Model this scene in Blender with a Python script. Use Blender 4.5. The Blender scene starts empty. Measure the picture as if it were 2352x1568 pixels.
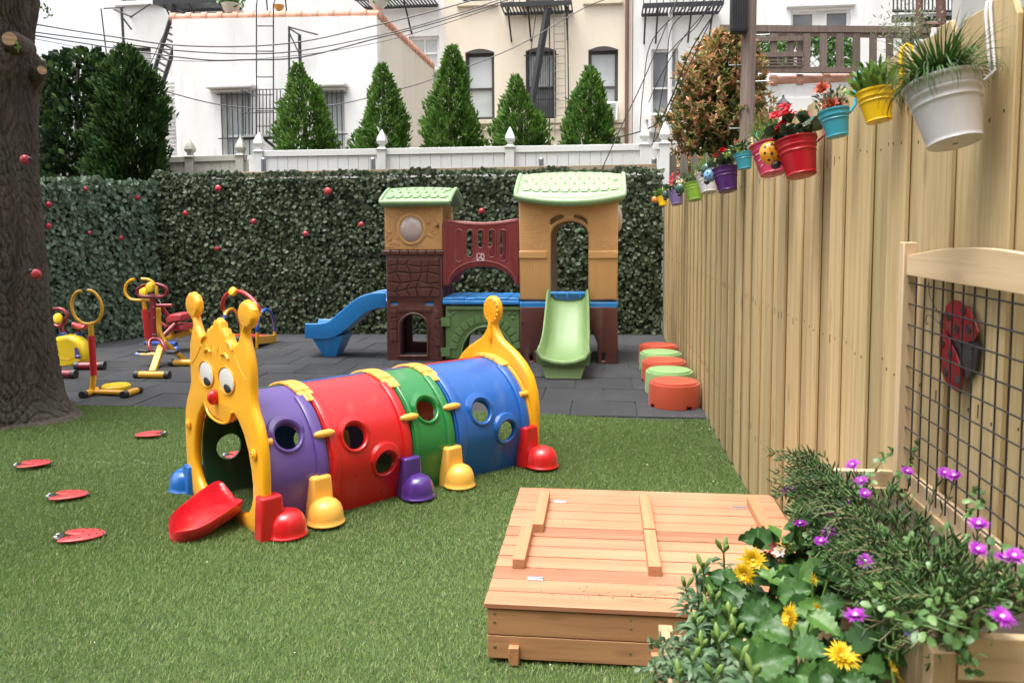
import bpy, bmesh, math, random
import numpy as np
from math import sin, cos, pi, radians, sqrt, atan2
from mathutils import Vector, Matrix
random.seed(7); rng = np.random.default_rng(7)
S = bpy.context.scene; COL = S.collection
# ---------------- camera ----------------
FP, CYP, HC, RO, TH, PSI = 1855., 660., 1.45, .006, .07787, .11232
_f = Vector((-sin(PSI)*cos(TH), cos(PSI)*cos(TH), -sin(TH))); _r = Vector((cos(PSI), sin(PSI), 0)); _u = _r.cross(_f)
CR = _r*cos(RO)-_u*sin(RO); CU = _u*cos(RO)+_r*sin(RO); CF = _f; CO = Vector((0, 0, HC))
cam = bpy.data.cameras.new('camera'); co = bpy.data.objects.new('camera', cam); COL.objects.link(co); S.camera = co
co.matrix_world = Matrix(((CR.x, CU.x, -CF.x, 0), (CR.y, CU.y, -CF.y, 0), (CR.z, CU.z, -CF.z, HC), (0, 0, 0, 1)))
cam.sensor_width = 36; cam.lens = 36*FP/2352; cam.shift_y = -(784-CYP)/2352; cam.clip_end = 500; cam.clip_start = .05
cam.dof.use_dof = True; cam.dof.focus_distance = 4.6; cam.dof.aperture_fstop = 7.0
# ---------------- world and sun (bright overcast) ----------------
W = bpy.data.worlds.new("World"); S.world = W; W.use_nodes = True
nt = W.node_tree; bg = nt.nodes['Background']; sky = nt.nodes.new('ShaderNodeTexSky'); sky.sky_type = 'NISHITA'; sky.sun_disc = False
SUN_EL, SUN_AZ = radians(74), radians(235)      # azimuth clockwise from +Y
sky.sun_elevation = SUN_EL; sky.sun_rotation = SUN_AZ; sky.dust_density = 8; sky.air_density = 1.0
hs = nt.nodes.new('ShaderNodeHueSaturation'); hs.inputs['Saturation'].default_value = .22
nt.links.new(sky.outputs[0], hs.inputs['Color']); nt.links.new(hs.outputs[0], bg.inputs[0]); bg.inputs[1].default_value = .15
sl = bpy.data.lights.new('sun', 'SUN'); so = bpy.data.objects.new('sun', sl); COL.objects.link(so)
sl.energy = .95; sl.angle = radians(28); sl.color = (1, .96, .9)
so.rotation_euler = Vector((-sin(SUN_AZ)*cos(SUN_EL), -cos(SUN_AZ)*cos(SUN_EL), -sin(SUN_EL))).to_track_quat('-Z', 'Y').to_euler()
S.view_settings.view_transform = 'Standard'; S.view_settings.look = 'None'; S.view_settings.exposure = 1.48; S.view_settings.gamma = 1
S.render.engine = 'CYCLES'; S.cycles.max_bounces = 8; S.cycles.transparent_max_bounces = 12
try: S.cycles.use_denoising = True
except Exception: pass

# ---------------- pixel rays -> points at a real distance ----------------
def ray(x, y): return CF+CR*((x-1176)/FP)-CU*((y-CYP)/FP)
def PG(x, y, z=0): d = ray(x, y); return CO+d*((z-HC)/d.z)
def PY(x, y, Y): d = ray(x, y); return CO+d*(Y/d.y)
def PX(x, y, X): d = ray(x, y); return CO+d*(X/d.x)

# ---------------- object helpers ----------------
def tag(o, label=None, cat=None, group=None, kind=None):
    if label: o['label'] = label
    if cat: o['category'] = cat
    if group: o['group'] = group
    if kind: o['kind'] = kind
    return o
def empty(name, loc=(0, 0, 0), rz=0, label=None, cat=None, group=None):
    o = bpy.data.objects.new(name, None); COL.objects.link(o); o.location = loc; o.rotation_euler = (0, 0, rz); o.empty_display_size = .1
    return tag(o, label, cat, group)
def children(o): return [c for c in bpy.data.objects if c.parent == o]
def copy_tree(o, parent=None):
    c = o.copy(); COL.objects.link(c); c.parent = parent
    for ch in children(o): copy_tree(ch, c)
    return c
def link(name, me, m, parent=None, bevel=0, sm=True, ang=35, seg=2):
    o = bpy.data.objects.new(name, me); COL.objects.link(o)
    ms = m if isinstance(m, (list, tuple)) else [m]
    me.materials.clear()
    for q in ms: me.materials.append(q)
    if sm:
        me.shade_smooth(); me.set_sharp_from_angle(angle=radians(ang))
    if bevel:
        b = o.modifiers.new('bevel', 'BEVEL'); b.width = bevel; b.segments = seg; b.limit_method = 'ANGLE'; b.angle_limit = radians(40)
    if parent: o.parent = parent
    return o
def frame_of(t, up=(0, 0, 1)):
    t = Vector(t).normalized(); u = Vector(up)
    if abs(t.dot(u)) > .98: u = Vector((1, 0, 0))
    a = t.cross(u).normalized(); return a, a.cross(t).normalized()
def smooth_path(pts, n=6):
    P = [Vector(p) for p in pts]; out = []
    for i in range(len(P)-1):
        a = P[max(i-1, 0)]; b = P[i]; c = P[i+1]; d = P[min(i+2, len(P)-1)]
        for k in range(n):
            t = k/n; out.append(.5*((2*b)+(c-a)*t+(2*a-5*b+4*c-d)*t*t+(3*b-a-3*c+d)*t**3))
    out.append(P[-1]); return out
class MB:
    def __init__(s): s.v = []; s.f = []; s.m = []
    def add(s, vs, fs, mi=0, M=None):
        b = len(s.v)
        if M is not None: vs = [M @ Vector(q) for q in vs]
        s.v += [tuple(q) for q in vs]; s.f += [tuple(b+i for i in f) for f in fs]; s.m += [mi]*len(fs); return s
    def box(s, c, d, mi=0, M=None, R=None):
        x, y, z = d[0]/2, d[1]/2, d[2]/2; c = Vector(c)
        vs = [Vector(q) for q in ((-x,-y,-z),(x,-y,-z),(x,y,-z),(-x,y,-z),(-x,-y,z),(x,-y,z),(x,y,z),(-x,y,z))]
        if R is not None: vs = [R @ q for q in vs]
        return s.add([q+c for q in vs], [(0,3,2,1),(4,5,6,7),(0,1,5,4),(1,2,6,5),(2,3,7,6),(3,0,4,7)], mi, M)
    def bar(s, a, b, w, h, mi=0, up=(0, 0, 1)):
        a = Vector(a); b = Vector(b); p, q = frame_of(b-a, up); p = p*w/2; q = q*h/2
        vs = [a-p-q, a+p-q, a+p+q, a-p+q, b-p-q, b+p-q, b+p+q, b-p+q]
        return s.add(vs, [(0,1,2,3),(7,6,5,4),(0,4,5,1),(1,5,6,2),(2,6,7,3),(3,7,4,0)], mi)
    def tube(s, pts, r, n=10, mi=0, caps=True, M=None, up=(0, 0, 1)):
        P = [Vector(p) for p in pts]; k = len(P); rs = r if isinstance(r, (list, tuple)) else [r]*k
        vs = []; fs = []; a = None
        for i in range(k):
            t = (P[min(i+1, k-1)]-P[max(i-1, 0)]).normalized()
            if a is None: a, b = frame_of(t, up)
            else:
                a = (a-t*a.dot(t)).normalized(); b = a.cross(t).normalized()
            for j in range(n):
                an = 2*pi*j/n; vs.append(P[i]+(a*cos(an)+b*sin(an))*rs[i])
        for i in range(k-1):
            for j in range(n):
                j2 = (j+1) % n; fs.append((i*n+j, i*n+j2, (i+1)*n+j2, (i+1)*n+j))
        if caps: fs.append(tuple(range(n))[::-1]); fs.append(tuple((k-1)*n+j for j in range(n)))
        return s.add(vs, fs, mi, M)
    def lathe(s, prof, n=24, mi=0, M=None, c=(0, 0, 0)):
        vs = []; fs = []; c = Vector(c); k = len(prof)
        for r, z in prof:
            for j in range(n): a = 2*pi*j/n; vs.append(c+Vector((r*cos(a), r*sin(a), z)))
        for i in range(k-1):
            for j in range(n):
                j2 = (j+1) % n; fs.append((i*n+j, i*n+j2, (i+1)*n+j2, (i+1)*n+j))
        if prof[0][0] > 1e-5: fs.append(tuple(range(n))[::-1])
        if prof[-1][0] > 1e-5: fs.append(tuple((k-1)*n+j for j in range(n)))
        return s.add(vs, fs, mi, M)
    def ball(s, c, r, n=16, mi=0, M=None, R=None, z0=-1.):
        rr = r if isinstance(r, (list, tuple)) else (r, r, r); c = Vector(c); m = n//2; vs = []; fs = []
        t0 = math.asin(max(-1, z0))
        for i in range(m+1):
            t = t0+(pi/2-t0)*i/m
            for j in range(n):
                a = 2*pi*j/n; q = Vector((cos(t)*cos(a)*rr[0], cos(t)*sin(a)*rr[1], sin(t)*rr[2]))
                if R is not None: q = R @ q
                vs.append(c+q)
        for i in range(m):
            for j in range(n): fs.append((i*n+j, i*n+(j+1) % n, (i+1)*n+(j+1) % n, (i+1)*n+j))
        if z0 > -.99: fs.append(tuple(range(n))[::-1])
        return s.add(vs, fs, mi, M)
    def loft(s, rings, closed=True, caps=True, mi=0, M=None):
        n = len(rings[0]); vs = [q for r in rings for q in r]; fs = []; k = len(rings)
        for i in range(k-1):
            for j in range(n if closed else n-1):
                j2 = (j+1) % n; fs.append((i*n+j, i*n+j2, (i+1)*n+j2, (i+1)*n+j))
        if caps and closed: fs.append(tuple(range(n))[::-1]); fs.append(tuple((k-1)*n+j for j in range(n)))
        return s.add(vs, fs, mi, M)
    def build(s, name, m, parent=None, bevel=0, sm=True, ang=35, seg=2, fix=True):
        me = bpy.data.meshes.new(name); me.from_pydata(s.v, [], s.f)
        if any(s.m): me.polygons.foreach_set('material_index', s.m)
        if fix:
            bm = bmesh.new(); bm.from_mesh(me)
            bmesh.ops.remove_doubles(bm, verts=bm.verts, dist=1e-6); bmesh.ops.recalc_face_normals(bm, faces=bm.faces); bm.to_mesh(me); bm.free()
        me.update(); return link(name, me, m, parent, bevel, sm, ang, seg)
def npmesh(name, V, Fq, m, parent=None, mi=None, sm=False):
    """fast mesh: V (n,3) float, Fq (k,c) int (all faces with c corners)"""
    me = bpy.data.meshes.new(name); V = np.ascontiguousarray(V, dtype=np.float32); Fq = np.ascontiguousarray(Fq, dtype=np.int32); k, c = Fq.shape
    me.vertices.add(len(V)); me.vertices.foreach_set('co', V.ravel()); me.loops.add(k*c); me.loops.foreach_set('vertex_index', Fq.ravel())
    me.polygons.add(k); me.polygons.foreach_set('loop_start', np.arange(0, k*c, c, dtype=np.int32))
    if mi is not None: me.polygons.foreach_set('material_index', mi)
    me.update(calc_edges=True); me.validate()
    o = bpy.data.objects.new(name, me); COL.objects.link(o)
    for q in (m if isinstance(m, (list, tuple)) else [m]): me.materials.append(q)
    if sm: me.shade_smooth()
    if parent: o.parent = parent
    return o
def curve_mesh(outer, holes, thick, bev=0, M=None, res=2):
    cu = bpy.data.curves.new('c', 'CURVE'); cu.dimensions = '2D'; cu.fill_mode = 'BOTH'; cu.extrude = max(thick/2-bev, 0); cu.bevel_depth = bev; cu.bevel_resolution = res; cu.offset = -bev
    for pl in [outer]+list(holes):
        sp = cu.splines.new('POLY'); sp.points.add(len(pl)-1); sp.use_cyclic_u = True
        for i, p in enumerate(pl): sp.points[i].co = (p[0], p[1], 0, 1)
    o = bpy.data.objects.new('c', cu); COL.objects.link(o); bpy.context.view_layer.update()
    me = bpy.data.meshes.new_from_object(o.evaluated_get(bpy.context.evaluated_depsgraph_get())); bpy.data.objects.remove(o); bpy.data.curves.remove(cu)
    if M is not None: me.transform(M)
    return me
def plate(name, outer, holes, thick, m, parent=None, bev=0, M=None, ang=40):
    """flat plate with real thickness: outline in local x,y, thickness along local z, placed by M"""
    me = curve_mesh(outer, holes, thick, bev, M)
    bm = bmesh.new(); bm.from_mesh(me); bmesh.ops.remove_doubles(bm, verts=bm.verts, dist=1e-5); bm.to_mesh(me); bm.free()
    me.name = name; return link(name, me, m, parent, 0, True, ang)
def text(name, s, size, m, parent, M, ext=.001):
    cu = bpy.data.curves.new('t', 'FONT'); cu.body = s; cu.size = size; cu.extrude = ext; cu.align_x = 'CENTER'; cu.align_y = 'CENTER'
    o = bpy.data.objects.new('t', cu); COL.objects.link(o); bpy.context.view_layer.update()
    me = bpy.data.meshes.new_from_object(o.evaluated_get(bpy.context.evaluated_depsgraph_get())); bpy.data.objects.remove(o)
    me.transform(M); return link(name, me, m, parent, 0, False)
def XZ(x=0, y=0, z=0):   # local plate (x,y) -> world (x,z), thickness along y
    return Matrix.Translation((x, y, z)) @ Matrix.Rotation(pi/2, 4, 'X')
def circ(cx, cy, r, n=24, ry=None, a0=0, a1=2*pi):
    e = 0 if a1-a0 > 6.28 else 1
    return [(cx+r*cos(a0+(a1-a0)*i/(n-e)), cy+(ry or r)*sin(a0+(a1-a0)*i/(n-e))) for i in range(n)]
def rrect(x0, y0, x1, y1, r, n=4):
    o = []
    for cx, cy, a in ((x1-r, y1-r, 0), (x0+r, y1-r, pi/2), (x0+r, y0+r, pi), (x1-r, y0+r, 1.5*pi)):
        o += [(cx+r*cos(a+pi/2*i/n), cy+r*sin(a+pi/2*i/n)) for i in range(n+1)]
    return o
def archp(x0, x1, y0, ys, n=14, ry=None):   # arch opening: straight sides to ys, then half ellipse
    r = (x1-x0)/2; return [(x0, y0)]+[((x0+x1)/2-r*cos(pi*i/n), ys+(ry or r)*sin(pi*i/n)) for i in range(n+1)]+[(x1, y0)]

# ---------------- materials ----------------
class N:
    def __init__(s, name):
        s.m = bpy.data.materials.new(name); s.m.use_nodes = True; s.t = s.m.node_tree; s.b = s.t.nodes['Principled BSDF']; s.o = s.t.nodes['Material Output']; s._c = None
    def n(s, ty, **k):
        q = s.t.nodes.new('ShaderNode'+ty)
        for a, b in k.items():
            if a in ('inp',):
                for i, v in b.items(): q.inputs[i].default_value = v
            else: setattr(q, a, b)
        return q
    def l(s, a, b): s.t.links.new(a, b); return s
    @property
    def obj(s):
        if s._c is None: s._c = s.n('TexCoord')
        return s._c.outputs['Object']
    def map(s, sc=(1, 1, 1), src=None, off=None, rot=(0, 0, 0)):
        q = s.n('Mapping'); q.inputs['Scale'].default_value = sc; q.inputs['Rotation'].default_value = rot; s.l(src or s.obj, q.inputs[0])
        if off is not None: s.l(off, q.inputs['Location'])
        return q.outputs[0]
    def noise(s, scale, det=3, vec=None, rough=.5, dist=0):
        q = s.n('TexNoise', inp={'Scale': scale, 'Detail': det, 'Roughness': rough, 'Distortion': dist}); s.l(vec or s.obj, q.inputs['Vector']); return q.outputs['Fac']
    def vor(s, scale, feat='F1', vec=None, out='Distance', rnd=1):
        q = s.n('TexVoronoi', feature=feat, inp={'Scale': scale, 'Randomness': rnd}); s.l(vec or s.obj, q.inputs['Vector']); return q.outputs[out]
    def ramp(s, fac, stops, interp='LINEAR'):
        q = s.n('ValToRGB'); s.l(fac, q.inputs[0]); e = q.color_ramp.elements; q.color_ramp.interpolation = interp
        while len(e) > 1: e.remove(e[-1])
        for i, (p, c) in enumerate(stops):
            if isinstance(c, (int, float)): c = (c, c, c)
            x = e[0] if i == 0 else e.new(p)
            x.position = p; x.color = (*c[:3], 1)
        return q.outputs[0]
    def mix(s, f, a, b, mode='MIX'):
        q = s.n('MixRGB', blend_type=mode)
        for i, v in ((0, f), (1, a), (2, b)):
            if isinstance(v, (int, float)): q.inputs[i].default_value = v if i == 0 else (v, v, v, 1)
            elif isinstance(v, (tuple, list)): q.inputs[i].default_value = (*v[:3], 1)
            else: s.l(v, q.inputs[i])
        return q.outputs[0]
    def math(s, op, a, b=0):
        q = s.n('Math', operation=op)
        for i, v in ((0, a), (1, b)):
            if isinstance(v, (int, float)): q.inputs[i].default_value = v
            else: s.l(v, q.inputs[i])
        return q.outputs[0]
    def isl(s): return s.n('NewGeometry').outputs['Random Per Island']
    def bump(s, h, st=.3, d=.01):
        q = s.n('Bump', inp={'Strength': st, 'Distance': d}); s.l(h, q.inputs['Height'])
        if s.b.inputs['Normal'].is_linked: s.l(s.b.inputs['Normal'].links[0].from_socket, q.inputs['Normal'])
        s.l(q.outputs[0], s.b.inputs['Normal']); return s
    def fin(s, col=None, rough=None, **k):
        for nm, v in (('Base Color', col), ('Roughness', rough))+tuple(k.items()):
            if v is None: continue
            if isinstance(v, (int, float)): s.b.inputs[nm].default_value = v
            elif isinstance(v, (tuple, list)): s.b.inputs[nm].default_value = (*v[:3], 1)
            else: s.l(v, s.b.inputs[nm])
        return s.m
_mc = {}
def lin(c): return tuple(((v/255)/12.92 if v/255 <= .04045 else ((v/255+.055)/1.055)**2.4) for v in c)
def plastic(name, c, rough=.32, dirt=.12):
    if name in _mc: return _mc[name]
    q = N(name); n1 = q.noise(3.5, 4); n2 = q.noise(60, 3)
    col = q.mix(q.math('MULTIPLY', q.ramp(n1, [(.45, 0), (.75, 1)]), dirt), c, tuple(v*.55+.03 for v in c))
    n3 = q.noise(9, 6, q.map((1, 1, .25)))
    col = q.mix(q.math('MULTIPLY', q.ramp(n3, [(.58, 0), (.72, 1)]), dirt*.8), col, (.5, .47, .42))
    r = q.math('ADD', q.math('MULTIPLY', q.noise(14, 4), .16), rough-.08)
    q.bump(n2, .06, .002); q.bump(q.noise(8, 2), .15, .004)
    _mc[name] = q.fin(col, r, **{'Specular IOR Level': .8, 'Sheen Weight': .1 if max(c) > .05 else 0., 'Sheen Roughness': .4}); return _mc[name]
def paint(name, c, rough=.4, c2=None, metal=0, sc=30, bs=.1):
    if name in _mc: return _mc[name]
    q = N(name); col = q.mix(q.ramp(q.noise(sc/8, 5), [(.4, 0), (.7, 1)]), c, c2 or tuple(v*.8 for v in c)); q.bump(q.noise(sc, 4), bs, .003)
    _mc[name] = q.fin(col, q.math('ADD', q.math('MULTIPLY', q.noise(sc/2, 3), .2), rough-.1), Metallic=metal); return _mc[name]
def wood(name, c, c2, axis=2, gr=30, rough=.6, knots=.5, var=.35, dark=None, knc=None):
    """grain runs along object axis; every board (mesh island) gets its own tone and grain offset"""
    if name in _mc: return _mc[name]
    q = N(name); isl = q.isl(); off = q.n('CombineXYZ'); o2 = q.math('MULTIPLY', isl, 37.); 
    for i in range(3): q.l(o2, off.inputs[i])
    sc = [1., 1., 1.]; sc[axis] = .045; v = q.map(tuple(sc), None, off.outputs[0])
    g = q.noise(gr, 5, v, .6, .6); g2 = q.noise(gr*4, 3, v, .6)
    sc2 = [1., 1., 1.]; sc2[axis] = .3; kv = q.map(tuple(sc2), None, off.outputs[0]); kd = q.vor(6, 'F1', kv)
    col = q.mix(q.ramp(g, [(.32, 0), (.68, 1)]), c, c2); col = q.mix(q.math('MULTIPLY', q.ramp(g2, [(.5, 0), (.7, 1)]), .35), col, tuple(k*.6 for k in c2))
    tone = q.ramp(isl, [(0, 1-var), (.5, 1), (1, 1+var*.3)]); col = q.mix(1., col, tone, 'MULTIPLY')
    if knots: col = q.mix(q.math('MULTIPLY', q.ramp(kd, [(.035, 1), (.075, .45), (.12, 0)]), knots), col, knc or tuple(k*.28 for k in c2))
    if dark: col = q.mix(q.math('MULTIPLY', q.ramp(q.noise(2.2, 4, q.map((1, 1, .4))), [(.5, 0), (.75, 1)]), .5), col, dark)
    q.bump(g, .25, .004); q.bump(g2, .12, .002)
    _mc[name] = q.fin(col, q.math('ADD', q.math('MULTIPLY', g, .2), rough-.1)); return _mc[name]
def leafm(name, cols, rough=.5, trans=.25, gloss=.4, spots=None):
    if name in _mc: return _mc[name]
    q = N(name); isl = q.isl(); k = len(cols); col = q.ramp(isl, [(i/(k-1) if k > 1 else 0, c) for i, c in enumerate(cols)])
    col = q.mix(q.math('MULTIPLY', q.noise(9, 3), .5), col, tuple(v*.45 for v in cols[0]))
    if spots: col = q.mix(q.ramp(q.noise(spots[0], 2), [(.52, 0), (.62, spots[2])]), col, spots[1])
    m = q.fin(col, rough, **{'Specular IOR Level': gloss})
    if trans:
        tr = q.n('BsdfTranslucent'); q.l(col, tr.inputs[0]); mx = q.n('MixShader', inp={0: trans}); q.l(q.b.outputs[0], mx.inputs[1]); q.l(tr.outputs[0], mx.inputs[2]); q.l(mx.outputs[0], q.o.inputs[0])
    _mc[name] = m; return m

# leaf cloud: centres (n,3), outward dirs (n,3), sizes -> leaf meshes (each leaf: kite of 2 folded quads)
def leaves(C, D, L, Wd, fold=.25, up_mix=0, droop=0, jit=.5, curl=0.):
    C = np.asarray(C, float); n = len(C); D = np.asarray(D, float)+rng.normal(0, jit, (n, 3)); D /= np.linalg.norm(D, axis=1)[:, None]+1e-9
    D[:, 2] -= droop; D /= np.linalg.norm(D, axis=1)[:, None]+1e-9
    A = np.cross(D, rng.normal(0, 1, (n, 3))); A /= np.linalg.norm(A, axis=1)[:, None]+1e-9; Nn = np.cross(A, D)
    L = np.broadcast_to(L, n)[:, None]*rng.uniform(.75, 1.25, (n, 1)); Wd = np.broadcast_to(Wd, n)[:, None]*rng.uniform(.8, 1.2, (n, 1))
    b = C; t = C+D*L-Nn*L*curl; m = C+D*L*.45; l1 = m+A*Wd*.5+Nn*Wd*fold; r1 = m-A*Wd*.5+Nn*Wd*fold
    m2 = C+D*L*.78-Nn*L*curl*.5; l2 = m2+A*Wd*.3+Nn*Wd*fold*.6; r2 = m2-A*Wd*.3+Nn*Wd*fold*.6
    V = np.stack([b, m, m2, t, l1, l2, r1, r2], 1).reshape(-1, 3)
    f = np.array([[0, 4, 1, 1], [1, 4, 5, 2], [2, 5, 3, 3], [0, 1, 6, 6], [1, 2, 7, 6], [2, 3, 7, 7]])
    q = np.array([[1, 4, 5, 2], [1, 2, 7, 6]]); t3 = np.array([[0, 4, 1], [2, 5, 3], [0, 1, 6], [2, 3, 7]])
    # use triangles everywhere so that one array holds all faces
    T = np.array([[0, 4, 1], [1, 4, 5], [1, 5, 2], [2, 5, 3], [0, 1, 6], [1, 7, 6], [1, 2, 7], [2, 3, 7]])
    return V, (T[None]+8*np.arange(n)[:, None, None]).reshape(-1, 3)
def merge(parts):
    Vs = []; Fs = []; b = 0
    for V, F_ in parts: Vs.append(V); Fs.append(F_+b); b += len(V)
    return np.concatenate(Vs), np.concatenate(Fs)
def leafcore(C, D, Nn, L, Wd, fold=.12, curl=.1, round_=False):
    """n leaves: base C, axis D, normal Nn"""
    C = np.asarray(C, float); n = len(C); D = D/(np.linalg.norm(D, axis=1)[:, None]+1e-9); A = np.cross(D, Nn); A /= np.linalg.norm(A, axis=1)[:, None]+1e-9; Nn = np.cross(A, D)
    L = np.broadcast_to(L, n)[:, None]*rng.uniform(.75, 1.25, (n, 1)); Wd = np.broadcast_to(Wd, n)[:, None]*rng.uniform(.8, 1.2, (n, 1))
    a, b = (.35, .8) if round_ else (.45, .78); wa, wb = (.5, .42) if round_ else (.5, .3)
    m = C+D*L*a; m2 = C+D*L*b-Nn*L*curl*.4; t = C+D*L-Nn*L*curl
    V = np.stack([C, m, m2, t, m+A*Wd*wa+Nn*Wd*fold, m2+A*Wd*wb+Nn*Wd*fold*.6, m-A*Wd*wa+Nn*Wd*fold, m2-A*Wd*wb+Nn*Wd*fold*.6], 1).reshape(-1, 3)
    T = np.array([[0, 4, 1], [1, 4, 5], [1, 5, 2], [2, 5, 3], [0, 1, 6], [1, 7, 6], [1, 2, 7], [2, 3, 7]])
    return V, (T[None]+8*np.arange(n)[:, None, None]).reshape(-1, 3)
# ---------------- ground ----------------
m_soil = paint('soil', (.10, .075, .05), .9, (.05, .04, .03), sc=20, bs=.6)
g = MB(); g.add([(-60, -20, -.03), (60, -20, -.03), (60, 120, -.03), (-60, 120, -.03)], [(0, 1, 2, 3)]); tag(g.build('ground', m_soil), kind='structure')
q = N('turf_base'); c = q.mix(q.noise(2.2, 5), (.05, .085, .02), (.085, .125, .035)); c = q.mix(q.ramp(q.noise(150, 2), [(.4, 0), (.6, 1)]), c, (.03, .05, .015)); q.bump(q.noise(240, 2), .8, .01); m_turfb = q.fin(c, .9)
def gz(x, y): return .012*np.sin(x*1.7+.6*y)*np.sin(y*1.3+.4)+.006*np.sin(x*4.1+y*2.7)
XF = .782
nx, ny = 90, 70; gx = np.linspace(-8, XF, nx); gy = np.linspace(-2, 6.03, ny); GX, GY = np.meshgrid(gx, gy)
V = np.stack([GX, GY, gz(GX, GY)], -1).reshape(-1, 3); ii = np.arange((nx-1)*(ny-1)); r0 = ii//(nx-1)*nx+ii % (nx-1)
tag(npmesh('lawn', V, np.stack([r0, r0+1, r0+nx+1, r0+nx], 1), m_turfb, sm=True), kind='structure')
q = N('turf_blades'); isl = q.isl(); c = q.ramp(isl, [(0, (.095, .17, .038)), (.35, (.15, .25, .062)), (.7, (.22, .33, .10)), (.88, (.33, .41, .18)), (1, (.45, .47, .26))])
c = q.mix(q.math('MULTIPLY', q.ramp(q.noise(1.3, 4), [(.42, 0), (.62, 1)]), .42), c, (.22, .32, .10)); q.fin(c, .55, **{'Specular IOR Level': .35})
tr = q.n('BsdfTranslucent'); q.l(c, tr.inputs[0]); mx = q.n('MixShader', inp={0: .3}); q.l(q.b.outputs[0], mx.inputs[1]); q.l(tr.outputs[0], mx.inputs[2]); q.l(mx.outputs[0], q.o.inputs[0]); m_blade = q.m
NB = 900000
yy = 1.2+(6.045-1.2)*rng.random(NB*2)**.9; xx = rng.uniform(-7.6, XF-.01, NB*2)
u = (xx+.113*yy)/(yy+.3); keep = (np.abs(u+.08) < .88) & (rng.random(NB*2) < np.clip((3.3/(yy+.2))**1.2, .3, 1))
keep &= ~((xx > -.36) & (xx < .77) & (yy > 2.62) & (yy < 3.7)); xx = xx[keep][:NB]; yy = yy[keep][:NB]; n = len(xx)
h = rng.uniform(.009, .019, n)*(1+.12*np.sin(xx*2.3)*np.cos(yy*1.9)); w = rng.uniform(.0012, .0024, n)*(yy/2.8)**.75
fa = 1.2*np.sin(xx*.9+yy*.7)+.6*np.sin(yy*2.3-xx)+rng.normal(0, 1.3, n); ln = h*rng.uniform(.2, 1.1, n)
seam = np.exp(-((yy-(4.42-.05*xx))/.025)**2)*(xx < -1); h = h*(1-.5*seam)
an = rng.uniform(0, pi, n); ca, sa = np.cos(an)*w, np.sin(an)*w; z0 = gz(xx, yy)-.002
V = np.stack([np.stack([xx-ca, yy-sa, z0], 1), np.stack([xx+ca, yy+sa, z0], 1), np.stack([xx+np.cos(fa)*ln, yy+np.sin(fa)*ln, z0+h], 1)], 1).reshape(-1, 3)
tag(npmesh('artificial_grass', V, np.arange(3*n).reshape(-1, 3), m_blade), 'short green artificial grass blades covering the play lawn', 'grass', kind='stuff')
# fallen specks: blossom bits and leaf litter
pc = []; m_petal = paint('petal_litter', (.75, .72, .6), .6); m_litter = paint('brown_litter', (.16, .09, .04), .8)
for nm, m_, k_, sz, (xa, xb, ya, yb) in (('fallen_petals', m_petal, 90, .009, (-4, .74, 2, 10)), ('leaf_litter', m_litter, 50, .012, (-4, .7, 2.2, 6))):
    cx = rng.uniform(xa, xb, k_); cy = rng.uniform(ya, yb, k_); C = np.stack([cx, cy, np.where(cy < 6.05, .03, .006)], 1)
    if nm == 'fallen_petals': C[:35, 0] = XF-.02-np.abs(rng.normal(0, .12, 35)); C[:35, 1] = rng.uniform(3.8, 7, 35); C[:35, 2] = np.where(C[:35, 1] < 6.05, .03, .006)
    a = rng.uniform(0, 6.28, k_); V, F_ = leafcore(C, np.stack([np.cos(a), np.sin(a), 0*a], 1), np.tile([0, 0, 1.], (k_, 1))+rng.normal(0, .2, (k_, 3)), sz, sz*.6)
    tag(npmesh(nm, V, F_, m_), 'tiny pale blossom bits scattered on grass and mats' if 'petal' in nm else 'small brown leaf scraps scattered on the lawn', 'litter', kind='stuff')
# rubber tile floor
q = N('rubber'); n1 = q.noise(1.6, 5); c = q.mix(q.ramp(n1, [(.35, 0), (.7, 1)]), (.024, .026, .030), (.045, .047, .052)); c = q.mix(1., c, q.ramp(q.isl(), [(0, .78), (1, 1.2)]), 'MULTIPLY')
c = q.mix(q.math('MULTIPLY', q.ramp(q.noise(7, 6, None, .7), [(.6, 0), (.72, 1)]), .35), c, (.16, .155, .15)); c = q.mix(q.ramp(q.noise(300, 1), [(.66, 0), (.7, .5)]), c, (.14, .14, .14))
q.bump(q.noise(260, 2), .5, .004); m_rub = q.fin(c, .8)
tb = MB(); tb.box((-3, 8.4, -.02), (13, 4.8, .02), 0); T = .508
for i in range(-24, 2):
    for j in range(0, 10):
        y0 = 6.06+j*T; x1 = XF-.01-(-i)*T if i < 1 else None
        if i > 0: continue
        xc = XF-.012+i*T-T/2-(.5*T if j % 2 else 0)+.5*T*0
        if y0 > 10.6: continue
        d = T-.010; tb.box((xc, y0+T/2, -.005+random.uniform(-.0015, .0015)), (d, d, .012), 0, None, Matrix.Rotation(random.uniform(-.004, .004), 3, 'Z') @ Matrix.Rotation(random.uniform(-.003, .003), 3, 'X'))
for j in range(1, 10, 2): tb.box((XF-.012-T/4, 6.06+j*T+T/2, -.005), (T/2-.006, T-.006, .012))
tag(tb.build('rubber_tile_floor', m_rub), kind='structure')

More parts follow.
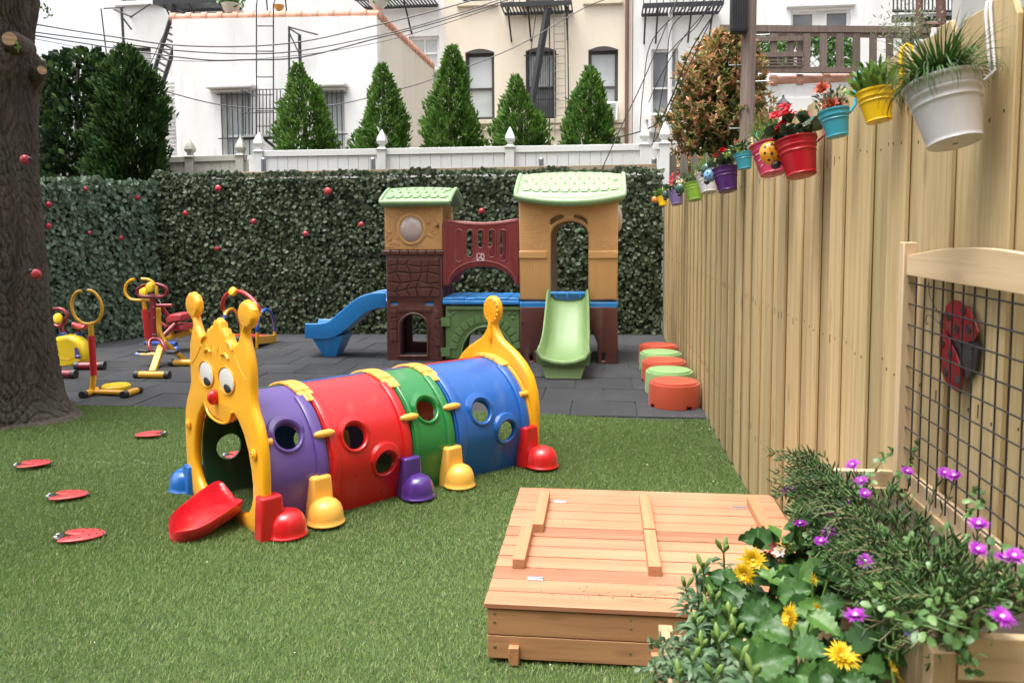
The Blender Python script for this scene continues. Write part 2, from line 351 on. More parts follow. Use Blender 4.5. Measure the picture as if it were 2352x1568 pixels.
# ---------------- right cedar fence ----------------
m_fence = wood('fence_pine', (.56, .43, .235), (.40, .295, .14), 2, 34, .65, .7, .32, dark=(.37, .31, .15), knc=(.16, .10, .04))
m_fence2 = m_fence; m_nail = paint('nail_mark', (.05, .035, .02), .8)
f = empty('picket_fence', (XF, 5.5, 0), 0, 'tall fence of new yellowish pine boards with dog-eared tops along the right side', 'fence')
b = MB(); nl = MB(); y = .55; i = 0
while y < 10.62:
    wd = random.choice([.135, .14, .14, .143, .14]); dx = random.uniform(0, .0015)+(.0138 if i % 2 else 0); t = .012; zt = 1.90+random.uniform(-.006, .008); e = .028; ov = -.002 if i % 2 == 0 else .021
    ya, yb = y-ov, y+wd+ov; x0 = dx
    pr = [(ya, -.02), (yb, -.02), (yb, zt-.05), (yb-e, zt), (ya+e, zt), (ya, zt-.05)]
    b.add([(x0, p-5.5, z) for p, z in pr]+[(x0+t, p-5.5, z) for p, z in pr], [(0, 1, 2, 3, 4, 5), (11, 10, 9, 8, 7, 6)]+[(k, k+6, (k+1) % 6+6, (k+1) % 6) for k in range(6)])
    for zz in (.35, 1.05, 1.66):
        for fy in (.28, .72):
            if random.random() < .85: nl.box((x0-.0005, y+wd*fy-5.5, zz+random.uniform(-.012, .012)), (.002, .003, random.choice([.006, .008, .03])), 0)
    y += wd; i += 1
b.build('board_panel', m_fence, f, bevel=.002, sm=False, seg=1); nl.build('nail_heads', m_nail, f, sm=False)['kind'] = 'stuff'
r_ = MB()
for zz in (.35, 1.05, 1.66): r_.box((.05, .08, zz), (.038, 10.1, .085))
r_.build('rail', m_fence, f, sm=False)
for yy_ in (-4.9, -2.5, -.1, 2.3, 4.7):
    p = MB(); p.box((.115, yy_, .93), (.09, .09, 1.9)); p.build('post', m_fence, f, bevel=.003, sm=False)

# ---------------- ivy screens ----------------
m_back = paint('ivy_backing', (.028, .042, .022), .9)
m_ivyd = leafm('ivy_dark', [(.034, .058, .025), (.06, .094, .042), (.078, .115, .054), (.11, .145, .08), (.11, .115, .065)], .52, .15, .35, (70, (.14, .18, .12), .4))
m_ivyl = leafm('ivy_pale', [(.06, .12, .06), (.09, .165, .09), (.125, .21, .125), (.20, .29, .19), (.32, .39, .29)], .5, .15, .4, (80, (.30, .36, .28), .5))
def ivy_wall(name, a, b, z1, n, m, lab, sz):
    a = Vector(a); b = Vector(b); d = (b-a); Lw = d.length; d.normalize(); nr = Vector((d.y, -d.x, 0))
    if nr.y > 0: nr = -nr
    o = empty(name, ((a+b)/2)[:] , 0, lab, 'ivy screen'); c0 = (a+b)/2
    bk = MB(); bk.bar(Vector((0, 0, z1/2-.02))-d*Lw/2-nr*.05, Vector((0, 0, z1/2-.02))+d*Lw/2-nr*.05, .03, z1-.05, 0); bk.build('backing_panel', m_back, o, sm=False)
    s = rng.uniform(-Lw/2, Lw/2, n); z = rng.uniform(0.0, z1, n); z = np.where(rng.random(n) < .05, z1-.02+rng.uniform(-.03, .04, n)+.02*np.sin(s*7), z)
    off = rng.uniform(-.035, .035, n)+.022*np.sin(s*5+z*3)*np.sin(z*6-s*2)+.015*np.sin(s*19+z*11); dd = np.array(d); nn = np.array(nr)
    C = s[:, None]*dd+off[:, None]*nn; C[:, 2] = z
    ang = rng.normal(0, .8, n); D = np.stack([dd[0]*np.sin(ang), dd[1]*np.sin(ang), -np.cos(ang)], 1)+nn*rng.normal(.25, .3, (n, 1)); up = z > z1-.03; D[up, 2] *= -1
    sz = sz*rng.uniform(.65, 1.25, n); Nn = nn+rng.normal(0, .42, (n, 3))+np.array([0, 0, .25]); V, F_ = leafcore(C, D, Nn, sz, sz*.92, .1, .15, True)
    npmesh('ivy_leaves', V, F_, m, o)['kind'] = 'stuff'; return o
pc0 = Vector((-5.97, 10.30, 0)); pR = Vector((XF-.02, 10.66, 0)); pL = Vector((-8.0, 4.6, 0))
ivy_wall('ivy_screen', pc0, pR, 2.12, 27000, m_ivyd, 'long dark green artificial ivy screen across the back of the yard', .049)
ivy_wall('ivy_screen', pL, pc0, 2.0, 21000, m_ivyl, 'pale grey-green artificial ivy screen on the left side behind the tree', .057)

# ---------------- timber beam and vinyl fence ----------------
m_beam = wood('old_timber', (.42, .33, .22), (.30, .22, .14), 0, 24, .75, .5, .2)
bm_ = empty('timber_beam', (-2.2, 10.95, 2.1), 0, 'long weathered timber beam running above the dark ivy screen', 'beam')
A = PY(520, 403, 10.95); B = PY(1518, 384, 10.95); xs = [A.x, (A.x*2+B.x)/3, (A.x+2*B.x)/3, B.x]
for k in range(3):
    t0, t1 = k/3, (k+1)/3; b = MB(); o_ = Vector((-2.2, 10.95, 2.1)); b.bar(A.lerp(B, t0)-o_+Vector((.004, 0, 0)), A.lerp(B, t1)-o_-Vector((.004, 0, 0)), .05, .085); b.build('timber', m_beam, bm_, bevel=.004, sm=False)
for px in (560, 900, 1240, 1500):
    b = MB(); q_ = PY(px, 392, 10.95); b.box((q_.x+2.2, .03+.03, -1.05), (.07, .07, 2.05)); b.build('post', m_beam, bm_, sm=False)
m_vinyl = paint('white_vinyl', (.72, .73, .72), .35, (.60, .61, .58), sc=6, bs=.02)
m_vinyl2 = paint('aged_vinyl', (.50, .49, .43), .4, (.42, .41, .36), sc=6, bs=.02)
def vinyl(name, Yp, posts, topL, topR, lab, m, capH, hh=2.3):
    A = PY(*topL, Yp); B = PY(*topR, Yp); c = (A+B)/2; o = empty(name, (c.x, Yp, 0), 0, lab, 'fence'); o_ = Vector((c.x, Yp, 0))
    zt = lambda x: A.z+(B.z-A.z)*(x-A.x)/(B.x-A.x)
    r = MB(); r.bar(A-o_, B-o_, .06, .09); r.build('top_rail', m, o, bevel=.006, sm=False)
    p = MB(); x = A.x+.05
    while x < B.x-.1:
        p.box((x+.074-c.x, .0, zt(x)/2-.03), (.146, .022, zt(x)-.02)); x += .15
    p.build('infill_panel', m, o, bevel=.003, sm=False, seg=1)
    for px in posts:
        P = PY(px, 350, Yp); h = zt(P.x)+.03; b = MB(); w = .062
        b.box((P.x-c.x, 0, h/2), (2*w, 2*w, h)); b.box((P.x-c.x, 0, h+.004), (2*w+.03, 2*w+.03, .02)); po = b.build('post', m, o, bevel=.005, sm=False)
        ca = MB(); prof = [(w*1.25, 0), (w*.8, .018), (w*.72, .05), (w*1.25, .075), (w*1.38, .105), (w*1.2, .15), (w*.6, .215), (w*.12, .265), (0, .27)]
        ca.lathe([(a_*1.08, z_*capH) for a_, z_ in prof], 4, 0, Matrix.Translation((P.x-c.x, 0, h+.016)) @ Matrix.Rotation(pi/4, 4, 'Z')); ca.build('post_cap', m, po, ang=20)
    return o
vinyl('vinyl_fence', 11.35, (596, 878, 1172, 1480), (585, 354), (1492, 338), 'white vinyl fence with pointed post caps behind the dark ivy screen', m_vinyl, 1.0)
vinyl('vinyl_fence', 12.0, (437, 553), (352, 369), (566, 362), 'shorter aged cream vinyl fence section beside the dark cedar', m_vinyl2, 1.0)
vinyl('vinyl_fence', 10.85, (1526,), (1500, 336), (1530, 336), 'narrow white vinyl fence end post standing beside the pine fence corner', m_vinyl, 1.0)
m_galv = paint('galvanised', (.32, .33, .34), .45, (.24, .25, .26), 1)
for px, lab in ((857, 'short grey metal pipe stub left of the middle white post'), (1243, 'short grey metal pipe stub beside the post between the firs'), (606, 'short grey metal pipe stub at the pair of white posts'), (1502, 'short grey metal pipe stub beside the rightmost white post')):
    P = PY(px, 392, 11.15); b = MB(); zt = PY(px, 364, 11.15).z; b.tube([(0, 0, 0), (0, 0, zt-.02)], .035, 12); b.ball((0, 0, zt-.02), .037, 12, z0=0.); tag(b.build('fence_pipe', m_galv), lab, 'pipe', 'grey metal pipe stubs'); bpy.data.objects[-1] if 0 else None
    [o for o in COL.objects if o.name.startswith('fence_pipe')][-1].location = (P.x, 11.15, 0)
m_grey = wood('weathered_grey', (.20, .17, .14), (.12, .10, .085), 2, 24, .85, .5, .3)
o = empty('weathered_fence', (1.3, 11.6, 0), 0, 'old grey picket fence glimpsed beyond the pine fence corner', 'fence')
for k in range(9):
    P = PY(1545+k*26, 366-k*1, 11.6); b = MB(); w = .055; zt = P.z+.08
    b.add([(P.x-1.3+a_, e_, z_) for e_ in (-.01, .01) for a_, z_ in ((-w, 0), (w, 0), (w, zt-.1), (0, zt), (-w, zt-.1))], [(0, 1, 2, 3, 4), (9, 8, 7, 6, 5)]+[(i, (i+1) % 5, (i+1) % 5+5, i+5) for i in range(5)]); b.build('picket', m_grey, o, sm=False)
b = MB(); b.box((PY(1541, 360, 11.).x-1.3, -.6, 1.15), (.12, .12, 2.4)); b.build('post', m_grey, o, sm=False)

# ---------------- conifers ----------------
m_arb = leafm('arborvitae_green', [(.035, .09, .012), (.06, .145, .02), (.095, .21, .032), (.15, .29, .05), (.21, .35, .07)], .6, .3, .25)
m_ced = leafm('cedar_dark', [(.014, .038, .010), (.026, .065, .015), (.042, .095, .022), (.07, .14, .032), (.10, .19, .045)], .6, .2, .2)
m_vine = leafm('vine_dark', [(.008, .022, .008), (.015, .04, .012), (.022, .055, .015), (.04, .085, .02), (.10, .19, .04)], .35, .25, .5)
m_bark = N('bark'); q = m_bark; v = q.map((1, 1, .16)); vd = q.vor(26, 'F1', v, 'Distance'); nz = q.noise(14, 6, v, .65, 1.2)
c = q.mix(q.ramp(nz, [(.3, 0), (.7, 1)]), (.036, .027, .021), (.13, .10, .078)); c = q.mix(q.ramp(q.noise(3, 4), [(.5, 0), (.7, .5)]), c, (.09, .095, .07)); q.bump(nz, .9, .03); q.bump(vd, .6, .015); m_bark = q.fin(c, .85)
def conifer(name, lab, Yp, pts, base_z, n, m, sx=1., L=.082, wd=.030, grp=None, lean=0, wild=0):
    """pts: silhouette half widths [(pixel y, left px, right px)] top first; crown built round at its own distance"""
    ys = [p[0] for p in pts]; P0 = PY((pts[-1][1]+pts[-1][2])/2, pts[-1][0], Yp)
    zz = []; ctr = []; rad = []
    for y, l, r in pts:
        a = PY(l, y, Yp); b_ = PY(r, y, Yp); zz.append(a.z); ctr.append((a.x+b_.x)/2); rad.append((b_.x-a.x)/2)
    zz = zz[::-1]; ctr = ctr[::-1]; rad = rad[::-1]
    if base_z < zz[0]: zz = [base_z]+zz; ctr = [ctr[0]]+ctr; rad = [rad[0]*.9]+rad
    zz = np.array(zz); x0 = ctr[0]; o = empty(name, (x0, Yp, 0), 0, lab, 'tree', grp)
    w = np.interp(np.linspace(zz[0], zz[-1], 200), zz, rad)+.03; cdf = np.cumsum(w); cdf /= cdf[-1]
    z = np.interp(rng.random(n), cdf, np.linspace(zz[0], zz[-1], 200)); th = rng.uniform(0, 2*pi, n); R = np.interp(z, zz, rad)*.92; cx = np.interp(z, zz, ctr)
    ph_ = rng.uniform(0, 6); lob = 1+.16*np.sin(th*3+z*5+ph_)+.12*np.sin(th*7-z*9+ph_*2)+.10*np.sin(z*17+th*4+ph_)+rng.normal(0, .05+wild, n)
    rr = R*lob*np.sqrt(rng.uniform(.35, 1, n)); rr = np.maximum(rr, 0)
    C = np.stack([cx-x0+rr*np.cos(th), rr*np.sin(th)*.95, z], 1); D = np.stack([np.cos(th)*.8, np.sin(th)*.8, np.full(n, 1.1)], 1)+rng.normal(0, .38, (n, 3))
    Nn = np.stack([-np.sin(th), np.cos(th), 0*th], 1)+rng.normal(0, .6, (n, 3)); V, F_ = leafcore(C, D, Nn, L, wd, .05, .2)
    npmesh('crown', V, F_, m, o)
    b = MB(); k = 8; b.tube([(np.interp(t, zz, ctr)-x0, 0, t) for t in np.linspace(0, zz[-1]-.15, k)], [.06*(1-.85*i/k)*sx+.008 for i in range(k)], 8); b.build('trunk', m_bark, o); return o
G5 = 'young arborvitae trees behind the white fence'
conifer('arborvitae', 'bright green arborvitae with a second lower peak, in front of the barred windows', 12.6, [(150, 680, 690), (180, 667, 700), (220, 658, 738), (260, 648, 752), (300, 640, 762), (350, 632, 768)], 1.1, 15000, m_arb, grp=G5)
conifer('arborvitae', 'slim bright green arborvitae near the corner of the white extension', 12.6, [(152, 872, 880), (180, 862, 895), (220, 852, 912), (260, 842, 925), (300, 825, 935), (345, 808, 940)], 1.1, 13000, m_arb, grp=G5)
conifer('arborvitae', 'tallest bright green arborvitae, left of the first cream facade window', 12.6, [(110, 1034, 1042), (150, 1015, 1062), (200, 1000, 1072), (250, 985, 1085), (290, 975, 1098), (345, 970, 1104)], 1.1, 17000, m_arb, grp=G5)
conifer('arborvitae', 'bright green arborvitae with a low side shoot under the fire escape ladder', 12.6, [(178, 1180, 1188), (210, 1168, 1202), (250, 1152, 1222), (275, 1145, 1250), (300, 1136, 1258), (340, 1128, 1262)], 1.1, 13000, m_arb, grp=G5)
conifer('arborvitae', 'rightmost bright green arborvitae under the window with the air conditioner', 12.6, [(158, 1350, 1358), (190, 1335, 1380), (225, 1318, 1390), (265, 1305, 1400), (300, 1292, 1406), (340, 1284, 1408)], 1.1, 14000, m_arb, grp=G5)
conifer('cedar_tree', 'large dark green cedar above the left ivy screen', 11.2, [(108, 280, 290), (140, 262, 322), (170, 240, 345), (220, 222, 362), (290, 212, 372), (350, 210, 374), (420, 205, 365)], .8, 22000, m_ced, 1.4, .10, .032)
o = conifer('vine_thicket', 'dark glossy vine thicket between the tree trunk and the cedar', 11.3, [(118, 190, 215), (135, 130, 235), (170, 100, 255), (230, 90, 262), (320, 88, 268), (420, 85, 270)], .8, 7500, m_vine, 1., .095, .085, wild=.12); o['category'] = 'climbing plant'
# red-tipped photinia behind the fence
m_pho = leafm('photinia', [(.17, .24, .05), (.28, .30, .09), (.55, .34, .15), (.80, .36, .20), (.88, .43, .30)], .45, .3, .5)
m_pho_g = leafm('photinia_inner', [(.07, .12, .03), (.12, .17, .04), (.18, .20, .06), (.34, .22, .09)], .4, .3, .5)
def photinia():
    Yp = 12.8; o = empty('photinia_bush', (PY(1650, 350, Yp).x, Yp, 0), 0, 'tall photinia bush with orange red leaf tips behind the utility pole', 'bush'); x0 = o.location.x; Vs = []; Vi = []; tw = MB()
    rowp = [(92, 1640, 1690), (130, 1590, 1740), (180, 1560, 1745), (230, 1545, 1760), (280, 1540, 1790), (340, 1550, 1800), (400, 1560, 1790)]
    zz = [PY(l, y, Yp).z for y, l, r in rowp][::-1]; L_ = [PY(l, y, Yp).x-x0 for y, l, r in rowp][::-1]; R_ = [PY(r, y, Yp).x-x0 for y, l, r in rowp][::-1]
    for k in range(2000):
        z = random.uniform(1.3, zz[-1]); lx, rx = np.interp(z, zz, L_), np.interp(z, zz, R_); c = (lx+rx)/2; R = (rx-lx)/2; th = random.uniform(0, 2*pi); rr = R*sqrt(random.uniform(.15, 1))*random.uniform(.85, 1.1)*(1+.14*sin(th*3+z*4)+.1*sin(z*9))
        p = np.array([c+rr*cos(th), rr*sin(th), z]); outer = rr > R*.72 or z > zz[-1]-.4; ax = np.array([cos(th)*.6, sin(th)*.6, .9])+rng.normal(0, .25, 3); nl_ = 15
        C = p+ax*rng.uniform(-.06, .1, (nl_, 1)); D = rng.normal(0, .8, (nl_, 3))+ax*1.0
        (Vs if outer and random.random() < .8 else Vi).append(leafcore(C, D, rng.normal(0, .5, (nl_, 3))+np.array([0, 0, 1.]), .10, .04, .12, .2))
        if k % 6 == 0: tw.tube([(c*.6, 0, z-.5), ((c+p[0])/2, p[1]*.5, z-.2), tuple(p)], [.012, .008, .004], 5)
    V, F_ = merge(Vs); npmesh('crown', V, F_, m_pho, o); V, F_ = merge(Vi); npmesh('inner_foliage', V, F_, m_pho_g, o)
    for a_ in (-.15, .02, .17): tw.tube([(a_, 0, 0), (a_*1.4, .05, 1.2), (a_*2.2, 0, 2.6)], [.03, .025, .012], 7)
    tw.build('stems', m_bark, o)
photinia()
# unseen house added behind the camera to block light on camera-facing sides
bh = empty('light_blocking_house', (-2.5, -3.6, 0), 0, 'unseen plain brick house added behind the camera to block light from the yard', 'house'); m_brk = paint('brick_red', (.24, .13, .09), .85, (.18, .10, .07), sc=30, bs=.5)
b = MB(); b.box((0, -2, 4.5), (12, 4, 9)); b.build('wall', m_brk, bh, sm=False)
for wx in (-3.5, 0, 3.5):
    for wz in (1.6, 4.6, 7.2): b = MB(); b.box((wx, .02, wz), (1.1, .06, 1.7)); b.build('window', paint('window_dim', (.10, .11, .12), .15, (.14, .15, .16)), bh, sm=False)

# ---------------- big tree on the left ----------------
def big_tree():
    rows = [(-120, -240, 84), (0, -200, 92), (60, -190, 84), (110, -185, 82), (140, -182, 108), (180, -178, 108), (215, -170, 97), (300, -160, 96), (400, -158, 99), (520, -160, 108), (640, -165, 116), (760, -172, 122), (850, -182, 132), (910, -200, 142), (950, -225, 158), (975, -260, 178)]
    Yp = 5.55; cx0 = PY(-30, 900, Yp).x; o = empty('shade_tree', (cx0, Yp, 0), 0, 'big tree trunk with rough brown bark and sawn limb stubs at the left edge', 'tree')
    prof = []
    for y, l, r in rows:
        a = PY(l, y, Yp); b = PY(r-38, y, Yp); prof.append((a.z, (a.x+b.x)/2-cx0, (b.x-a.x)/2))
    prof = prof[::-1]; zs = np.array([p[0] for p in prof]); cs = [p[1] for p in prof]; rs = [p[2] for p in prof]; zs[0] = 0
    nz_, nt_ = 700, 560; Z = np.linspace(-.03, zs[-1]+.6, nz_); T_ = np.linspace(0, 2*pi, nt_, endpoint=False); ZZ, TT = np.meshgrid(Z, T_, indexing='ij')
    R = np.interp(ZZ, zs, rs); C = np.interp(ZZ, zs, cs); flare = np.exp(-np.maximum(ZZ, 0)/.14)
    R = R*(1+.10*flare*np.sin(TT*5+1.2)+.03*np.sin(TT*3+ZZ*1.1)+.02*np.sin(TT*2-ZZ*2.))
    # furrowed bark: wandering vertical ridges
    s1 = np.sin(TT*30+2.6*np.sin(ZZ*4.1+TT*2)+1.6*np.sin(ZZ*11+TT*5)+.8*np.sin(ZZ*29-TT*9)); s2 = np.sin(TT*47+3*np.sin(ZZ*6.3-TT*3)+1.7*np.sin(ZZ*15)+.7*np.sin(ZZ*41)); R = R+.013*np.abs(s1)**.7+.009*np.abs(s2)**.7+.0016*rng.normal(0, 1, R.shape)
    brk = np.sin(ZZ*60+5*np.sin(TT*9)+3*np.sin(ZZ*7)); R -= .007*(brk > .6)
    V = np.stack([C+R*np.cos(TT), R*np.sin(TT), ZZ], -1).reshape(-1, 3); i = np.arange((nz_-1)*nt_); a = i; b = i//nt_*nt_+(i % nt_+1) % nt_
    npmesh('trunk', V, np.stack([a, b, b+nt_, a+nt_], 1), m_bark, o, sm=True)
    m_cut = N('sawn_wood'); rg = m_cut.n('TexWave', wave_type='RINGS', rings_direction='SPHERICAL', inp={'Scale': 9., 'Distortion': 2.}); m_cut.l(m_cut.obj, rg.inputs['Vector']); cc = m_cut.mix(rg.outputs['Fac'], (.42, .27, .15), (.30, .18, .09)); m_cut = m_cut.fin(cc, .7)
    for (px, py, rpx, dirv, ln_) in ((22, 90, 17, (.35, -.93, .1), .10), (96, 162, 11, (.8, -.55, .25), .07)):
        Yc = Yp-.23 if px < 60 else Yp-.04; c = PY(px, py, Yc)-Vector((cx0, Yp, 0)); r = rpx/FP*Yc*1.0; d = Vector(dirv).normalized(); b = MB(); b.tube([c-d*.25, c-d*.07, c-d*.02, c], [r*2.0, r*1.6, r*1.3, r*1.15], 20); st = b.build('limb_stub', m_bark, o)
        k = MB(); k.tube([c-d*.01, c+d*.006], [r*1.0, r*.96], 24); e_ = k.build('sawn_face', m_cut, st)
    # limbs and crown above the frame, the unseen crown added for its shade
    for (a_, th, L_) in ((0, .6, 2.2), (0, 2.6, 2.4), (0, 4.2, 2.0)):
        p = Vector((cs[-1], 0, zs[-1]+.45)); d = Vector((cos(th)*.7, sin(th)*.7, .9)); b = MB(); b.tube([p-Vector((0, 0, .2)), p+d*L_*.3, p+d*L_*.65+Vector((0, 0, .1)), p+d*L_], [.24, .17, .11, .05], 12); b.build('limb', m_bark, o)
    n = 3600; th = rng.uniform(0, 2*pi, n); rr = 3.3*np.sqrt(rng.random(n)); C = np.stack([rr*np.cos(th)+.4, rr*np.sin(th)-.4, 6.4+rng.uniform(-.5, 1.6, n)-rr*.12], 1); V, F_ = leafcore(C, rng.normal(0, 1, (n, 3))+[0, 0, -.6], rng.normal(0, .6, (n, 3))+[0, 0, 1], .19, .15)
    npmesh('crown', V, F_, leafm('shade_leaves', [(.04, .10, .02), (.07, .15, .03), (.11, .2, .05)], .5, .3), o)
    n = 60; C = []; 
    for (px, py) in ((44, 103), (108, 22), (112, 32)):
        P = PY(px, py, Yp-.3)-Vector((cx0, Yp, 0)); C += [tuple(P+Vector(rng.normal(0, .02, 3))) for _ in range(7)]
    V, F_ = leafcore(np.array(C), rng.normal(0, 1, (len(C), 3)), rng.normal(0, 1, (len(C), 3)), .035, .02); npmesh('sprout', V, F_, leafm('sprout_green', [(.12, .25, .03), (.2, .32, .05)], .5, .3), o)
    return o
big_tree()
# ---------------- buildings behind ----------------
def stucco(name, c, c2, st=.5):
    q = N(name); n1 = q.noise(.9, 5, q.map((1, 1, .35))); n2 = q.noise(4, 6, q.map((1, 1, .15)), .7); col = q.mix(q.ramp(n1, [(.4, 0), (.75, 1)]), c, c2)
    col = q.mix(q.math('MULTIPLY', q.ramp(n2, [(.55, 0), (.75, 1)]), st*.5), col, tuple(v*.62 for v in c2)); q.bump(q.noise(25, 4), .25, .01); return q.fin(col, .85)
m_wh = stucco('white_stucco', (.78, .78, .77), (.60, .60, .58), .9); m_cr = stucco('cream_stucco', (.74, .66, .54), (.66, .58, .46), .4); m_cr2 = stucco('cream_stucco_wall', (.74, .69, .60), (.66, .60, .50), .6)
m_trim = paint('white_trim', (.78, .78, .77), .5); m_dkfr = paint('dark_window_frame', (.055, .05, .045), .5); m_iron = paint('black_iron', (.022, .024, .027), .5); m_sill = paint('cream_sill', (.70, .62, .48), .7)
q = N('glass_blind'); q.bump(q.noise(1.5, 2), .02, .01); m_gl = q.fin(q.mix(q.ramp(q.noise(.8, 2), [(.4, 0), (.6, 1)]), (.42, .46, .46), (.55, .58, .58)), .12, **{'Specular IOR Level': .6})
q = N('glass_dark'); m_gd = q.fin(q.mix(q.ramp(q.noise(1.1, 3), [(.35, 0), (.6, 1)]), (.07, .075, .08), (.20, .215, .22)), .3, **{'Specular IOR Level': .8})
q = N('terracotta'); m_tc = q.fin(q.mix(q.ramp(q.noise(3, 5), [(.35, 0), (.7, 1)]), (.52, .25, .17), (.66, .38, .28)), .75)
YM, YE, YD = 22.9, 17.0, 16.0
def wpx(y, px, py): return PY(px, py, y)
def rect(Y, px0, py0, px1, py1):
    a = PY(px0, py1, Y); b = PY(px1, py0, Y); return a.x, a.z, b.x, b.z
def facade(root, Y, x0, x1, z1, wins, m, th=.28):
    R = root.location; holes = [[(a-R.x, c), (b-R.x, c), (b-R.x, d), (a-R.x, d)] for a, c, b, d in wins]
    return plate('wall', [(x0-R.x, -.1), (x1-R.x, -.1), (x1-R.x, z1), (x0-R.x, z1)], holes, th, m, root, 0, XZ(0, th/2, 0))
def window(root, r, fm, gm, gm2=None, fw=.06, split=.5, rec=.14, sill=None, bars=None, mull=0, lintel=None):
    x0, z0, x1, z1 = r; R = root.location; x0 -= R.x; x1 -= R.x; b = MB(); y = rec
    b.box((x0+fw/2, y, (z0+z1)/2), (fw, .07, z1-z0-.002)); b.box((x1-fw/2, y, (z0+z1)/2), (fw, .07, z1-z0-.002))
    for z, h in ((z0+fw/2, fw), (z1-fw/2, fw)): b.box(((x0+x1)/2, y, z), (x1-x0-2*fw, .066, h))
    zm = z0+(z1-z0)*split
    if split: b.box(((x0+x1)/2, y-.012, zm), (x1-x0-2*fw, .06, .05))
    if mull: b.box(((x0+x1)/2, y+.006, (z0+z1)/2), (mull, .05, z1-z0-2*fw))
    w = b.build('window', fm, root, sm=False)
    for k, (a_, c_) in enumerate(((z0+fw, zm), (zm, z1-fw)) if split else ((z0+fw, z1-fw),)):
        g = MB(); g.box(((x0+x1)/2, y+.03-.014*k, (a_+c_)/2), (x1-x0-2*fw-.002, .006, c_-a_-.002)); g.build('pane', (gm2 or gm) if k else gm, w, sm=False)
    if sill: s = MB(); s.box(((x0+x1)/2, -.05, z0-.07), (x1-x0+.3, .12, .12)); s.build('sill', sill, w, bevel=.01, sm=False)
    if lintel:
        n_ = 8; s = MB(); pr = [(x0-.0, z1-.02)]+[(x0+(x1-x0)*i/n_, z1+.10*sin(pi*i/n_)) for i in range(n_+1)]+[(x1, z1-.02)]; n2 = len(pr)
        s.add([(p[0], e, p[1]) for e in (-.012, .02) for p in pr], [tuple(range(n2)), tuple(range(2*n2-1, n2-1, -1))]+[(i, (i+1) % n2, (i+1) % n2+n2, i+n2) for i in range(n2)]); s.build('arched_head', lintel, w, sm=False)
    if bars:
        s = MB(); k = int((x1-x0)/bars)
        for i in range(k+1): s.bar((x0+.04+(x1-x0-.08)*i/k, -.06, z0+.05), (x0+.04+(x1-x0-.08)*i/k, -.06, z1-.03), .016, .016)
        for t in (.28, .93): s.bar((x0-.05, -.06, z0+(z1-z0)*t), (x1+.08, -.06, z0+(z1-z0)*t), .022, .022)
        s.build('security_bars', m_iron, w, sm=False)
    return w
def solid(root, x0, x1, Y0, Y1, z1, m):
    R = root.location; b = MB()
    for x in (x0+.14, x1-.14): b.box((x-R.x, (Y0+.29+Y1)/2-R.y, z1/2-.05), (.26, Y1-Y0-.3, z1-.03))
    b.box(((x0+x1)/2-R.x, Y1-.1-R.y, z1/2-.05), (x1-x0-.56, .2, z1-.05)); b.build('side_wall', m, root, sm=False)
    b = MB(); b.box(((x0+x1)/2-R.x, (Y0+Y1)/2-R.y, z1-.15), (x1-x0-.02, Y1-Y0-.02, .2)); b.build('roof', m_grey, root, sm=False)
    b = MB(); b.box(((x0+x1)/2-R.x, (Y0+Y1)/2+.3-R.y, z1/2-.2), (x1-x0-.6, .1, z1-.5)); b.build('inner_wall', m_dkfr, root, sm=False)
# cream house
xa, xb = PY(1022, 200, YM).x, PY(1452, 200, YM).x
h = empty('cream_house', ((xa+xb)/2, YM, 0), 0, 'cream stucco house with dark arched-head windows and a fire escape', 'house')
wr = [rect(YM, 1070, 120, 1135, 276), rect(YM, 1208, 116, 1277, 274), rect(YM, 1351, 114, 1420, 274), rect(YM, 1062, -150, 1130, 6), rect(YM, 1208, -150, 1272, 6), rect(YM, 1352, -150, 1418, 1)]
facade(h, YM, xa, xb, 10.5, wr, m_cr)
solid(h, xa, xb, YM, 30, 10.5, m_cr)
for i, r in enumerate(wr): window(h, r, m_dkfr, m_gl if i != 1 else m_gd, m_gl, .09, .47, .16, m_sill, .07 if i == 1 else None, 0, m_dkfr)
b = MB(); r = rect(YM, 1100, 301, 1440, 285); b.box(((r[0]+r[2])/2-h.location.x, -.03, (r[1]+r[3])/2), (r[2]-r[0], .1, .1)); b.build('band_course', m_sill, h, sm=False)
b = MB(); a = PY(1441, -60, YM-.12)-h.location; c = PY(1439, 335, YM-.12)-h.location; b.tube([(a.x, -.1, a.z), (a.x, -.1, 0)], .055, 10); b.build('drain_pipe', paint('brown_pipe', (.16, .08, .06), .5), h)
# left white house (behind the extension)
xa2, xb2 = PY(243, 100, YM).x, PY(1021, 100, YM).x
h2 = empty('white_house', ((xa2+xb2)/2, YM, 0), 0, 'tall white painted house at the back left with black fire stairs', 'house')
wr = [rect(YM, 286, 108, 346, 205), rect(YM, 276, -110, 358, 5), rect(YM, 940, 82, 1008, 160), rect(YM, 352, 360, 405, 415)]
facade(h2, YM+.03, xa2, xb2, 10.5, wr, m_wh); solid(h2, xa2, xb2, YM+.03, 30, 10.5, m_wh)
for i, r in enumerate(wr): window(h2, r, m_trim if i == 2 else m_dkfr, m_gd if i != 2 else m_gl, m_gl, .08, .5, .16, m_trim, None, .04 if i == 2 else 0)
sd = MB(); 
for k in range(26):
    a = PY(372, 190+k*9, YM); c = PY(425, 190+k*9, YM); sd.box(((a.x+c.x)/2-h2.location.x, -.01, a.z), (c.x-a.x, .05, .03))
sd.build('siding', m_wh, h2, sm=False)
gr = MB(); r = rect(YM-.3, 362, 312, 388, 228)
for i in range(7): x = r[0]+(r[2]-r[0])*i/6; gr.bar((x-h2.location.x, -.35, r[1]), (x-h2.location.x, -.35, r[3]), .03, .03)
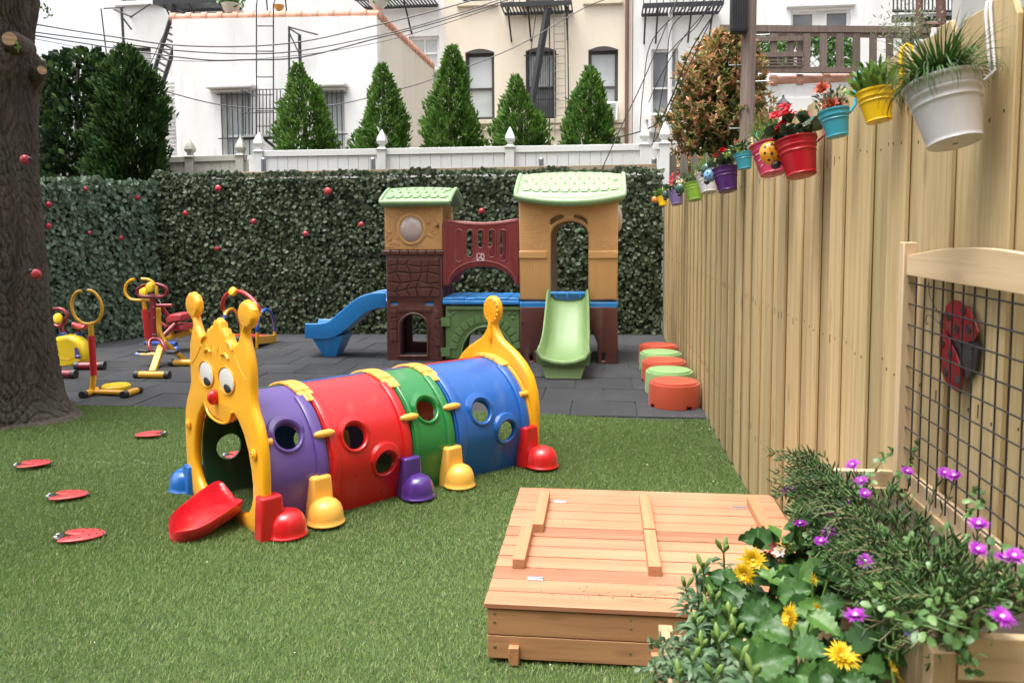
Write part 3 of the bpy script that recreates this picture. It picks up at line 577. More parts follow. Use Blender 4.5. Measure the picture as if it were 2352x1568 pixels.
gr.bar((r[0]-h2.location.x, -.35, r[3]), (r[2]-h2.location.x, -.35, r[3]), .04, .04); gr.bar((r[0]-.05-h2.location.x, -.3, r[1]), (r[2]+.1-h2.location.x, -.3, r[1]), .1, .12); gr.build('window_grille', m_iron, h2, sm=False)
# white extension with terracotta coping
A = PY(401, 200, YE); B = PY(868, 200, YE); zt = PY(868, 33, YE).z; xe = B.x; zl = PY(401, 41, YE).z
h3 = empty('white_extension', ((A.x+B.x)/2, YE, 0), 0, 'white stucco rear extension with terracotta coping and two barred windows', 'extension'); R = h3.location
wr = [rect(YE, 511, 206, 576, 362), rect(YE, 731, 205, 790, 350)]
holes = [[(a-R.x, c), (b_-R.x, c), (b_-R.x, d), (a-R.x, d)] for a, c, b_, d in wr]
plate('wall', [(A.x-R.x, -.1), (B.x-R.x, -.1), (B.x-R.x, zt-.03), (A.x-R.x, zl-.03)], holes, .3, m_wh, h3, 0, XZ(0, .15, 0))
b = MB(); b.box((xe-R.x-.15, (YM-YE)/2+.14, zt/2-.05), (.3, YM-YE-.3, zt-.02)); b.build('side_wall', m_cr2, h3, sm=False)
b = MB(); b.box((A.x-R.x+.15, (YM-YE)/2+.14, zl/2-.05), (.3, YM-YE-.3, zl-.02)); b.build('side_wall', m_wh, h3, sm=False)
b = MB(); b.box((0, (YM-YE)/2+.1, zt-.25), (xe-A.x-.62, YM-YE-.5, .15)); b.box((0, .75, zt/2), (xe-A.x-.62, .1, zt-.6)); b.build('roof', m_grey, h3, sm=False)
for i, r in enumerate(wr): window(h3, r, m_trim, m_gl, m_gd if 0 else m_gl, .05, .33, .2, None, .12)
for px0, px1, py in ((481, 590, 200), (708, 800, 196)):
    r = rect(YE, px0, py+8, px1, py-6); b = MB(); b.box(((r[0]+r[2])/2-R.x, -.09, (r[1]+r[3])/2), (r[2]-r[0], .22, .10)); b.box(((r[0]+r[2])/2-R.x, -.05, (r[1]+r[3])/2-.08), (r[2]-r[0]-.12, .12, .07)); b.build('window_hood', m_wh, h3, bevel=.03)
def coping(root, a, c, n, name='coping'):
    a = Vector(a); c = Vector(c); b = MB()
    for k in range(n):
        p = a.lerp(c, k/n); q_ = a.lerp(c, (k+1)/n); d = (q_-p).normalized(); b.tube([p-d*.02, p+d*.10, p+d*.101, q_+d*.0], [.115, .115, .09, .085], 12)
    return b.build(name, m_tc, root)
coping(h3, (A.x-R.x-.05, .12, zl+.02), (B.x-R.x+.02, .12, zt+.02), 13); coping(h3, (B.x-R.x-.05, .1, zt+.02), (B.x-R.x-.05, YM-YE-.1, zt+.02), 20)
b = MB(); b.bar((A.x-R.x+.3, .4, zl+.05), (B.x-R.x-.3, .4, zt+.08), .3, .06); b.build('roof_edge', m_iron, h3, sm=False)
# fire ladder with hoops and cage on the extension
def iron(name, lab, cat, segs, loc, r=.014, parts=(), m=None):
    o = empty(name, loc, 0, lab, cat); L_ = Vector(loc)
    single = ('post', 'brace', 'stringer', 'rail', 'arm', 'hoop', 'bracket', 'rung', 'tread', 'stay_rod', 'rod', 'beam')
    for nm, sg in [(n_, [s_]) for n_, l_ in segs.items() if n_ in single for s_ in l_]+[(n_, l_) for n_, l_ in segs.items() if n_ not in single]:
        b = MB()
        for s_ in sg:
            rr = s_[2] if len(s_) > 2 else r; P = [Vector(p)-L_ for p in s_[0]] if isinstance(s_[0], (list, tuple)) and len(s_) != 2 else [Vector(s_[0])-L_, Vector(s_[1])-L_]
            b.tube(P, rr, 6)
        b.build(nm, m or m_iron, o, fix=False)
    return o
yl = YE-.35
P = lambda x, y, Y=yl: PY(x, y, Y)
segs = {'rail': [(P(589, 10), P(589, 315)), (P(628, 10), P(628, 330))], 'rung': [(P(589, y), P(628, y)) for y in (60, 118, 177, 218, 255, 290)],
        'hoop': [([P(589, 12), P(592, -10, YE), P(603, -20, YE+.3), P(612, -5, YE+.6), P(614, 25, YE+.7)], 0, .016), ([P(628, 12), P(634, -10, YE), P(645, -20, YE+.3), P(655, -5, YE+.6), P(658, 25, YE+.7)], 0, .016)]}
iron('fire_ladder', 'black iron roof ladder on the front of the white extension', 'ladder', segs, tuple(P(608, 330)))
bx = [(P(x, 207), P(x, 313)) for x in range(556, 652, 8)]+[(P(552, 207), P(652, 205)), (P(552, 260), P(652, 258))]
iron('balcony_grille', 'black iron balcony railing and open gate beside the left barred window', 'railing', {'bars': bx, 'floor_edge': [(P(562, 316), P(640, 314), .06)], 'brace': [(P(605, 318), P(640, 345, YE), .03), (P(556, 205), P(590, 222, YE-.8), .014)]}, tuple(P(600, 315)), .011)
iron('pulley_frame', 'black iron clothesline frame fixed to the extension above the peaked arborvitae', 'bracket', {'post': [(P(664, 62), P(664, 200), .022), (P(688, 80), P(690, 170), .035)], 'arm': [(P(662, 62), P(730, 80), .02), (P(662, 64), P(690, 82), .02), (P(664, 75), P(690, 130), .014)]}, tuple(P(676, 200)), .02)
b = MB(); t_ = tag(MB().tube([(0, 0, 0), (.35, 0, .0)], .0, 4).build('tmp', m_iron)) ; bpy.data.objects.remove(t_)
iron('railing', 'low black railing at the foot of the left barred window', 'railing', {'bars': [(P(527+i*6, 368), P(527+i*6, 380)) for i in range(8)]+[(P(525, 368), P(572, 368)), (P(525, 380), P(572, 380))]}, tuple(P(548, 385)), .01)
# fire stairs on the white house
yf = YM-.9; P = lambda x, y, Y=yf: PY(x, y, Y)
st = {'stringer': [(P(402, 12), P(346, 190), .06), (P(428, 22), P(370, 205), .06)], 'tread': [(P(402-56*t, 12+178*t), P(428-58*t, 22+183*t), .035) for t in np.linspace(.05, .95, 13)], 'rod': [(P(345, 10), P(300, 40, YM), .02), (P(398, 30), P(340, 160), .012)]}
iron('fire_stairs', 'steep black fire escape stairs on the tall white house', 'stairs', st, tuple(P(358, 200)))
def platform(name, lab, x0, x1, y, brs, depth=1.0, rail=None):
    a = PY(x0, y, YM-depth); c = PY(x1, y, YM-depth); L_ = Vector(((a.x+c.x)/2, YM-depth/2, a.z)); o = empty(name, L_, 0, lab, 'fire escape'); b = MB()
    b.bar(Vector((a.x, YM-depth, a.z))-L_, Vector((c.x, YM-depth, a.z))-L_, .05, .12); b.bar(Vector((a.x, YM-.05, a.z))-L_, Vector((c.x, YM-.05, a.z))-L_, .05, .08)
    n_ = int((c.x-a.x)/.09)
    for i in range(n_+1): x = a.x+(c.x-a.x)*i/n_; b.bar(Vector((x, YM-depth, a.z))-L_, Vector((x, YM-.05, a.z))-L_, .035, .03)
    b.build('platform', m_iron, o, sm=False); b = MB(); k = MB()
    for px in brs:
        p = PY(px, y, YM-depth); k = MB(); k.tube([Vector((p.x, YM-depth+.05, a.z))-L_, Vector((p.x, YM, a.z-.75))-L_], .025, 6); k.build('bracket', m_iron, o)
    n_ = int((c.x-a.x)/.16)
    for i in range(n_+1): x = a.x+(c.x-a.x)*i/n_; b.tube([Vector((x, YM-depth, a.z))-L_, Vector((x, YM-depth, a.z+.95))-L_], .012, 5)
    b.tube([Vector((a.x, YM-depth, a.z+.95))-L_, Vector((c.x, YM-depth, a.z+.95))-L_], .02, 6); b.build('railing', m_iron, o); return o
platform('fire_escape', 'black fire escape landing at the top of the steep stairs on the white house', 352, 520, 6, (372, 430, 500)); platform('fire_escape', 'black fire escape landing above the terracotta coping', 815, 990, -2, (850, 925))
platform('fire_escape', 'black fire escape landing on the cream house above its middle window', 1150, 1312, 12, (1165, 1212, 1300))
platform('fire_escape', 'black fire escape landing on the narrow white house next to the drain pipe', 1478, 1662, 14, (1484, 1512, 1590, 1640))
iron('drop_ladder', 'slanted dark fire escape ladder crossing the middle window of the cream house', 'ladder', {'ladder_body': [(P(1258, 20), P(1222, 236), .11)], 'stay_rod': [(P(1262, 22), P(1262, 300), .02), (P(1232, 28), P(1210, 180), .012), (P(1303, 16), P(1307, 300), .02)]}, tuple(P(1222, 240)))
iron('thin_ladder', 'thin pale iron ladder beside the middle window of the cream house', 'ladder', {'rail': [(P(1272, 30), P(1275, 312), .014), (P(1297, 30), P(1300, 312), .014)], 'rung': [(P(1272, y), P(1298, y-1), .01) for y in range(45, 312, 17)]}, tuple(P(1285, 312)), m=paint('grey_iron', (.2, .19, .18), .6))
P3 = lambda x, y: PY(x, y, 21.5)
iron('clothes_pole', 'thin black iron clothesline gallows at the left corner of the white house', 'bracket', {'post': [(P3(232, 20), P3(250, 170), .018), (P3(279, 18), P3(287, 150), .035)], 'arm': [(P3(238, 20), P3(286, 17), .02), (P3(262, 22), P3(300, 38), .03), (P3(281, 40), P3(302, 68), .025)]}, tuple(P3(285, 170)))
# narrow white house and the far right white house
xa3, xb3 = PY(1454, 100, YM).x, PY(1700, 100, YM).x
h4 = empty('narrow_house', ((xa3+xb3)/2, YM, 0), 0, 'narrow white house with a tall window behind the photinia bush', 'house'); wr = [rect(YM, 1495, 112, 1558, 265)]
facade(h4, YM+.06, xa3, xb3, 10.5, wr, m_wh); solid(h4, xa3, xb3, YM+.06, 30, 10.5, m_wh); w = window(h4, wr[0], m_trim, m_gd, m_gd, .06, .42, .16, m_trim)
b = MB(); a = PY(1540, 20, YM-.1)-h4.location; b.tube([(a.x, -.12, 0), (a.x, -.12, 10)], .06, 10); b.build('drain_pipe', m_trim, h4)
def ac(px, py, w_, lab):
    a = PY(px, py, YM-.25); o = empty('air_conditioner', a, 0, lab, 'air conditioner'); b = MB(); b.box((0, 0, 0), (w_, .5, .5)); b.build('case', m_trim, o, bevel=.02); g = MB()
    for k in range(9): g.box((0, -.255, -.19+k*.047), (w_-.12, .012, .022))
    g.build('grille', paint('grey_grille', (.35, .35, .35), .6), o, sm=False)
ac(1401, 258, .42, 'white window air conditioner in the rightmost cream house window'); ac(1513, 284, .55, 'white air conditioner below the tall window of the narrow white house')
YR = 21.; xa4, xb4 = PY(1700, 60, YR).x, PY(2500, 60, YR).x
h5 = empty('right_house', ((xa4+xb4)/2, YR, 0), 0, 'white house at the upper right with a double window above the brown deck railing', 'house'); wr = [rect(YR, 1816, 20, 1955, 72)]
facade(h5, YR, xa4, xb4, 10, wr, m_wh); solid(h5, xa4, xb4, YR, 29, 10, m_wh); w = window(h5, wr[0], m_trim, m_gd, m_gd, .07, 0, .14, m_trim, None, .34)
b = MB(); r = rect(YR, 1806, 16, 1963, 8); b.box(((r[0]+r[2])/2-h5.location.x, -.05, (r[1]+r[3])/2), (r[2]-r[0], .14, .1)); b.build('window_hood', m_trim, h5, bevel=.01)
# right-hand extension carrying the deck
xa5, xb5 = PY(1655, 200, YD).x, PY(2140, 200, YD).x; zd = PY(1900, 186, YD).z
h6 = empty('deck_extension', ((xa5+xb5)/2, YD, 0), 0, 'low white extension with terracotta edge below the brown deck', 'extension')
facade(h6, YD, xa5, xb5, zd, [], m_wh); b = MB(); b.box((xa5-h6.location.x+.13, 2.4, zd/2), (.26, 4.2, zd-.02)); b.build('side_wall', m_wh, h6, sm=False)
b = MB(); b.box((0, 2.4, zd-.1), (xb5-xa5-.6, 4.3, .12)); b.build('roof', m_grey, h6, sm=False)
p0 = PY(1772, 179, YD)-h6.location; coping(h6, (p0.x, .05, zd+.03), ((xb5-xa5)/2-.02, .05, zd+.05), 6)
for k, (a_, c_) in enumerate(((1770, 1860),)): 
    b = MB(); r = rect(YD, 1780, 300, 1862, 225); b.box(((r[0]+r[2])/2-h6.location.x, -.012, (r[1]+r[3])/2), (r[2]-r[0], .03, r[3]-r[1])); b.build('wall_panel', m_wh, h6, bevel=.01)
m_deck = wood('deck_brown', (.18, .13, .105), (.11, .078, .062), 2, 22, .7, .2, .3)
dk = empty('deck_railing', (PY(1900, 165, YD).x, YD-.1, zd), 0, 'weathered brown wooden deck railing on the right extension', 'railing'); R = dk.location
Q = lambda x, y, e=0: PY(x, y, YD-.1)-R+Vector((0, e, 0))
b = MB(); b.bar(Q(1652, 66), Q(2135, 70), .12, .10, up=(0, 1, 0)); b.bar(Q(1652, 74), Q(2135, 84), .05, .09); b.build('top_rail', m_deck, dk, sm=False)
b = MB(); b.bar(Q(1640, 160), Q(2110, 163), .10, .10); b.build('bottom_rail', m_deck, dk, sm=False)
bl = MB()
for px in range(1662, 2110, 38):
    wd = 17 if 1880 < px else 15; bl.bar(Q(px, 78, -.03), Q(px, 157, -.03), .13, .025, up=(0, 1, 0))
bl.build('balusters', m_deck, dk, sm=False)
for px in (1660, 1838, 2092): b = MB(); b.bar(Q(px, 62, .05), Q(px, 166, .05), .11, .09); b.build('post', m_deck, dk, sm=False)
b = MB(); b.bar(Q(1735, 92, -.06), Q(1842, 90, -.06), .03, .09); b.bar(Q(1735, 128, -.06), Q(1842, 126, -.06), .03, .09)
b.build('mid_rail', m_deck, dk, sm=False); b = MB()
for k in range(12): b.bar(Q(1735+k*9, 130, -.045), Q(1735+k*9, 156, -.045), .025, .012)
for k in range(4): b.bar(Q(1735, 133+k*7, -.06), Q(1840, 132+k*7, -.06), .012, .03)
b.build('lattice', m_deck, dk, sm=False)
# leafy trellis screen behind the railing
m_fol = leafm('hanging_leaves', [(.06, .16, .03), (.10, .24, .05), (.16, .32, .08)], .5, .35, .4)
o = empty('green_screen', (PY(1880, 120, YD+.9).x, YD+.9, zd), 0, 'bright green leafy screen seen between the brown deck balusters', 'leaf screen'); R = o.location
b = MB(); a = PY(1650, 160, YD+.9)-R; c = PY(1960, 78, YD+.9)-R
H_ = c.z-a.z
for k in range(int((c.x-a.x)/.16)+6):
    x = a.x+k*.16; b.tube([(min(max(x, a.x), c.x), 0, a.z), (min(x+H_, c.x), 0, a.z+min(H_, c.x-x))], .008, 4); b.tube([(min(x, c.x), 0, c.z-.0), (min(x+H_, c.x), 0, c.z-min(H_, c.x-x))], .008, 4) if x < c.x else None
b.build('wire_mesh', m_galv, o, sm=False); n = 1700; C = np.stack([rng.uniform(a.x, c.x, n), rng.uniform(-.05, .12, n), rng.uniform(a.z, c.z+.05, n)], 1); C = C[(np.sin(C[:, 0]*5)+np.sin(C[:, 2]*9+C[:, 0]*3) > -.7)]
V, F_ = leafcore(C, rng.normal(0, 1, C.shape)+[0, 0, -1], rng.normal(0, .5, C.shape)+[0, -1, 0], .10, .075); npmesh('leaves', V, F_, m_fol, o)
# iron balcony at the far right
yb_ = 19.; P = lambda x, y, Y=yb_: PY(x, y, Y)
iron('iron_balcony', 'black iron balcony with shrubs at the upper right', 'balcony', {'railing': [(P(x, -40), P(x, 26)) for x in range(2052, 2300, 9)]+[(P(2050, 26), P(2300, 26), .03), (P(2050, -2), P(2300, -2), .02)], 'floor_plate': [(P(2050, 44), P(2300, 34), .09)], 'bracket': [(P(2052, 46), P(2060, 60, 21), .03)]}, tuple(P(2170, 40)), .016)
m_rust = paint('rusty_brown', (.13, .06, .045), .7)
iron('brown_frame', 'dark brown timber pergola posts behind the grass pot', 'frame', {'post': [(PY(2113, -50, 15), PY(2110, 85, 15), .06), (PY(2160, -50, 15), PY(2163, 85, 15), .075)], 'beam': [(PY(2105, 57, 15), PY(2170, 57, 15), .05)]}, tuple(PY(2135, 90, 15)), .02, m=m_rust)
m_olive = leafm('olive_leaves', [(.22, .26, .14), (.3, .33, .2), (.14, .2, .08)], .5, .3)
o = empty('olive_shrub', PY(2090, 70, 14.6), 0, 'silvery shrub on the deck behind the yellow pot', 'shrub'); n = 500; C = rng.normal(0, 1, (n, 3))*[.22, .2, .2]+[0, 0, .05]; V, F_ = leafcore(C, rng.normal(0, .7, (n, 3))+[0, 0, .7], rng.normal(0, 1, (n, 3)), .09, .02); npmesh('foliage', V, F_, m_olive, o)
b = MB(); b.tube([(0, 0, -.5), (.02, 0, -.1), (.03, 0, .15)], .02, 6); b.build('stem', m_bark, o)
b = MB(); a = PY(2215, 20, 12); 
h7 = empty('grey_wall', (a.x+.4, 12, 0), 0, 'grey stucco wall end behind the big white pot', 'wall'); b.box((0, 0, 3.1), (1.0, .3, 6.4)); b.build('wall', stucco('grey_stucco', (.42, .42, .40), (.33, .33, .31)), h7, sm=False)
# pots on the copings
m_potw = paint('white_planter', (.75, .73, .68), .6); m_poty = paint('ochre_pot', (.62, .36, .10), .5)
def bowl(name, lab, px, py, Y, r, m, plant):
    o = empty(name, PY(px, py, Y), 0, lab, 'planter'); b = MB(); b.lathe([(r*.5, 0), (r*.9, r*.5), (r, r*.9), (r*1.08, r*1.05), (r*1.02, r*1.08), (r*.9, r*.9), (0, r*.85)], 20); b.build('bowl', m, o)
    if plant: n = 260; C = rng.normal(0, 1, (n, 3))*[r*.7, r*.7, r*.4]+[0, 0, r*1.5]; V, F_ = leafcore(C, rng.normal(0, .7, (n, 3))+[0, 0, .7], rng.normal(0, 1, (n, 3)), .1, .06); npmesh('plant', V, F_, m_fol, o)
bowl('roof_planter', 'white planter with bushy green plant on the left end of the terracotta coping', 531, 32, YE+.25, .19, m_potw, 1); bowl('roof_planter', 'white urn at the corner where the terracotta coping turns', 869, 22, YE+.3, .2, m_potw, 1); bowl('flower_pot', 'small ochre pot on the coping between the ladder hoops', 641, 25, YE+.25, .11, m_poty, 0)
# small terracotta bird box at the extension corner
o = empty('wall_niche', PY(1010, 345, 17.6), 0, 'small terracotta roofed wall niche behind the arborvitaes', 'niche'); b = MB(); b.box((-.02, 0, .12), (.3, .2, .42)); b.build('box', m_cr2, o, sm=False); b = MB(); b.bar((-.24, -.05, .43), (.22, -.05, .27), .3, .06); b.build('roof', m_tc, o, sm=False)
# lamp on the garden wall
o = empty('garden_lamp', PY(1797, 330, 11.), 0, 'small black lantern on a post above the fence tops near the pink pot', 'lamp'); z = PY(1797, 262, 11.).z-o.location.z; b = MB(); b.tube([(0, 0, 0), (0, 0, z)], .015, 8); b.build('post', m_iron, o)
b = MB(); b.lathe([(.035, z), (.055, z+.02), (.05, z+.03)], 6); b.lathe([(.1, z+.13), (.04, z+.18), (.02, z+.2), (.012, z+.24), (0, z+.25)], 6)
for k in range(6): a = k*pi/3; b.tube([(.05*cos(a), .05*sin(a), z+.02), (.085*cos(a), .085*sin(a), z+.14)], .006, 4)
ln = b.build('lantern_frame', m_iron, o); b = MB(); b.lathe([(.045, z+.03), (.078, z+.135)], 6); b.build('glass', m_gl, ln, sm=False)

# ---------------- utility pole and cables ----------------
m_pole = wood('pole_wood', (.27, .205, .17), (.15, .11, .09), 2, 30, .85, .3, .1)
YP = 11.9; c = PY(1712, 330, YP); o = empty('utility_pole', (c.x, YP, 0), 0, 'weathered brown utility pole rising behind the pine fence', 'pole'); b = MB(); n_ = 40
t_ = PY(1724, -60, YP); b.tube([((t_.x-c.x)*i/n_*(1), 0, (t_.z+1)*i/n_) for i in range(n_+1)], [(17-2.*i/n_)/FP*YP+random.uniform(-.002, .002) for i in range(n_+1)], 20); b.build('shaft', m_pole, o)
for (y, s_) in ((82, 1), (188, 1), (295, -1), (150, -1)):
    p = PY(1720, y, YP)-o.location; b = MB(); b.tube([(p.x, 0, p.z), (p.x+s_*.28, -.02, p.z), (p.x+s_*.28, -.02, p.z+.05)], .011, 6); b.build('step_bolt', m_galv, o)
b = MB(); p = PY(1697, 20, YP-.1)-o.location; b.box((p.x-.0, -.12, p.z+.1), (.24, .16, .9)); bx_ = b.build('cable_box', m_iron, o, bevel=.03)
b = MB(); [b.box((p.x-.1+.033*k, -.208, p.z+.1), (.012, .02, .8)) for k in range(7)]; b.build('ribs', m_iron, bx_, sm=False)
m_cable = paint('cable_black', (.02, .02, .022), .5)
def cable(pts, Y0, Y1, r, lab, sag=0):
    n_ = len(pts); P = [PY(x, y, Y0+(Y1-Y0)*i/(n_-1)) for i, (x, y) in enumerate(pts)]; L_ = P[0]; b = MB(); b.tube(smooth_path([p-L_ for p in P], 6), r, 5); o = b.build('cable', m_cable); o.location = L_; tag(o, lab, 'cable', 'overhead cables')
cable([(30, 45), (92, 58), (255, 84), (400, 104), (560, 107), (700, 95), (850, 62), (1000, 25), (1110, -6)], 13, 16.6, .014, 'uppermost long cable sagging across the white extension')
cable([(30, 66), (92, 76), (250, 96), (400, 116), (560, 124), (690, 117), (860, 84), (1000, 48), (1170, -8)], 13, 16.6, .012, 'second long cable sagging across the white extension')
cable([(30, 76), (92, 84), (310, 118), (470, 138), (560, 138), (690, 132), (860, 90), (1010, 50), (1190, -8)], 13, 16.6, .014, 'third long cable sagging across the white extension')
cable([(30, 82), (92, 92), (300, 130), (480, 141), (690, 127), (860, 100), (1000, 62), (1180, 2)], 13.3, 16.6, .007, 'thin lowest cable of the sagging bundle over the left yard')
cable([(365, 206), (500, 240), (640, 250), (780, 239), (900, 210), (1000, 180), (1180, 110), (1340, 20), (1420, -10)], 12.1, 15, .009, 'single thin cable passing in front of the arborvitae tops')
cable([(1381, 392), (1430, 285), (1480, 180), (1530, 60), (1560, -12)], 10.9, 11.9, .008, 'taut stay wire rising from the timber beam to the upper right')
for k, (pts, lab) in enumerate([([(1670, -10), (1590, 110), (1540, 230), (1500, 290), (1400, 320)], 'loose black cable drooping from the pole to the white post'), ([(1660, -10), (1560, 200), (1500, 330), (1455, 340)], 'thin cable from the pole top to the drain pipe foot'),
        ([(1648, 0), (1575, 80), (1520, 170), (1490, 235)], 'steep thin cable left of the photinia top'), ([(1640, -5), (1600, 60), (1560, 95), (1530, 130)], 'short cable looping by the narrow house window'),
        ([(1620, 0), (1545, 60), (1530, 160), (1500, 330)], 'near vertical cable down the narrow white house'), ([(1686, 62), (1668, 160), (1660, 260), (1655, 340)], 'dark cable hanging straight down left of the utility pole'),
        ([(1694, 70), (1690, 190), (1688, 330)], 'dark conduit running down the utility pole side'), ([(1600, -5), (1500, 90), (1478, 200), (1470, 300)], 'faint cable bowing in front of the narrow house')]):
    cable(pts, 11.7, 12.2+.8*(k % 3), .007 if k else .010, lab)
# ---------------- shared plastics ----------------
p_tan = plastic('tan_plastic', lin((208, 158, 98)), .5); p_brn = plastic('brown_plastic', lin((88, 44, 38)), .4); p_red2 = plastic('dull_red_plastic', lin((130, 46, 46)), .42)
p_grf = plastic('roof_green_plastic', lin((136, 168, 118)), .42); p_grn = plastic('slide_green_plastic', lin((114, 144, 86)), .5); p_blu = plastic('sky_blue_plastic', lin((28, 130, 205)), .38)
p_moss = plastic('moss_green_plastic', lin((96, 128, 74)), .45); p_bolt = paint('bolt_steel', (.16, .13, .11), .35, metal=1); p_white = paint('white_print', (.8, .72, .70), .5); p_badge = paint('badge_red', lin((160, 25, 45)), .4)
q = N('bubble'); p_bub = q.fin((.62, .50, .47), .08, **{'Specular IOR Level': .8, 'Coat Weight': .6, 'Alpha': .85})
def join(o, mbs_or_meshes):
    bm = bmesh.new(); bm.from_mesh(o.data)
    for m in mbs_or_meshes:
        if isinstance(m, MB): me = bpy.data.meshes.new('t'); me.from_pydata(m.v, [], m.f); bm2 = bmesh.new(); bm2.from_mesh(me); bmesh.ops.recalc_face_normals(bm2, faces=bm2.faces); bm2.to_mesh(me); bm2.free()
        else: me = m
        bm.from_mesh(me); bpy.data.meshes.remove(me)
    bm.to_mesh(o.data); bm.free(); o.data.shade_smooth(); o.data.set_sharp_from_angle(angle=radians(38)); return o
YT = 8.4; T0 = Vector((-.95, YT, 0))
ps = empty('play_tower_set', T0, 0, 'plastic playset with two roofed towers, a red bridge, a blue slide and a green slide', 'playset')
L = lambda x, y: (PY(x, y, YT).x-T0.x, PY(x, y, YT).z)          # pixel -> local front-plane metres
CX = lambda c: 696.2+.344*c; CY_ = lambda c: 376.3+.344*c
LC = lambda cx, cy: L(CX(cx), CY_(cy))
def lc(*pts): return [LC(x, y) for x, y in pts]
def relief(x0, x1, z0, z1, cols, rows, y, gap=.010, th=.014, jit=.36, seed=1, skip=None):
    """raised irregular stones between the joints of a jittered grid"""
    rd = random.Random(seed); out = []; dx, dz = (x1-x0)/cols, (z1-z0)/rows
    G_ = [[(x0+i*dx+(rd.uniform(-jit, jit)*dx if 0 < i < cols else 0), z0+j*dz+(rd.uniform(-jit, jit)*dz if 0 < j < rows else 0)) for j in range(rows+1)] for i in range(cols+1)]
    for i in range(cols):
        j = 0
        while j < rows:
            p = [G_[i][j], G_[i+1][j], G_[i+1][j+1], G_[i][j+1]]; c = (sum(a for a, _ in p)/4, sum(b for _, b in p)/4); j += 1
            if skip and skip(*c): continue
            pl = [(c[0]+(a-c[0])*(1-gap/abs(dx)*1.6), c[1]+(b-c[1])*(1-gap/abs(dz)*1.6)) for a, b in p]
            pts = []
            for k in range(4):
                a, b, d = pl[k-1], pl[k], pl[(k+1) % 4]; pts += [(b[0]+(a[0]-b[0])*.2, b[1]+(a[1]-b[1])*.2), (b[0]+(rd.uniform(-.002, .002)), b[1]), (b[0]+(d[0]-b[0])*.2, b[1]+(d[1]-b[1])*.2)]
            out.append(curve_mesh(pts, [], th*2, .004, XZ(0, y, 0), 1))
    return out
# ---- tower 1 (left) ----
D1 = .62
stone_o = lc((553, 600), (925, 600), (933, 1308), (922, 1316), (572, 1316), (560, 1306))
door = lc(*[(x, y) for x, y in archp(650, 827, -1275, -1090, 14, 85)]); door = [LC(x, -y) for x, y in archp(650, 827, -1275, -1090, 14, 85)]
slots = [[LC(x, y) for x, y in rrect(a, 922, b, 942, 9)] for a, b in ((583, 634), (812, 872))]
w = plate('stone_wall', stone_o, [door]+slots, .05, p_brn, ps, .012, XZ(0, .025, 0))
dx0, dz0 = LC(600, 1290); dx1, dz1 = LC(880, 985)
a, b_ = LC(570, 890); c, d_ = LC(915, 632)
st = relief(a, c, b_, d_, 5, 5, 0, seed=3)+relief(LC(560, 0)[0], LC(612, 0)[0], LC(0, 1180)[1], LC(0, 970)[1], 1, 3, 0, seed=5)+relief(LC(858, 0)[0], LC(905, 0)[0], LC(0, 1210)[1], LC(0, 970)[1], 1, 4, 0, seed=6)+relief(LC(620, 0)[0], LC(850, 0)[0], LC(0, 988)[1], LC(0, 955)[1], 4, 1, 0, seed=7)
join(w, st)
fr = MB(); oo = [LC(x, -y) for x, y in archp(634, 843, -1290, -1090, 14, 100)]; fr_m = curve_mesh(oo, [door], .05, .014, XZ(0, .004, 0), 2); fr_m.name = 'door_frame'; link('door_frame', fr_m, p_brn, ps)
cp = MB(); x0, z0 = LC(528, 594); x1, _ = LC(942, 594)
n_ = 7
for k in range(n_): cp.box((x0+(x1-x0)*(k+.5)/n_, .02, z0), ((x1-x0)/n_-.004, .07, .055))
cp.build('stone_cap', p_brn, ps, bevel=.014, seg=3)
zb = LC(0, 1316)[1]; xl, xr = LC(560, 1000)[0], LC(932, 1000)[0]
backdoor = [(x, z) for x, z in door]
plate('back_wall', stone_o, [[(x, z) for x, z in archp(xl+.13, xr-.13, .12, .62, 12)]], .05, p_brn, ps, .012, XZ(0, D1, 0))
for s_, x_ in ((-1, xl+.02), (1, xr-.02)):
    op = [(u_, v_) for u_, v_ in archp(.16, D1-.16, .08, .36, 10)]
    Mx = Matrix.Translation((x_, 0, 0)) @ Matrix(((0, 0, 1, 0), (1, 0, 0, 0), (0, 1, 0, 0), (0, 0, 0, 1)))
    plate('side_wall', [(.045, .0), (D1-.02, .0), (D1-.02, .60 if s_ > 0 else .62), (.045, .60 if s_ > 0 else .62)], [op], .04, p_brn, ps, .01, Mx)
    b = MB(); b.box((x_, D1-.035, .90), (.05, .07, .60)); b.build('corner_post', p_brn, ps, bevel=.012)
    b = MB(); b.box((x_+(.0 if s_ < 0 else .005), D1-.02, 1.38), (.05, .085, .40)); b.build('upper_post', p_tan, ps, bevel=.014)
b = MB(); b.box(((xl+xr)/2, D1/2, .60), (xr-xl-.05, D1-.03, .045)); b.build('platform', p_blu, ps, bevel=.01)
sl_in = MB(); 
for a_, b__ in ((583, 634), (812, 872)): x, z = LC((a_+b__)/2, 932); sl_in.box((x, .045, z), (.10, .02, .04))
sl_in.build('blue_tabs', p_blu, ps, bevel=.004)
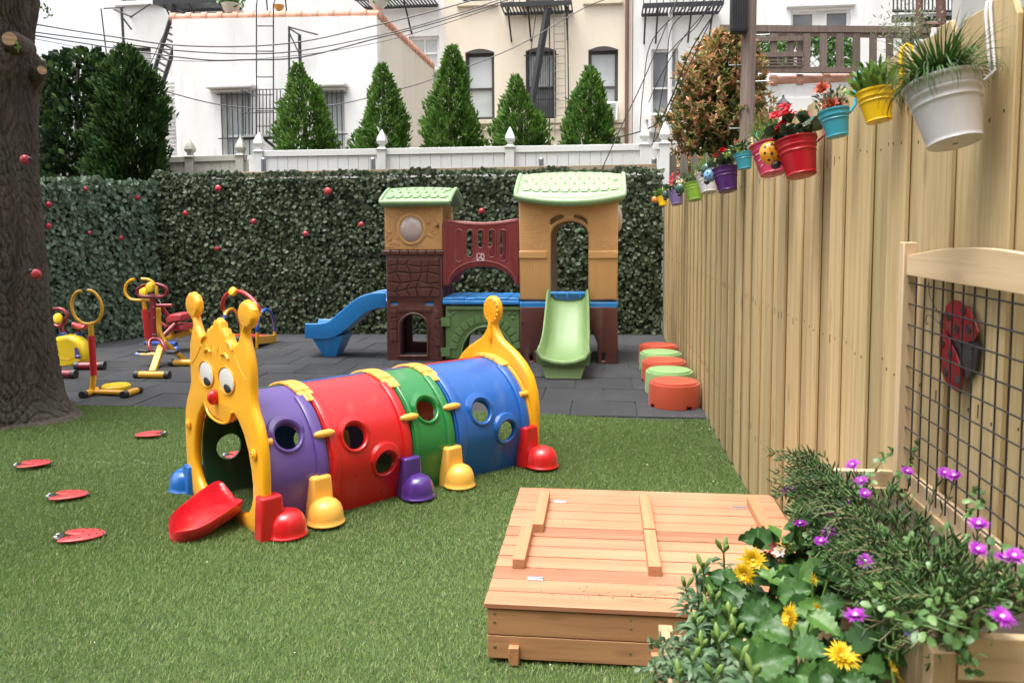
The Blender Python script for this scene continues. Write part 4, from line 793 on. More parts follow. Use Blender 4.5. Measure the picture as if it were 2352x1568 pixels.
# upper tan wall with round bubble window
cx, cz = LC(722, 438); rx = 78*.344/FP*YT; rz = 86*.344/FP*YT; hole = circ(cx, cz, rx, 28, rz)
w = plate('upper_wall', lc((541, 278), (925, 278), (931, 575), (543, 575)), [hole], .05, p_tan, ps, .012, XZ(0, .03, 0))
rg = MB(); 
def ringM(cx, cz, rx, rz, r, y, n=32):
    m = MB(); P_ = [Vector((cx+rx*cos(2*pi*i/n), y, cz+rz*sin(2*pi*i/n))) for i in range(n)]; rings = []
    for i, p in enumerate(P_):
        t = (P_[(i+1) % n]-P_[i-1]).normalized(); nn = Vector((t.z, 0, -t.x)); rings.append([p+nn*(r*cos(2*pi*j/10))+Vector((0, 1, 0))*(r*.8*sin(2*pi*j/10)) for j in range(10)])
    rings.append(rings[0]); m.loft(rings, True, False); return m
ringM(cx, cz, rx+.018, rz+.018, .022, .006).build('window_ring', p_tan, ps)
b = MB(); b.ball((cx, .012, cz), (rx*1.03, .06, rz*1.03), 24); b.build('bubble_window', p_bub, ps)
def swirl(x0, x1, z0, z1, n, seed, skip=None):
    rd = random.Random(seed); m = MB(); k = 0
    while k < n:
        x, z = rd.uniform(x0, x1), rd.uniform(z0, z1)
        if skip and skip(x, z): continue
        a = rd.uniform(-1.2, 1.2); l_ = rd.uniform(.03, .09); cv = rd.uniform(-12, 12); P_ = []
        for i in range(6): s_ = (i/5-.5)*l_; P_.append((min(max(x+cos(a+cv*s_)*s_, x0), x1), -.0005, min(max(z+sin(a+cv*s_)*s_, z0), z1)))
        m.tube(P_, [.0006, .0028, .0038, .0038, .0028, .0006], 5); k += 1
    return m
a = LC(550, 560); c = LC(920, 295); join(w, [swirl(a[0], c[0], a[1], c[1], 60, 4, lambda x, z: ((x-cx)/(rx+.05))**2+((z-cz)/(rz+.05))**2 < 1)])
plate('upper_back_wall', lc((541, 278), (925, 278), (931, 575), (543, 575)), [circ(cx, cz, rx*1.2, 20, rz*1.2)], .04, p_tan, ps, .01, XZ(0, D1, 0))
b = MB()
for x_, y_ in ((902, 416), (905, 643), (905, 797), (914, 1056), (914, 1260)): x, z = LC(x_, y_); b.tube([(x, -.004, z), (x, -.016, z)], .013, 8)
for x_, y_ in ((1463, 1056), (1465, 1262)): x, z = LC(x_, y_); b.tube([(x, -.03, z), (x, -.045, z)], .012, 8)
b.build('bolts', p_bolt, ps)
# curved roofs: profile along depth, scalloped shingles proud of the shell
def roof(name, xa, xb, zfe, ztop, y0, y1, bulge, drop, rows, cols, lip, endcut=0, hexy=False):
    m = MB(); nu, nv = 26, 22
    def S_(s, t, off=0):        # s across 0..1, t 0 front .. 1 back
        e = 1-(2*s-1)**2; x = xa+(xb-xa)*s; an = t*pi; yc = (y0+y1)/2; ry = (y1-y0)/2+bulge*e; f_ = 1-abs(cos(an)); prof = .16*min(1, f_/.05)+.84*(1-(1-f_)**1.25); z = zfe-drop*e*(1-sin(an))+(ztop-zfe)*prof*(1+.10*e); y = yc-cos(an)*ry
        if off:
            h = 1e-3; a = Vector(S_(min(s+h, 1), t)); b = Vector(S_(max(s-h, 0), t)); c = Vector(S_(s, min(t+h, 1))); d = Vector(S_(s, max(t-h, 0))); n = (a-b).cross(c-d).normalized()
            if n.z < 0: n = -n
            return tuple(Vector((x, y, z))+n*off)
        return (x, y, z)
    th = .045; rings = []
    for i in range(nu+1):
        s = i/nu; rings.append([S_(s, j/nv) for j in range(nv+1)]+[tuple(Vector(S_(s, j/nv))+Vector((0, (0.5-j/nv)*.06, -th))) for j in range(nv, -1, -1)])
    m.loft(rings, True, True); o = m.build(name, p_grf, ps, bevel=.012, seg=3)
    lp = MB(); lp.tube([S_(k/24, 0.0) for k in range(25)], lip, 10); lp.tube([S_(0, k/24) for k in range(25)], lip*.7, 10); lp.tube([S_(1, k/24) for k in range(25)], lip*.7, 10)
    sh = MB()
    for r in range(rows):
        T_ = lambda f_: math.acos(max(-1, 1-f_))/pi; fr_ = .80/rows; fc = .11+fr_*(r+.5)
        nc = cols-(1 if r % 2 else 0)
        for c_ in range(nc):
            sc = (c_+.5+(.5 if r % 2 else 0))/cols; hw = .5/cols; pts = []; sc = .05+.90*sc; hw *= .93
            shp = [(-.95, .8), (-.95, .1), (-.78, -.5), (-.4, -.9), (.4, -.9), (.78, -.5), (.95, .1), (.95, .8), (.5, 1.), (-.5, 1.)] if not hexy else [(-.97, .75), (-.97, -.35), (-.6, -1), (.6, -1), (.97, -.35), (.97, .75), (.6, 1.), (-.6, 1.)]
            for off in (.000, .011, .013): pts.append([S_(sc+hw*a*(1 if off < .012 else .86), T_(fc+fr_*.56*b_*(1 if off < .012 else .86)), off) for a, b_ in shp])
            sh.loft(pts, True, True)
    join(o, [lp, sh]); return o
x0, z0 = LC(524, 262); x1, _ = LC(922, 262); roof('roof', x0, x1+.10, z0, LC(0, 150)[1]-.03, -.05, D1+.06, .02, .0, 3, 7, .030)
# ---- tower 2 (right) ----
D2 = .85
xL, xR = LC(1444, 600)[0], LC(2104, 600)[0]
def ytop(x): return .0
arch = [LC(1656, 905), LC(1656, 470)]+[LC(1780-123*cos(pi*i/14), 470-88*sin(pi*i/14)) for i in range(1, 14)]+[LC(1903, 470), LC(1903, 905)]
wp = [LC(1440, 205), LC(2106, 205), LC(2098, 905), LC(1905, 910), LC(1905, 470)]+[LC(1780+123*cos(pi*i/14), 470-88*sin(pi*i/14)) for i in range(1, 14)]+[LC(1655, 470), LC(1655, 910), LC(1450, 905)]
sl1 = [LC(1648, 400), LC(1652, 372), LC(1690, 345), LC(1730, 340), LC(1740, 352), LC(1735, 368), LC(1700, 378), LC(1668, 400), LC(1655, 406)]
sl2 = [LC(3560-x_, y_) for x_, y_ in ((1648, 400), (1652, 372), (1690, 345), (1730, 340), (1740, 352), (1735, 368), (1700, 378), (1668, 400), (1655, 406))][::-1]
sl2 = [(x-.02, z+.0) for x, z in sl2]
w = plate('front_wall', wp, [sl1, sl2], .06, p_tan, ps, .016, XZ(0, .0, 0))
ex = []
for (a_, b__) in ((1444, 1632), (1905, 2102)):
    pr = curve_mesh([LC(a_, 632), LC(b__, 632), LC(b__, 580), LC(a_, 580)], [], .03, .012, XZ(0, -.032, 0)); ex.append(pr)
m = MB(); 
for x_ in (1510, 1584, 1530, 1955, 2040): x, z = LC(x_, 770); m.tube([LCc for LCc in [(LC(x_, 640)[0], -.030, LC(x_, 640)[1]), (LC(x_+3, 900)[0], -.030, LC(x_+3, 900)[1])]], .0035, 5)
ex.append(m)
m = MB()
for x_ in (1627, 1908): m.tube([(LC(x_, 275)[0], -.031, LC(x_, 275)[1]), (LC(x_, 470)[0], -.031, LC(x_, 470)[1])], .004, 5)
ar = [Vector((*[LC(1780-(128)*cos(pi*i/20), 466-92*sin(pi*i/20))[0]], -.03, LC(0, 466-92*sin(pi*i/20))[1])) for i in range(21)]; m.tube(ar, .007, 8); ex.append(m)
ex.append(swirl(LC(1450, 0)[0], LC(1620, 0)[0], LC(0, 570)[1], LC(0, 285)[1], 45, 8)); ex.append(swirl(LC(1915, 0)[0], LC(2095, 0)[0], LC(0, 570)[1], LC(0, 285)[1], 50, 9))
for e_ in ex[-2:]: e_.v = [(x, y-.030, z) for x, y, z in e_.v]
join(w, ex)
bk = [(x, z) for x, z in [LC(1440, 205), LC(2106, 205), LC(2098, 905), LC(1450, 905)]]
plate('rear_wall', bk, [[(x, z) for x, z in arch]], .05, p_tan, ps, .014, XZ(0, D2, 0))
SW = lambda x: Matrix.Translation((x, 0, 0)) @ Matrix(((0, 0, 1, 0), (1, 0, 0, 0), (0, 1, 0, 0), (0, 0, 0, 1)))
zt2, zb2 = LC(0, 235)[1], LC(0, 905)[1]; zw = LC(0, 380)[1]
plate('side_wall', [(.02, zb2), (D2-.02, zb2), (D2-.02, zt2), (.02, zt2)], [circ(D2/2, zw, .14, 24)], .05, p_tan, ps, .014, SW(xR-.03))
b = MB(); b.ball((xR, D2/2, zw), (.055, .145, .145), 24); b.build('bubble_window', p_bub, ps)
plate('side_wall', [(.02, zb2), (.16, zb2), (.16, zt2-.25), (D2-.16, zt2-.25), (D2-.16, zb2), (D2-.02, zb2), (D2-.02, zt2), (.02, zt2)], [], .05, p_tan, ps, .014, SW(xL+.03))
za, zc = LC(0, 955)[1], LC(0, 910)[1]
b = MB(); b.box(((xL+xR)/2, D2/2-.0, (za+zc)/2), (xR-xL+.0, D2+.05, zc-za)); b.build('platform', p_blu, ps, bevel=.016)
lg = [LC(1450, 952), LC(2096, 952), LC(2104, 1325), LC(2092, 1337), LC(1975, 1337), LC(1965, 1325), LC(1965, 1200), LC(1930, 1110), LC(1870, 1085), LC(1690, 1085), LC(1625, 1115), LC(1578, 1200), LC(1575, 1320), LC(1562, 1334), LC(1448, 1330)]
hl = [[LC(x, y) for x, y in rrect(a_, 1262, a_+26, 1312, 12)] for a_ in (1512, 1992)]
plate('base_wall', lg, hl, .06, p_brn, ps, .016, XZ(0, .0, 0)); plate('base_back_wall', lg, hl, .05, p_brn, ps, .016, XZ(0, D2, 0))
for x_ in (xL+.04, xR-.04): plate('base_side_wall', [(.03, .02), (.14, .02), (.14, .3), (.2, .42), (D2-.2, .42), (D2-.14, .3), (D2-.14, .02), (D2-.03, .02), (D2-.03, za), (.03, za)], [], .05, p_brn, ps, .014, SW(x_))
x0, z0 = LC(1424, 222); x1, z1 = LC(2143, 212); roof('roof', x0, x1, (z0+z1)/2, LC(0, 75)[1]-.005, -.06, D2+.1, .10, .065, 4, 10, .036, hexy=True)
# ---- bridge ----
bx0, bx1 = LC(930, 0)[0], LC(1442, 0)[0]
br = [LC(930, 812), LC(930, 410), LC(938, 385), LC(958, 370)]+[LC(958+(1425-958)*t, 370+24*sin(pi*t)-6*t) for t in (.15, .3, .5, .7, .85)]+[LC(1430, 364), LC(1442, 372), LC(1442, 815), LC(1412, 800)]+[LC(1195+215*cos(t), 815-128*sin(t)) for t in np.linspace(.25, pi-.25, 15)]+[LC(985, 802), LC(960, 818)]
sh_ = []
for k, (c_, yb__) in enumerate(((1040, 655), (1113, 622), (1187, 562), (1261, 626), (1337, 652))): sh_.append([LC(x, -y) for x, y in rrect(c_-24, -yb__, c_+24, -438, 22)])
w = plate('bridge_panel', br, sh_[1:], .05, p_red2, ps, .016, XZ(0, .02, 0)); m = []
for s_ in sh_:
    mm = MB(); P_ = [Vector((x, -.005, z)) for x, z in s_]; mm.tube(P_+[P_[0]], .007, 6, caps=False); m.append(mm)
mm = MB(); mm.tube([(LC(1195-225*cos(t), 800-150*sin(t))[0], -.004, LC(0, 800-150*sin(t))[1]) for t in np.linspace(.0, pi, 20)], .010, 8); mm.tube([(LC(960+(1420-960)*t, 0)[0], -.004, LC(0, 392+22*sin(pi*t))[1]) for t in np.linspace(0, 1, 14)], .008, 8); m.append(mm)
mm = MB(); P_ = [Vector((x, -.004, z)) for x, z in [LC(952, 790), LC(952, 400)]]; mm.tube(P_, .008, 6); P_ = [Vector((x, -.004, z)) for x, z in [LC(1424, 780), LC(1424, 395)]]; mm.tube(P_, .008, 6); m.append(mm)
join(w, m); plate('bridge_panel', br, sh_, .05, p_red2, ps, .016, XZ(0, D1-.03, 0))
em = [LC(x, -y) for x, y in rrect(1160, -648, 1211, -597, 10)]; lg_ = plate('emblem', em, [], .004, p_badge, ps, 0, XZ(0, -.008, 0)); ew = curve_mesh(em, [[LC(x, -y) for x, y in rrect(1165, -643, 1206, -602, 7)]], .003, 0, XZ(0, -.0110, 0)); ew.name = 'emblem_border'; link('emblem_border', ew, p_white, lg_)
mm = MB(); A_ = lambda x, y: Vector((LC(x, y)[0], -.012, LC(x, y)[1])); mm.bar(A_(1167, 639), A_(1195, 607), .018, .002, up=(0, 1, 0)); mm.build('emblem_band', p_white, lg_, sm=False); mm = MB(); mm.bar(A_(1186, 622)-Vector((0, .001, 0)), A_(1203, 640)-Vector((0, .001, 0)), .015, .002, up=(0, 1, 0)); mm.build('emblem_tail', p_white, lg_, sm=False)
cxx, czz = LC(1180, 624); text('emblem_lettering', 'STEP2', .017, p_badge, lg_, Matrix.Translation((cxx, -.0145, czz)) @ Matrix.Rotation(pi/2, 4, 'X') @ Matrix.Rotation(radians(45), 4, 'Z'), .0004)
# blue walkway
b = MB(); x0, z0 = LC(932, 880); x1, z1 = LC(1444, 940)
for k in range(7): b.box((x0+(x1-x0)*(k+.5)/7, D1/2, z1+.045+.006*(k % 2)), ((x1-x0)/7-.003, D1+.02, .05))
b.box(((x0+x1)/2, .0, z1+.02), (x1-x0, .035, .04)); b.build('walkway', p_blu, ps, bevel=.009)
# mossy green arched panel
op = [LC(1052, 1300)]+[LC(1215-163*cos(t), 1260-175*sin(t)) for t in np.linspace(.1, pi-.1, 18)]+[LC(1378, 1300)]
gp = [LC(948, 945), LC(1446, 950), LC(1446, 1310), LC(1380, 1310)]+[LC(1215+163*cos(t), 1260-175*sin(t)) for t in np.linspace(.1, pi-.1, 18)]+[LC(1052, 1305), LC(950, 1305)]
w = plate('arch_panel', gp, [], .05, p_moss, ps, .012, XZ(0, .04, 0)); m = []
for k in range(13):
    t0, t1 = pi*(.03+.94*k/13)+.025, pi*(.03+.94*(k+1)/13)-.025
    pl = [LC(1215-r_*1.0*cos(t), 1262-r_*1.05*sin(t)) for r_, t in ((192, t0), (192, (t0+t1)/2), (192, t1), (238, t1), (240, (t0+t1)/2), (238, t0))]; m.append(curve_mesh(pl, [], .02, .005, XZ(0, .014, 0), 1))
mm = MB(); mm.tube([(LC(1215-172*cos(t), 0)[0], .014, LC(0, 1260-184*sin(t))[1]) for t in np.linspace(0, pi, 22)], .012, 8)
for x_, y_ in ((985, 980), (1000, 1000), (978, 1015), (1375, 1000), (1395, 980), (1412, 1000), (1400, 1030)): mm.ball((LC(x_, y_)[0], .014, LC(x_, y_)[1]), (.02, .008, .02), 10)
for y_ in (1055, 1255): x, z = LC(950, y_); mm.box((x, .01, z), (.10, .03, .09))
mm.box(((LC(948, 0)[0]+LC(1446, 0)[0])/2, .01, LC(0, 955)[1]), (LC(1446, 0)[0]-LC(948, 0)[0], .035, .03)); m.append(mm); join(w, m)
plate('arch_back_panel', gp, [], .04, p_moss, ps, .01, XZ(0, D1-.06, 0))
# ---- slides ----
def slide(name, path, wd, hgt, side, m, th=.022, flare=None):
    """path: centre bottom points; side: horizontal unit vector across the chute"""
    side = Vector(side); rings = []; P_ = smooth_path(path, 7); k = len(P_)
    for i, p in enumerate(P_):
        t = (P_[min(i+1, k-1)]-P_[max(i-1, 0)]).normalized(); up = side.cross(t).normalized()
        if up.z < 0: up = -up
        f_ = i/(k-1); w_ = wd(f_)/2; h_ = hgt(f_); prof = [(-w_-.03, h_-.012), (-w_-.028, h_+.004), (-w_-.012, h_+.012), (-w_, h_), (-w_+.012, h_*.45), (-w_+.05, .02), (-w_*.45, .004), (0, 0), (w_*.45, .004), (w_-.05, .02), (w_-.012, h_*.45), (w_, h_), (w_+.012, h_+.012), (w_+.028, h_+.004), (w_+.03, h_-.012)]
        inner = [p+side*a+up*b_ for a, b_ in prof]; out = [p+side*a+up*b_ for a, b_ in ((w_+.026, h_*.3), (w_+.018, -.02), (w_*.4, -.03), (-w_*.4, -.03), (-w_-.018, -.02), (-w_-.026, h_*.3))]
        rings.append(inner+out)
    mb = MB(); mb.loft(rings, True, True); return mb.build(name, m, ps, ang=50)
tp = PY(1305, 683, YT)-T0; bt = PY(1295, 815, 7.62)-T0
ft = PG(1294, 868)-T0
w = slide('green_slide', [(tp.x, -.02, .66), (tp.x, -.10, .64), (tp.x+.003, -.30, .47), (bt.x+.01, -.52, .28), (bt.x+.002, -.70, .185), (bt.x, -.84, .165), (bt.x, -.90, .150)], lambda f_: .36+.09*f_, lambda f_: .10+.03*sin(pi*f_), (1, 0, 0), p_grn)
m = MB(); 
m.loft([[(bt.x-.215, -.86, .15), (bt.x+.215, -.86, .15), (bt.x+.215, -.62, .17), (bt.x-.215, -.62, .17)], [(bt.x-.165, -.90, .005), (bt.x+.165, -.90, .005), (bt.x+.165, -.68, .005), (bt.x-.165, -.68, .005)]]); m.tube([(bt.x-.25, -.905, .27), (bt.x-.20, -.925, .20), (bt.x-.1, -.93, .165), (bt.x, -.932, .155), (bt.x+.1, -.93, .165), (bt.x+.20, -.925, .20), (bt.x+.25, -.905, .27)], .022, 8); join(w, [m])
b = MB(); b.box((tp.x, -.035, .735), (.36, .13, .03)); [b.box((tp.x-.13+.13*k, -.10, .72), (.02, .02, .06)) for k in range(3)]; b.build('slide_hook', p_blu, ps, bevel=.008)
yS = .31; pp = [(872, 700), (846, 711), (812, 740), (782, 762), (748, 768), (716, 766)]
path = [(PY(x, y, YT+yS)-T0) for x, y in pp]; path = [Vector((p.x, yS, p.z)) for p in path]; path = [path[0]+Vector((.12, 0, .01))]+path
w = slide('blue_slide', path, lambda f_: .34+.05*f_, lambda f_: .13+.02*sin(pi*f_), (0, 1, 0), p_blu)
g0 = PY(762, 776, YT+yS)-T0; m = MB(); m.loft([[(g0.x-.16, yS-.19, g0.z+.03), (g0.x+.19, yS-.19, g0.z+.05), (g0.x+.19, yS+.19, g0.z+.05), (g0.x-.16, yS+.19, g0.z+.03)], [(g0.x-.055, yS-.13, .005), (g0.x+.085, yS-.13, .005), (g0.x+.085, yS+.13, .005), (g0.x-.055, yS+.13, .005)]])
join(w, [m])
# ---------------- caterpillar tunnel ----------------
q_yel = plastic('yellow_plastic', lin((252, 180, 8)), .34); q_yel2 = plastic('clip_yellow_plastic', lin((255, 190, 80)), .36); q_red = plastic('red_plastic', lin((205, 10, 18)), .3); q_pur = plastic('purple_plastic', lin((92, 68, 148)), .36); q_dpur = plastic('violet_boot_plastic', lin((78, 42, 130)), .22)
q_grn = plastic('green_plastic', lin((28, 132, 60)), .32); q_blu = plastic('blue_plastic', lin((18, 94, 178)), .32); q_dgr = plastic('dark_green_plastic', lin((14, 70, 36)), .4); q_bblu = plastic('boot_blue_plastic', lin((20, 100, 180)), .25)
q_wht = plastic('eye_white', (.78, .76, .74), .25); q_blk = plastic('eye_black', (.02, .025, .03), .3, .02); q_tred = plastic('tongue_red', lin((198, 16, 30)), .28)
a_v = Vector((.656, .755, 0)); v_v = Vector((.755, -.656, 0)); O3 = Vector((-1.609-.33*.755, 3.561+.33*.656, 0))
ct = empty('caterpillar_tunnel', O3, atan2(-.656, .755), 'colourful plastic caterpillar crawl tunnel with a yellow face standing on the lawn', 'play tunnel')
RT, ZC = .385, .235; SM = radians(37.6)
def surf(u, th, s=1, off=0.):    # th from the horizontal, side s=+1 right, -1 left; returns local point
    R = RT+off; x = R*cos(th) if th >= 0 else (RT-.05*(-sin(th)*RT/ZC)**1.2+off); z = ZC+(R if th >= 0 else RT)*sin(th)
    return Vector((s*x+.05*(u/1.65)**2, u, max(z, 0)))
def boolcut(o, cutters):
    dg = None; tmp = []
    for c in cutters:
        me = bpy.data.meshes.new('cut'); me.from_pydata(c.v, [], c.f); bm = bmesh.new(); bm.from_mesh(me); bmesh.ops.recalc_face_normals(bm, faces=bm.faces); bm.to_mesh(me); bm.free(); k = bpy.data.objects.new('cut', me); COL.objects.link(k); k.matrix_world = o.parent.matrix_world.copy() if o.parent else Matrix(); k.location = o.parent.location if o.parent else (0, 0, 0); k.rotation_euler = o.parent.rotation_euler if o.parent else (0, 0, 0)
        md = o.modifiers.new('b', 'BOOLEAN'); md.operation = 'DIFFERENCE'; md.object = k; md.solver = 'EXACT'; tmp.append(k)
    bpy.context.view_layer.update(); me = bpy.data.meshes.new_from_object(o.evaluated_get(bpy.context.evaluated_depsgraph_get())); nm = o.name; old = o.data; o.modifiers.clear(); o.data = me; me.name = nm
    for k in tmp: bpy.data.objects.remove(k)
    o.data.shade_smooth(); o.data.set_sharp_from_angle(angle=radians(35)); return o
def panel(name, u0, u1, s, m, holes, bands=True):
    n = 34; rings = []; U = np.linspace(u0, u1, 9)
    ths = np.linspace(-SM, pi/2-.012, n)
    for u in U: rings.append([surf(u, t, s, 0) for t in ths]+[surf(u, t, s, -.016) for t in ths[::-1]])
    mb = MB(); mb.loft(rings, True, True); o = mb.build(name, m, ct, ang=35)
    cs = []
    for (hu, ht, hr) in holes:
        c = MB(); p0 = surf(hu, ht, s, -.16); nn = (surf(hu, ht, s, .1)-surf(hu, ht, s, 0)).normalized()
        if ht < 0: nn = Vector((s, 0, 0))
        c.tube([surf(hu, ht, s, 0)-nn*.08, surf(hu, ht, s, 0)+nn*.08], hr, 32); cs.append(c)
    if cs: boolcut(o, cs)
    ex = []
    for (hu, ht, hr) in holes:   # raised ring with a hood above
        m_ = MB(); rg = []; K = 36
        for j in range(K+1):
            a = 2*pi*j/K; up = max(0, sin(a))**.6; ro = hr+.020+.030*up; fl = 1
            def Q_(r, off): return surf(hu+r*cos(a)*s, ht+r*sin(a)/RT, s, off)
            side_ = abs(cos(a)) > .0
            rg.append([Q_(hr-.001, -.017), Q_(hr+.000, .006+.006*up), Q_(hr+.005, .011+.009*up), Q_(hr+.012, .011+.015*up), Q_(ro-.007, .007+.013*up), Q_(ro, .002+.003*up), Q_(ro+.005, -.003)])
        m_.loft(rg, False, False); ex.append(m_)
    if bands:
        for (ua, ub) in bands:
            m_ = MB(); rg = []
            for t in np.linspace(radians(-20), radians(64), 20):
                rg.append([surf(ua, t, s, -.002), surf(ua+.003, t, s, .012), surf(ua+.010, t, s, .016), surf(ub-.010, t, s, .016), surf(ub-.003, t, s, .012), surf(ub, t, s, -.002)])
            m_.loft(rg, True, True); ex.append(m_)
    m_ = MB()
    for uu in (u0+.004, u1-.004): m_.tube([surf(uu, t, s, .000) for t in np.linspace(-SM+.02, pi/2-.02, 30)], .0055, 6)
    ex.append(m_); join(o, ex); return o
UJ = (.02, .345, .842, 1.125, 1.665); g_ = .006
panel('side_panel', UJ[0], UJ[1]-g_, 1, q_pur, [(.155, radians(32), .066)], [(.275, .330)])
panel('side_panel', UJ[1]+g_, UJ[2]-g_, 1, q_red, [(.505, radians(22), .064), (.668, radians(-3), .060)], [(.355, .405), (.78, .825)])
panel('side_panel', UJ[2]+g_, UJ[3]-g_, 1, q_grn, [(.972, radians(32), .064)], [(.852, .875), (1.065, 1.112)])
panel('side_panel', UJ[3]+g_, UJ[4], 1, q_blu, [(1.325, radians(22), .064), (1.487, radians(1), .060)], [(1.14, 1.20), (1.60, 1.655)])
panel('side_panel', UJ[0], UJ[1]-g_, -1, q_dgr, [], False); panel('side_panel', UJ[1]+g_, UJ[2]-g_, -1, q_blu, [(.60, radians(-3), .06), (.79, radians(10), .06)], False)
panel('side_panel', UJ[2]+g_, UJ[3]-g_, -1, q_pur, [], False); panel('side_panel', UJ[3]+g_, UJ[4], -1, q_red, [(1.36, radians(27), .064), (1.585, radians(-2), .066)], False)
for c_ in ct.children[-4:-3]:
    c = MB(); c.tube([(-.5, .16, .25), (-.25, .16, .25)], .07, 32); boolcut(c_, [c])
# top clips and side clips
for uj in UJ[1:4]:
    m_ = MB()
    for k in range(5):
        t0, t1 = radians(57+13.5*k), radians(57+13.5*(k+1)-1.0)
        def S2(u, t, off): return surf(u, t, 1, off) if t <= pi/2 else surf(u, pi-t, -1, off)
        for (ua, ub) in ((uj-.043, uj-.001), (uj+.001, uj+.043)):
            rg = [[S2(ua, t, .002), S2(ua+.003, t, .015), S2(ub-.003, t, .015), S2(ub, t, .002)] for t in np.linspace(t0, t1, 4)]; m_.loft(rg, True, True)
    m_.build('top_clip', q_yel2, ct, bevel=.003)
m_ = MB()
for k in range(3):
    t0, t1 = radians(62+13*k), radians(62+13*(k+1)-1); rg = [[surf(u_, min(t, pi/2), 1, o_) if t <= pi/2 else surf(u_, pi-t, -1, o_) for u_, o_ in ((1.625, .002), (1.627, .022), (1.685, .022), (1.687, .002))] for t in np.linspace(t0, t1, 4)]; m_.loft(rg, True, True)
m_.build('top_clip', q_yel2, ct, bevel=.003)
for uj, th in ((UJ[1]-.01, 28), (UJ[2]-.005, 28), (UJ[3], 30)):
    for s in (1, -1):
        m_ = MB(); t = radians(th); m_.tube([surf(uj-.055+.11*k/8, t, s, .022) for k in range(9)], [.008, .015, .0185, .019, .019, .019, .0185, .015, .008], 14); m_.build('side_clip', q_yel2, ct)
for u_, s in ((.035, 1), (.035, -1), (1.655, 1)): m_ = MB(); m_.tube([surf(u_+.03-.06*k/4, radians(30), s, .015) for k in range(5)], .0165, 12); m_.build('side_clip', q_yel2, ct)
# feet: stem and dome
def boot(u, us_, s, ms, r=.088, vd=.43, vs=0, zt=.215):
    o = MB(); x0 = s*(RT-.018+vs)+.05*(u/1.65)**2; ha = .060
    o.loft([[(x0-s*.03, us_-ha, 0), (x0+s*.060, us_-ha, 0), (x0+s*.060, us_+ha, 0), (x0-s*.03, us_+ha, 0)], [(x0-s*.025, us_-ha*.9, zt*.6), (x0+s*.060, us_-ha*.95, zt*.6), (x0+s*.060, us_+ha*.95, zt*.6), (x0-s*.025, us_+ha*.9, zt*.6)], [(x0-s*.02, us_-ha*.82, zt), (x0+s*.056, us_-ha*.88, zt), (x0+s*.056, us_+ha*.88, zt), (x0-s*.02, us_+ha*.82, zt)]])
    st_ = o.build('boot_stem', ms, ct, bevel=.014, seg=3); d = MB(); xc = s*vd+.05*(u/1.65)**2
    pr = [(r*1.06, 0), (r*1.07, .004), (r*1.04, .008), (r*1.0, .011), (r*.995, .03), (r*.955, .058), (r*.85, .084), (r*.65, .104), (r*.36, .116), (0, .120)]
    d.lathe(pr, 32, 0, Matrix.Translation((xc, u, .016))); d.build('boot_dome', ms, st_, ang=60)
boot(.075, .0, 1, q_red, .092, .455, .050); boot(.285, .285, 1, q_yel2, .086, .445, zt=.235); boot(.83, .815, 1, q_dpur, .086, .44, zt=.225); boot(1.105, 1.09, 1, q_yel2, .083, .44, zt=.23); boot(1.69, 1.65, 1, q_red, .092, .47, zt=.25)
boot(-.02, -.0, -1, q_bblu, .090, .52, .062, zt=.17); boot(.35, .345, -1, q_red, .086, .44); boot(.85, .845, -1, q_yel2, .086, .44); boot(1.13, 1.125, -1, q_blu, .086, .44); boot(1.70, 1.68, -1, q_yel2, .086, .44)
# head panel
c0 = -.018
half = [(.0, .965), (.03, .972), (.065, .960), (.085, .935), (.12, .925), (.165, .905), (.215, .905), (.245, .93), (.262, .965), (.285, .99)]
ball_ = []
def headout():
    R_ = [(.345, -.0), (.415, .02), (.452, .09), (.468, .20), (.472, .30), (.468, .40), (.455, .47), (.425, .54), (.388, .59), (.366, .64), (.366, .70), (.370, .76), (.362, .82), (.345, .87), (.325, .91), (.310, .94), (.312, .96), (.325, .975)]
    bc = (.322, 1.040); bt = circ(bc[0], bc[1], .080, 24, .067, radians(-72), radians(242)); bt = [(x+.003*cos(9*a_), y+.003*sin(9*a_)) for a_, (x, y) in enumerate(bt)]
    neck = [(.282, .975), (.268, .95), (.245, .918), (.215, .895), (.175, .890), (.15, .895), (.135, .915), (.13, .935), (.10, .932), (.085, .955), (.055, .955), (.045, .985), (.015, .992), (0, 1.0)]
    rp = R_+bt+neck; return [(c0+x, z) for x, z in rp]+[(c0-x, z) for x, z in rp[::-1][1:]]
mouth = []
Rm = [(.17, .545), (.215, .518), (.268, .465), (.31, .395), (.338, .31), (.350, .24), (.345, .18), (.318, .125), (.27, .085), (.19, .065)]
chin = [(.17, .545), (.145, .515), (.10, .492), (.05, .483), (0, .481)]
mouth = [(c0+x, z) for x, z in Rm[::-1]]+[(c0+x, z) for x, z in chin[1:]]+[(c0-x, z) for x, z in chin[::-1][1:]]+[(c0-x, z) for x, z in Rm[1:]]
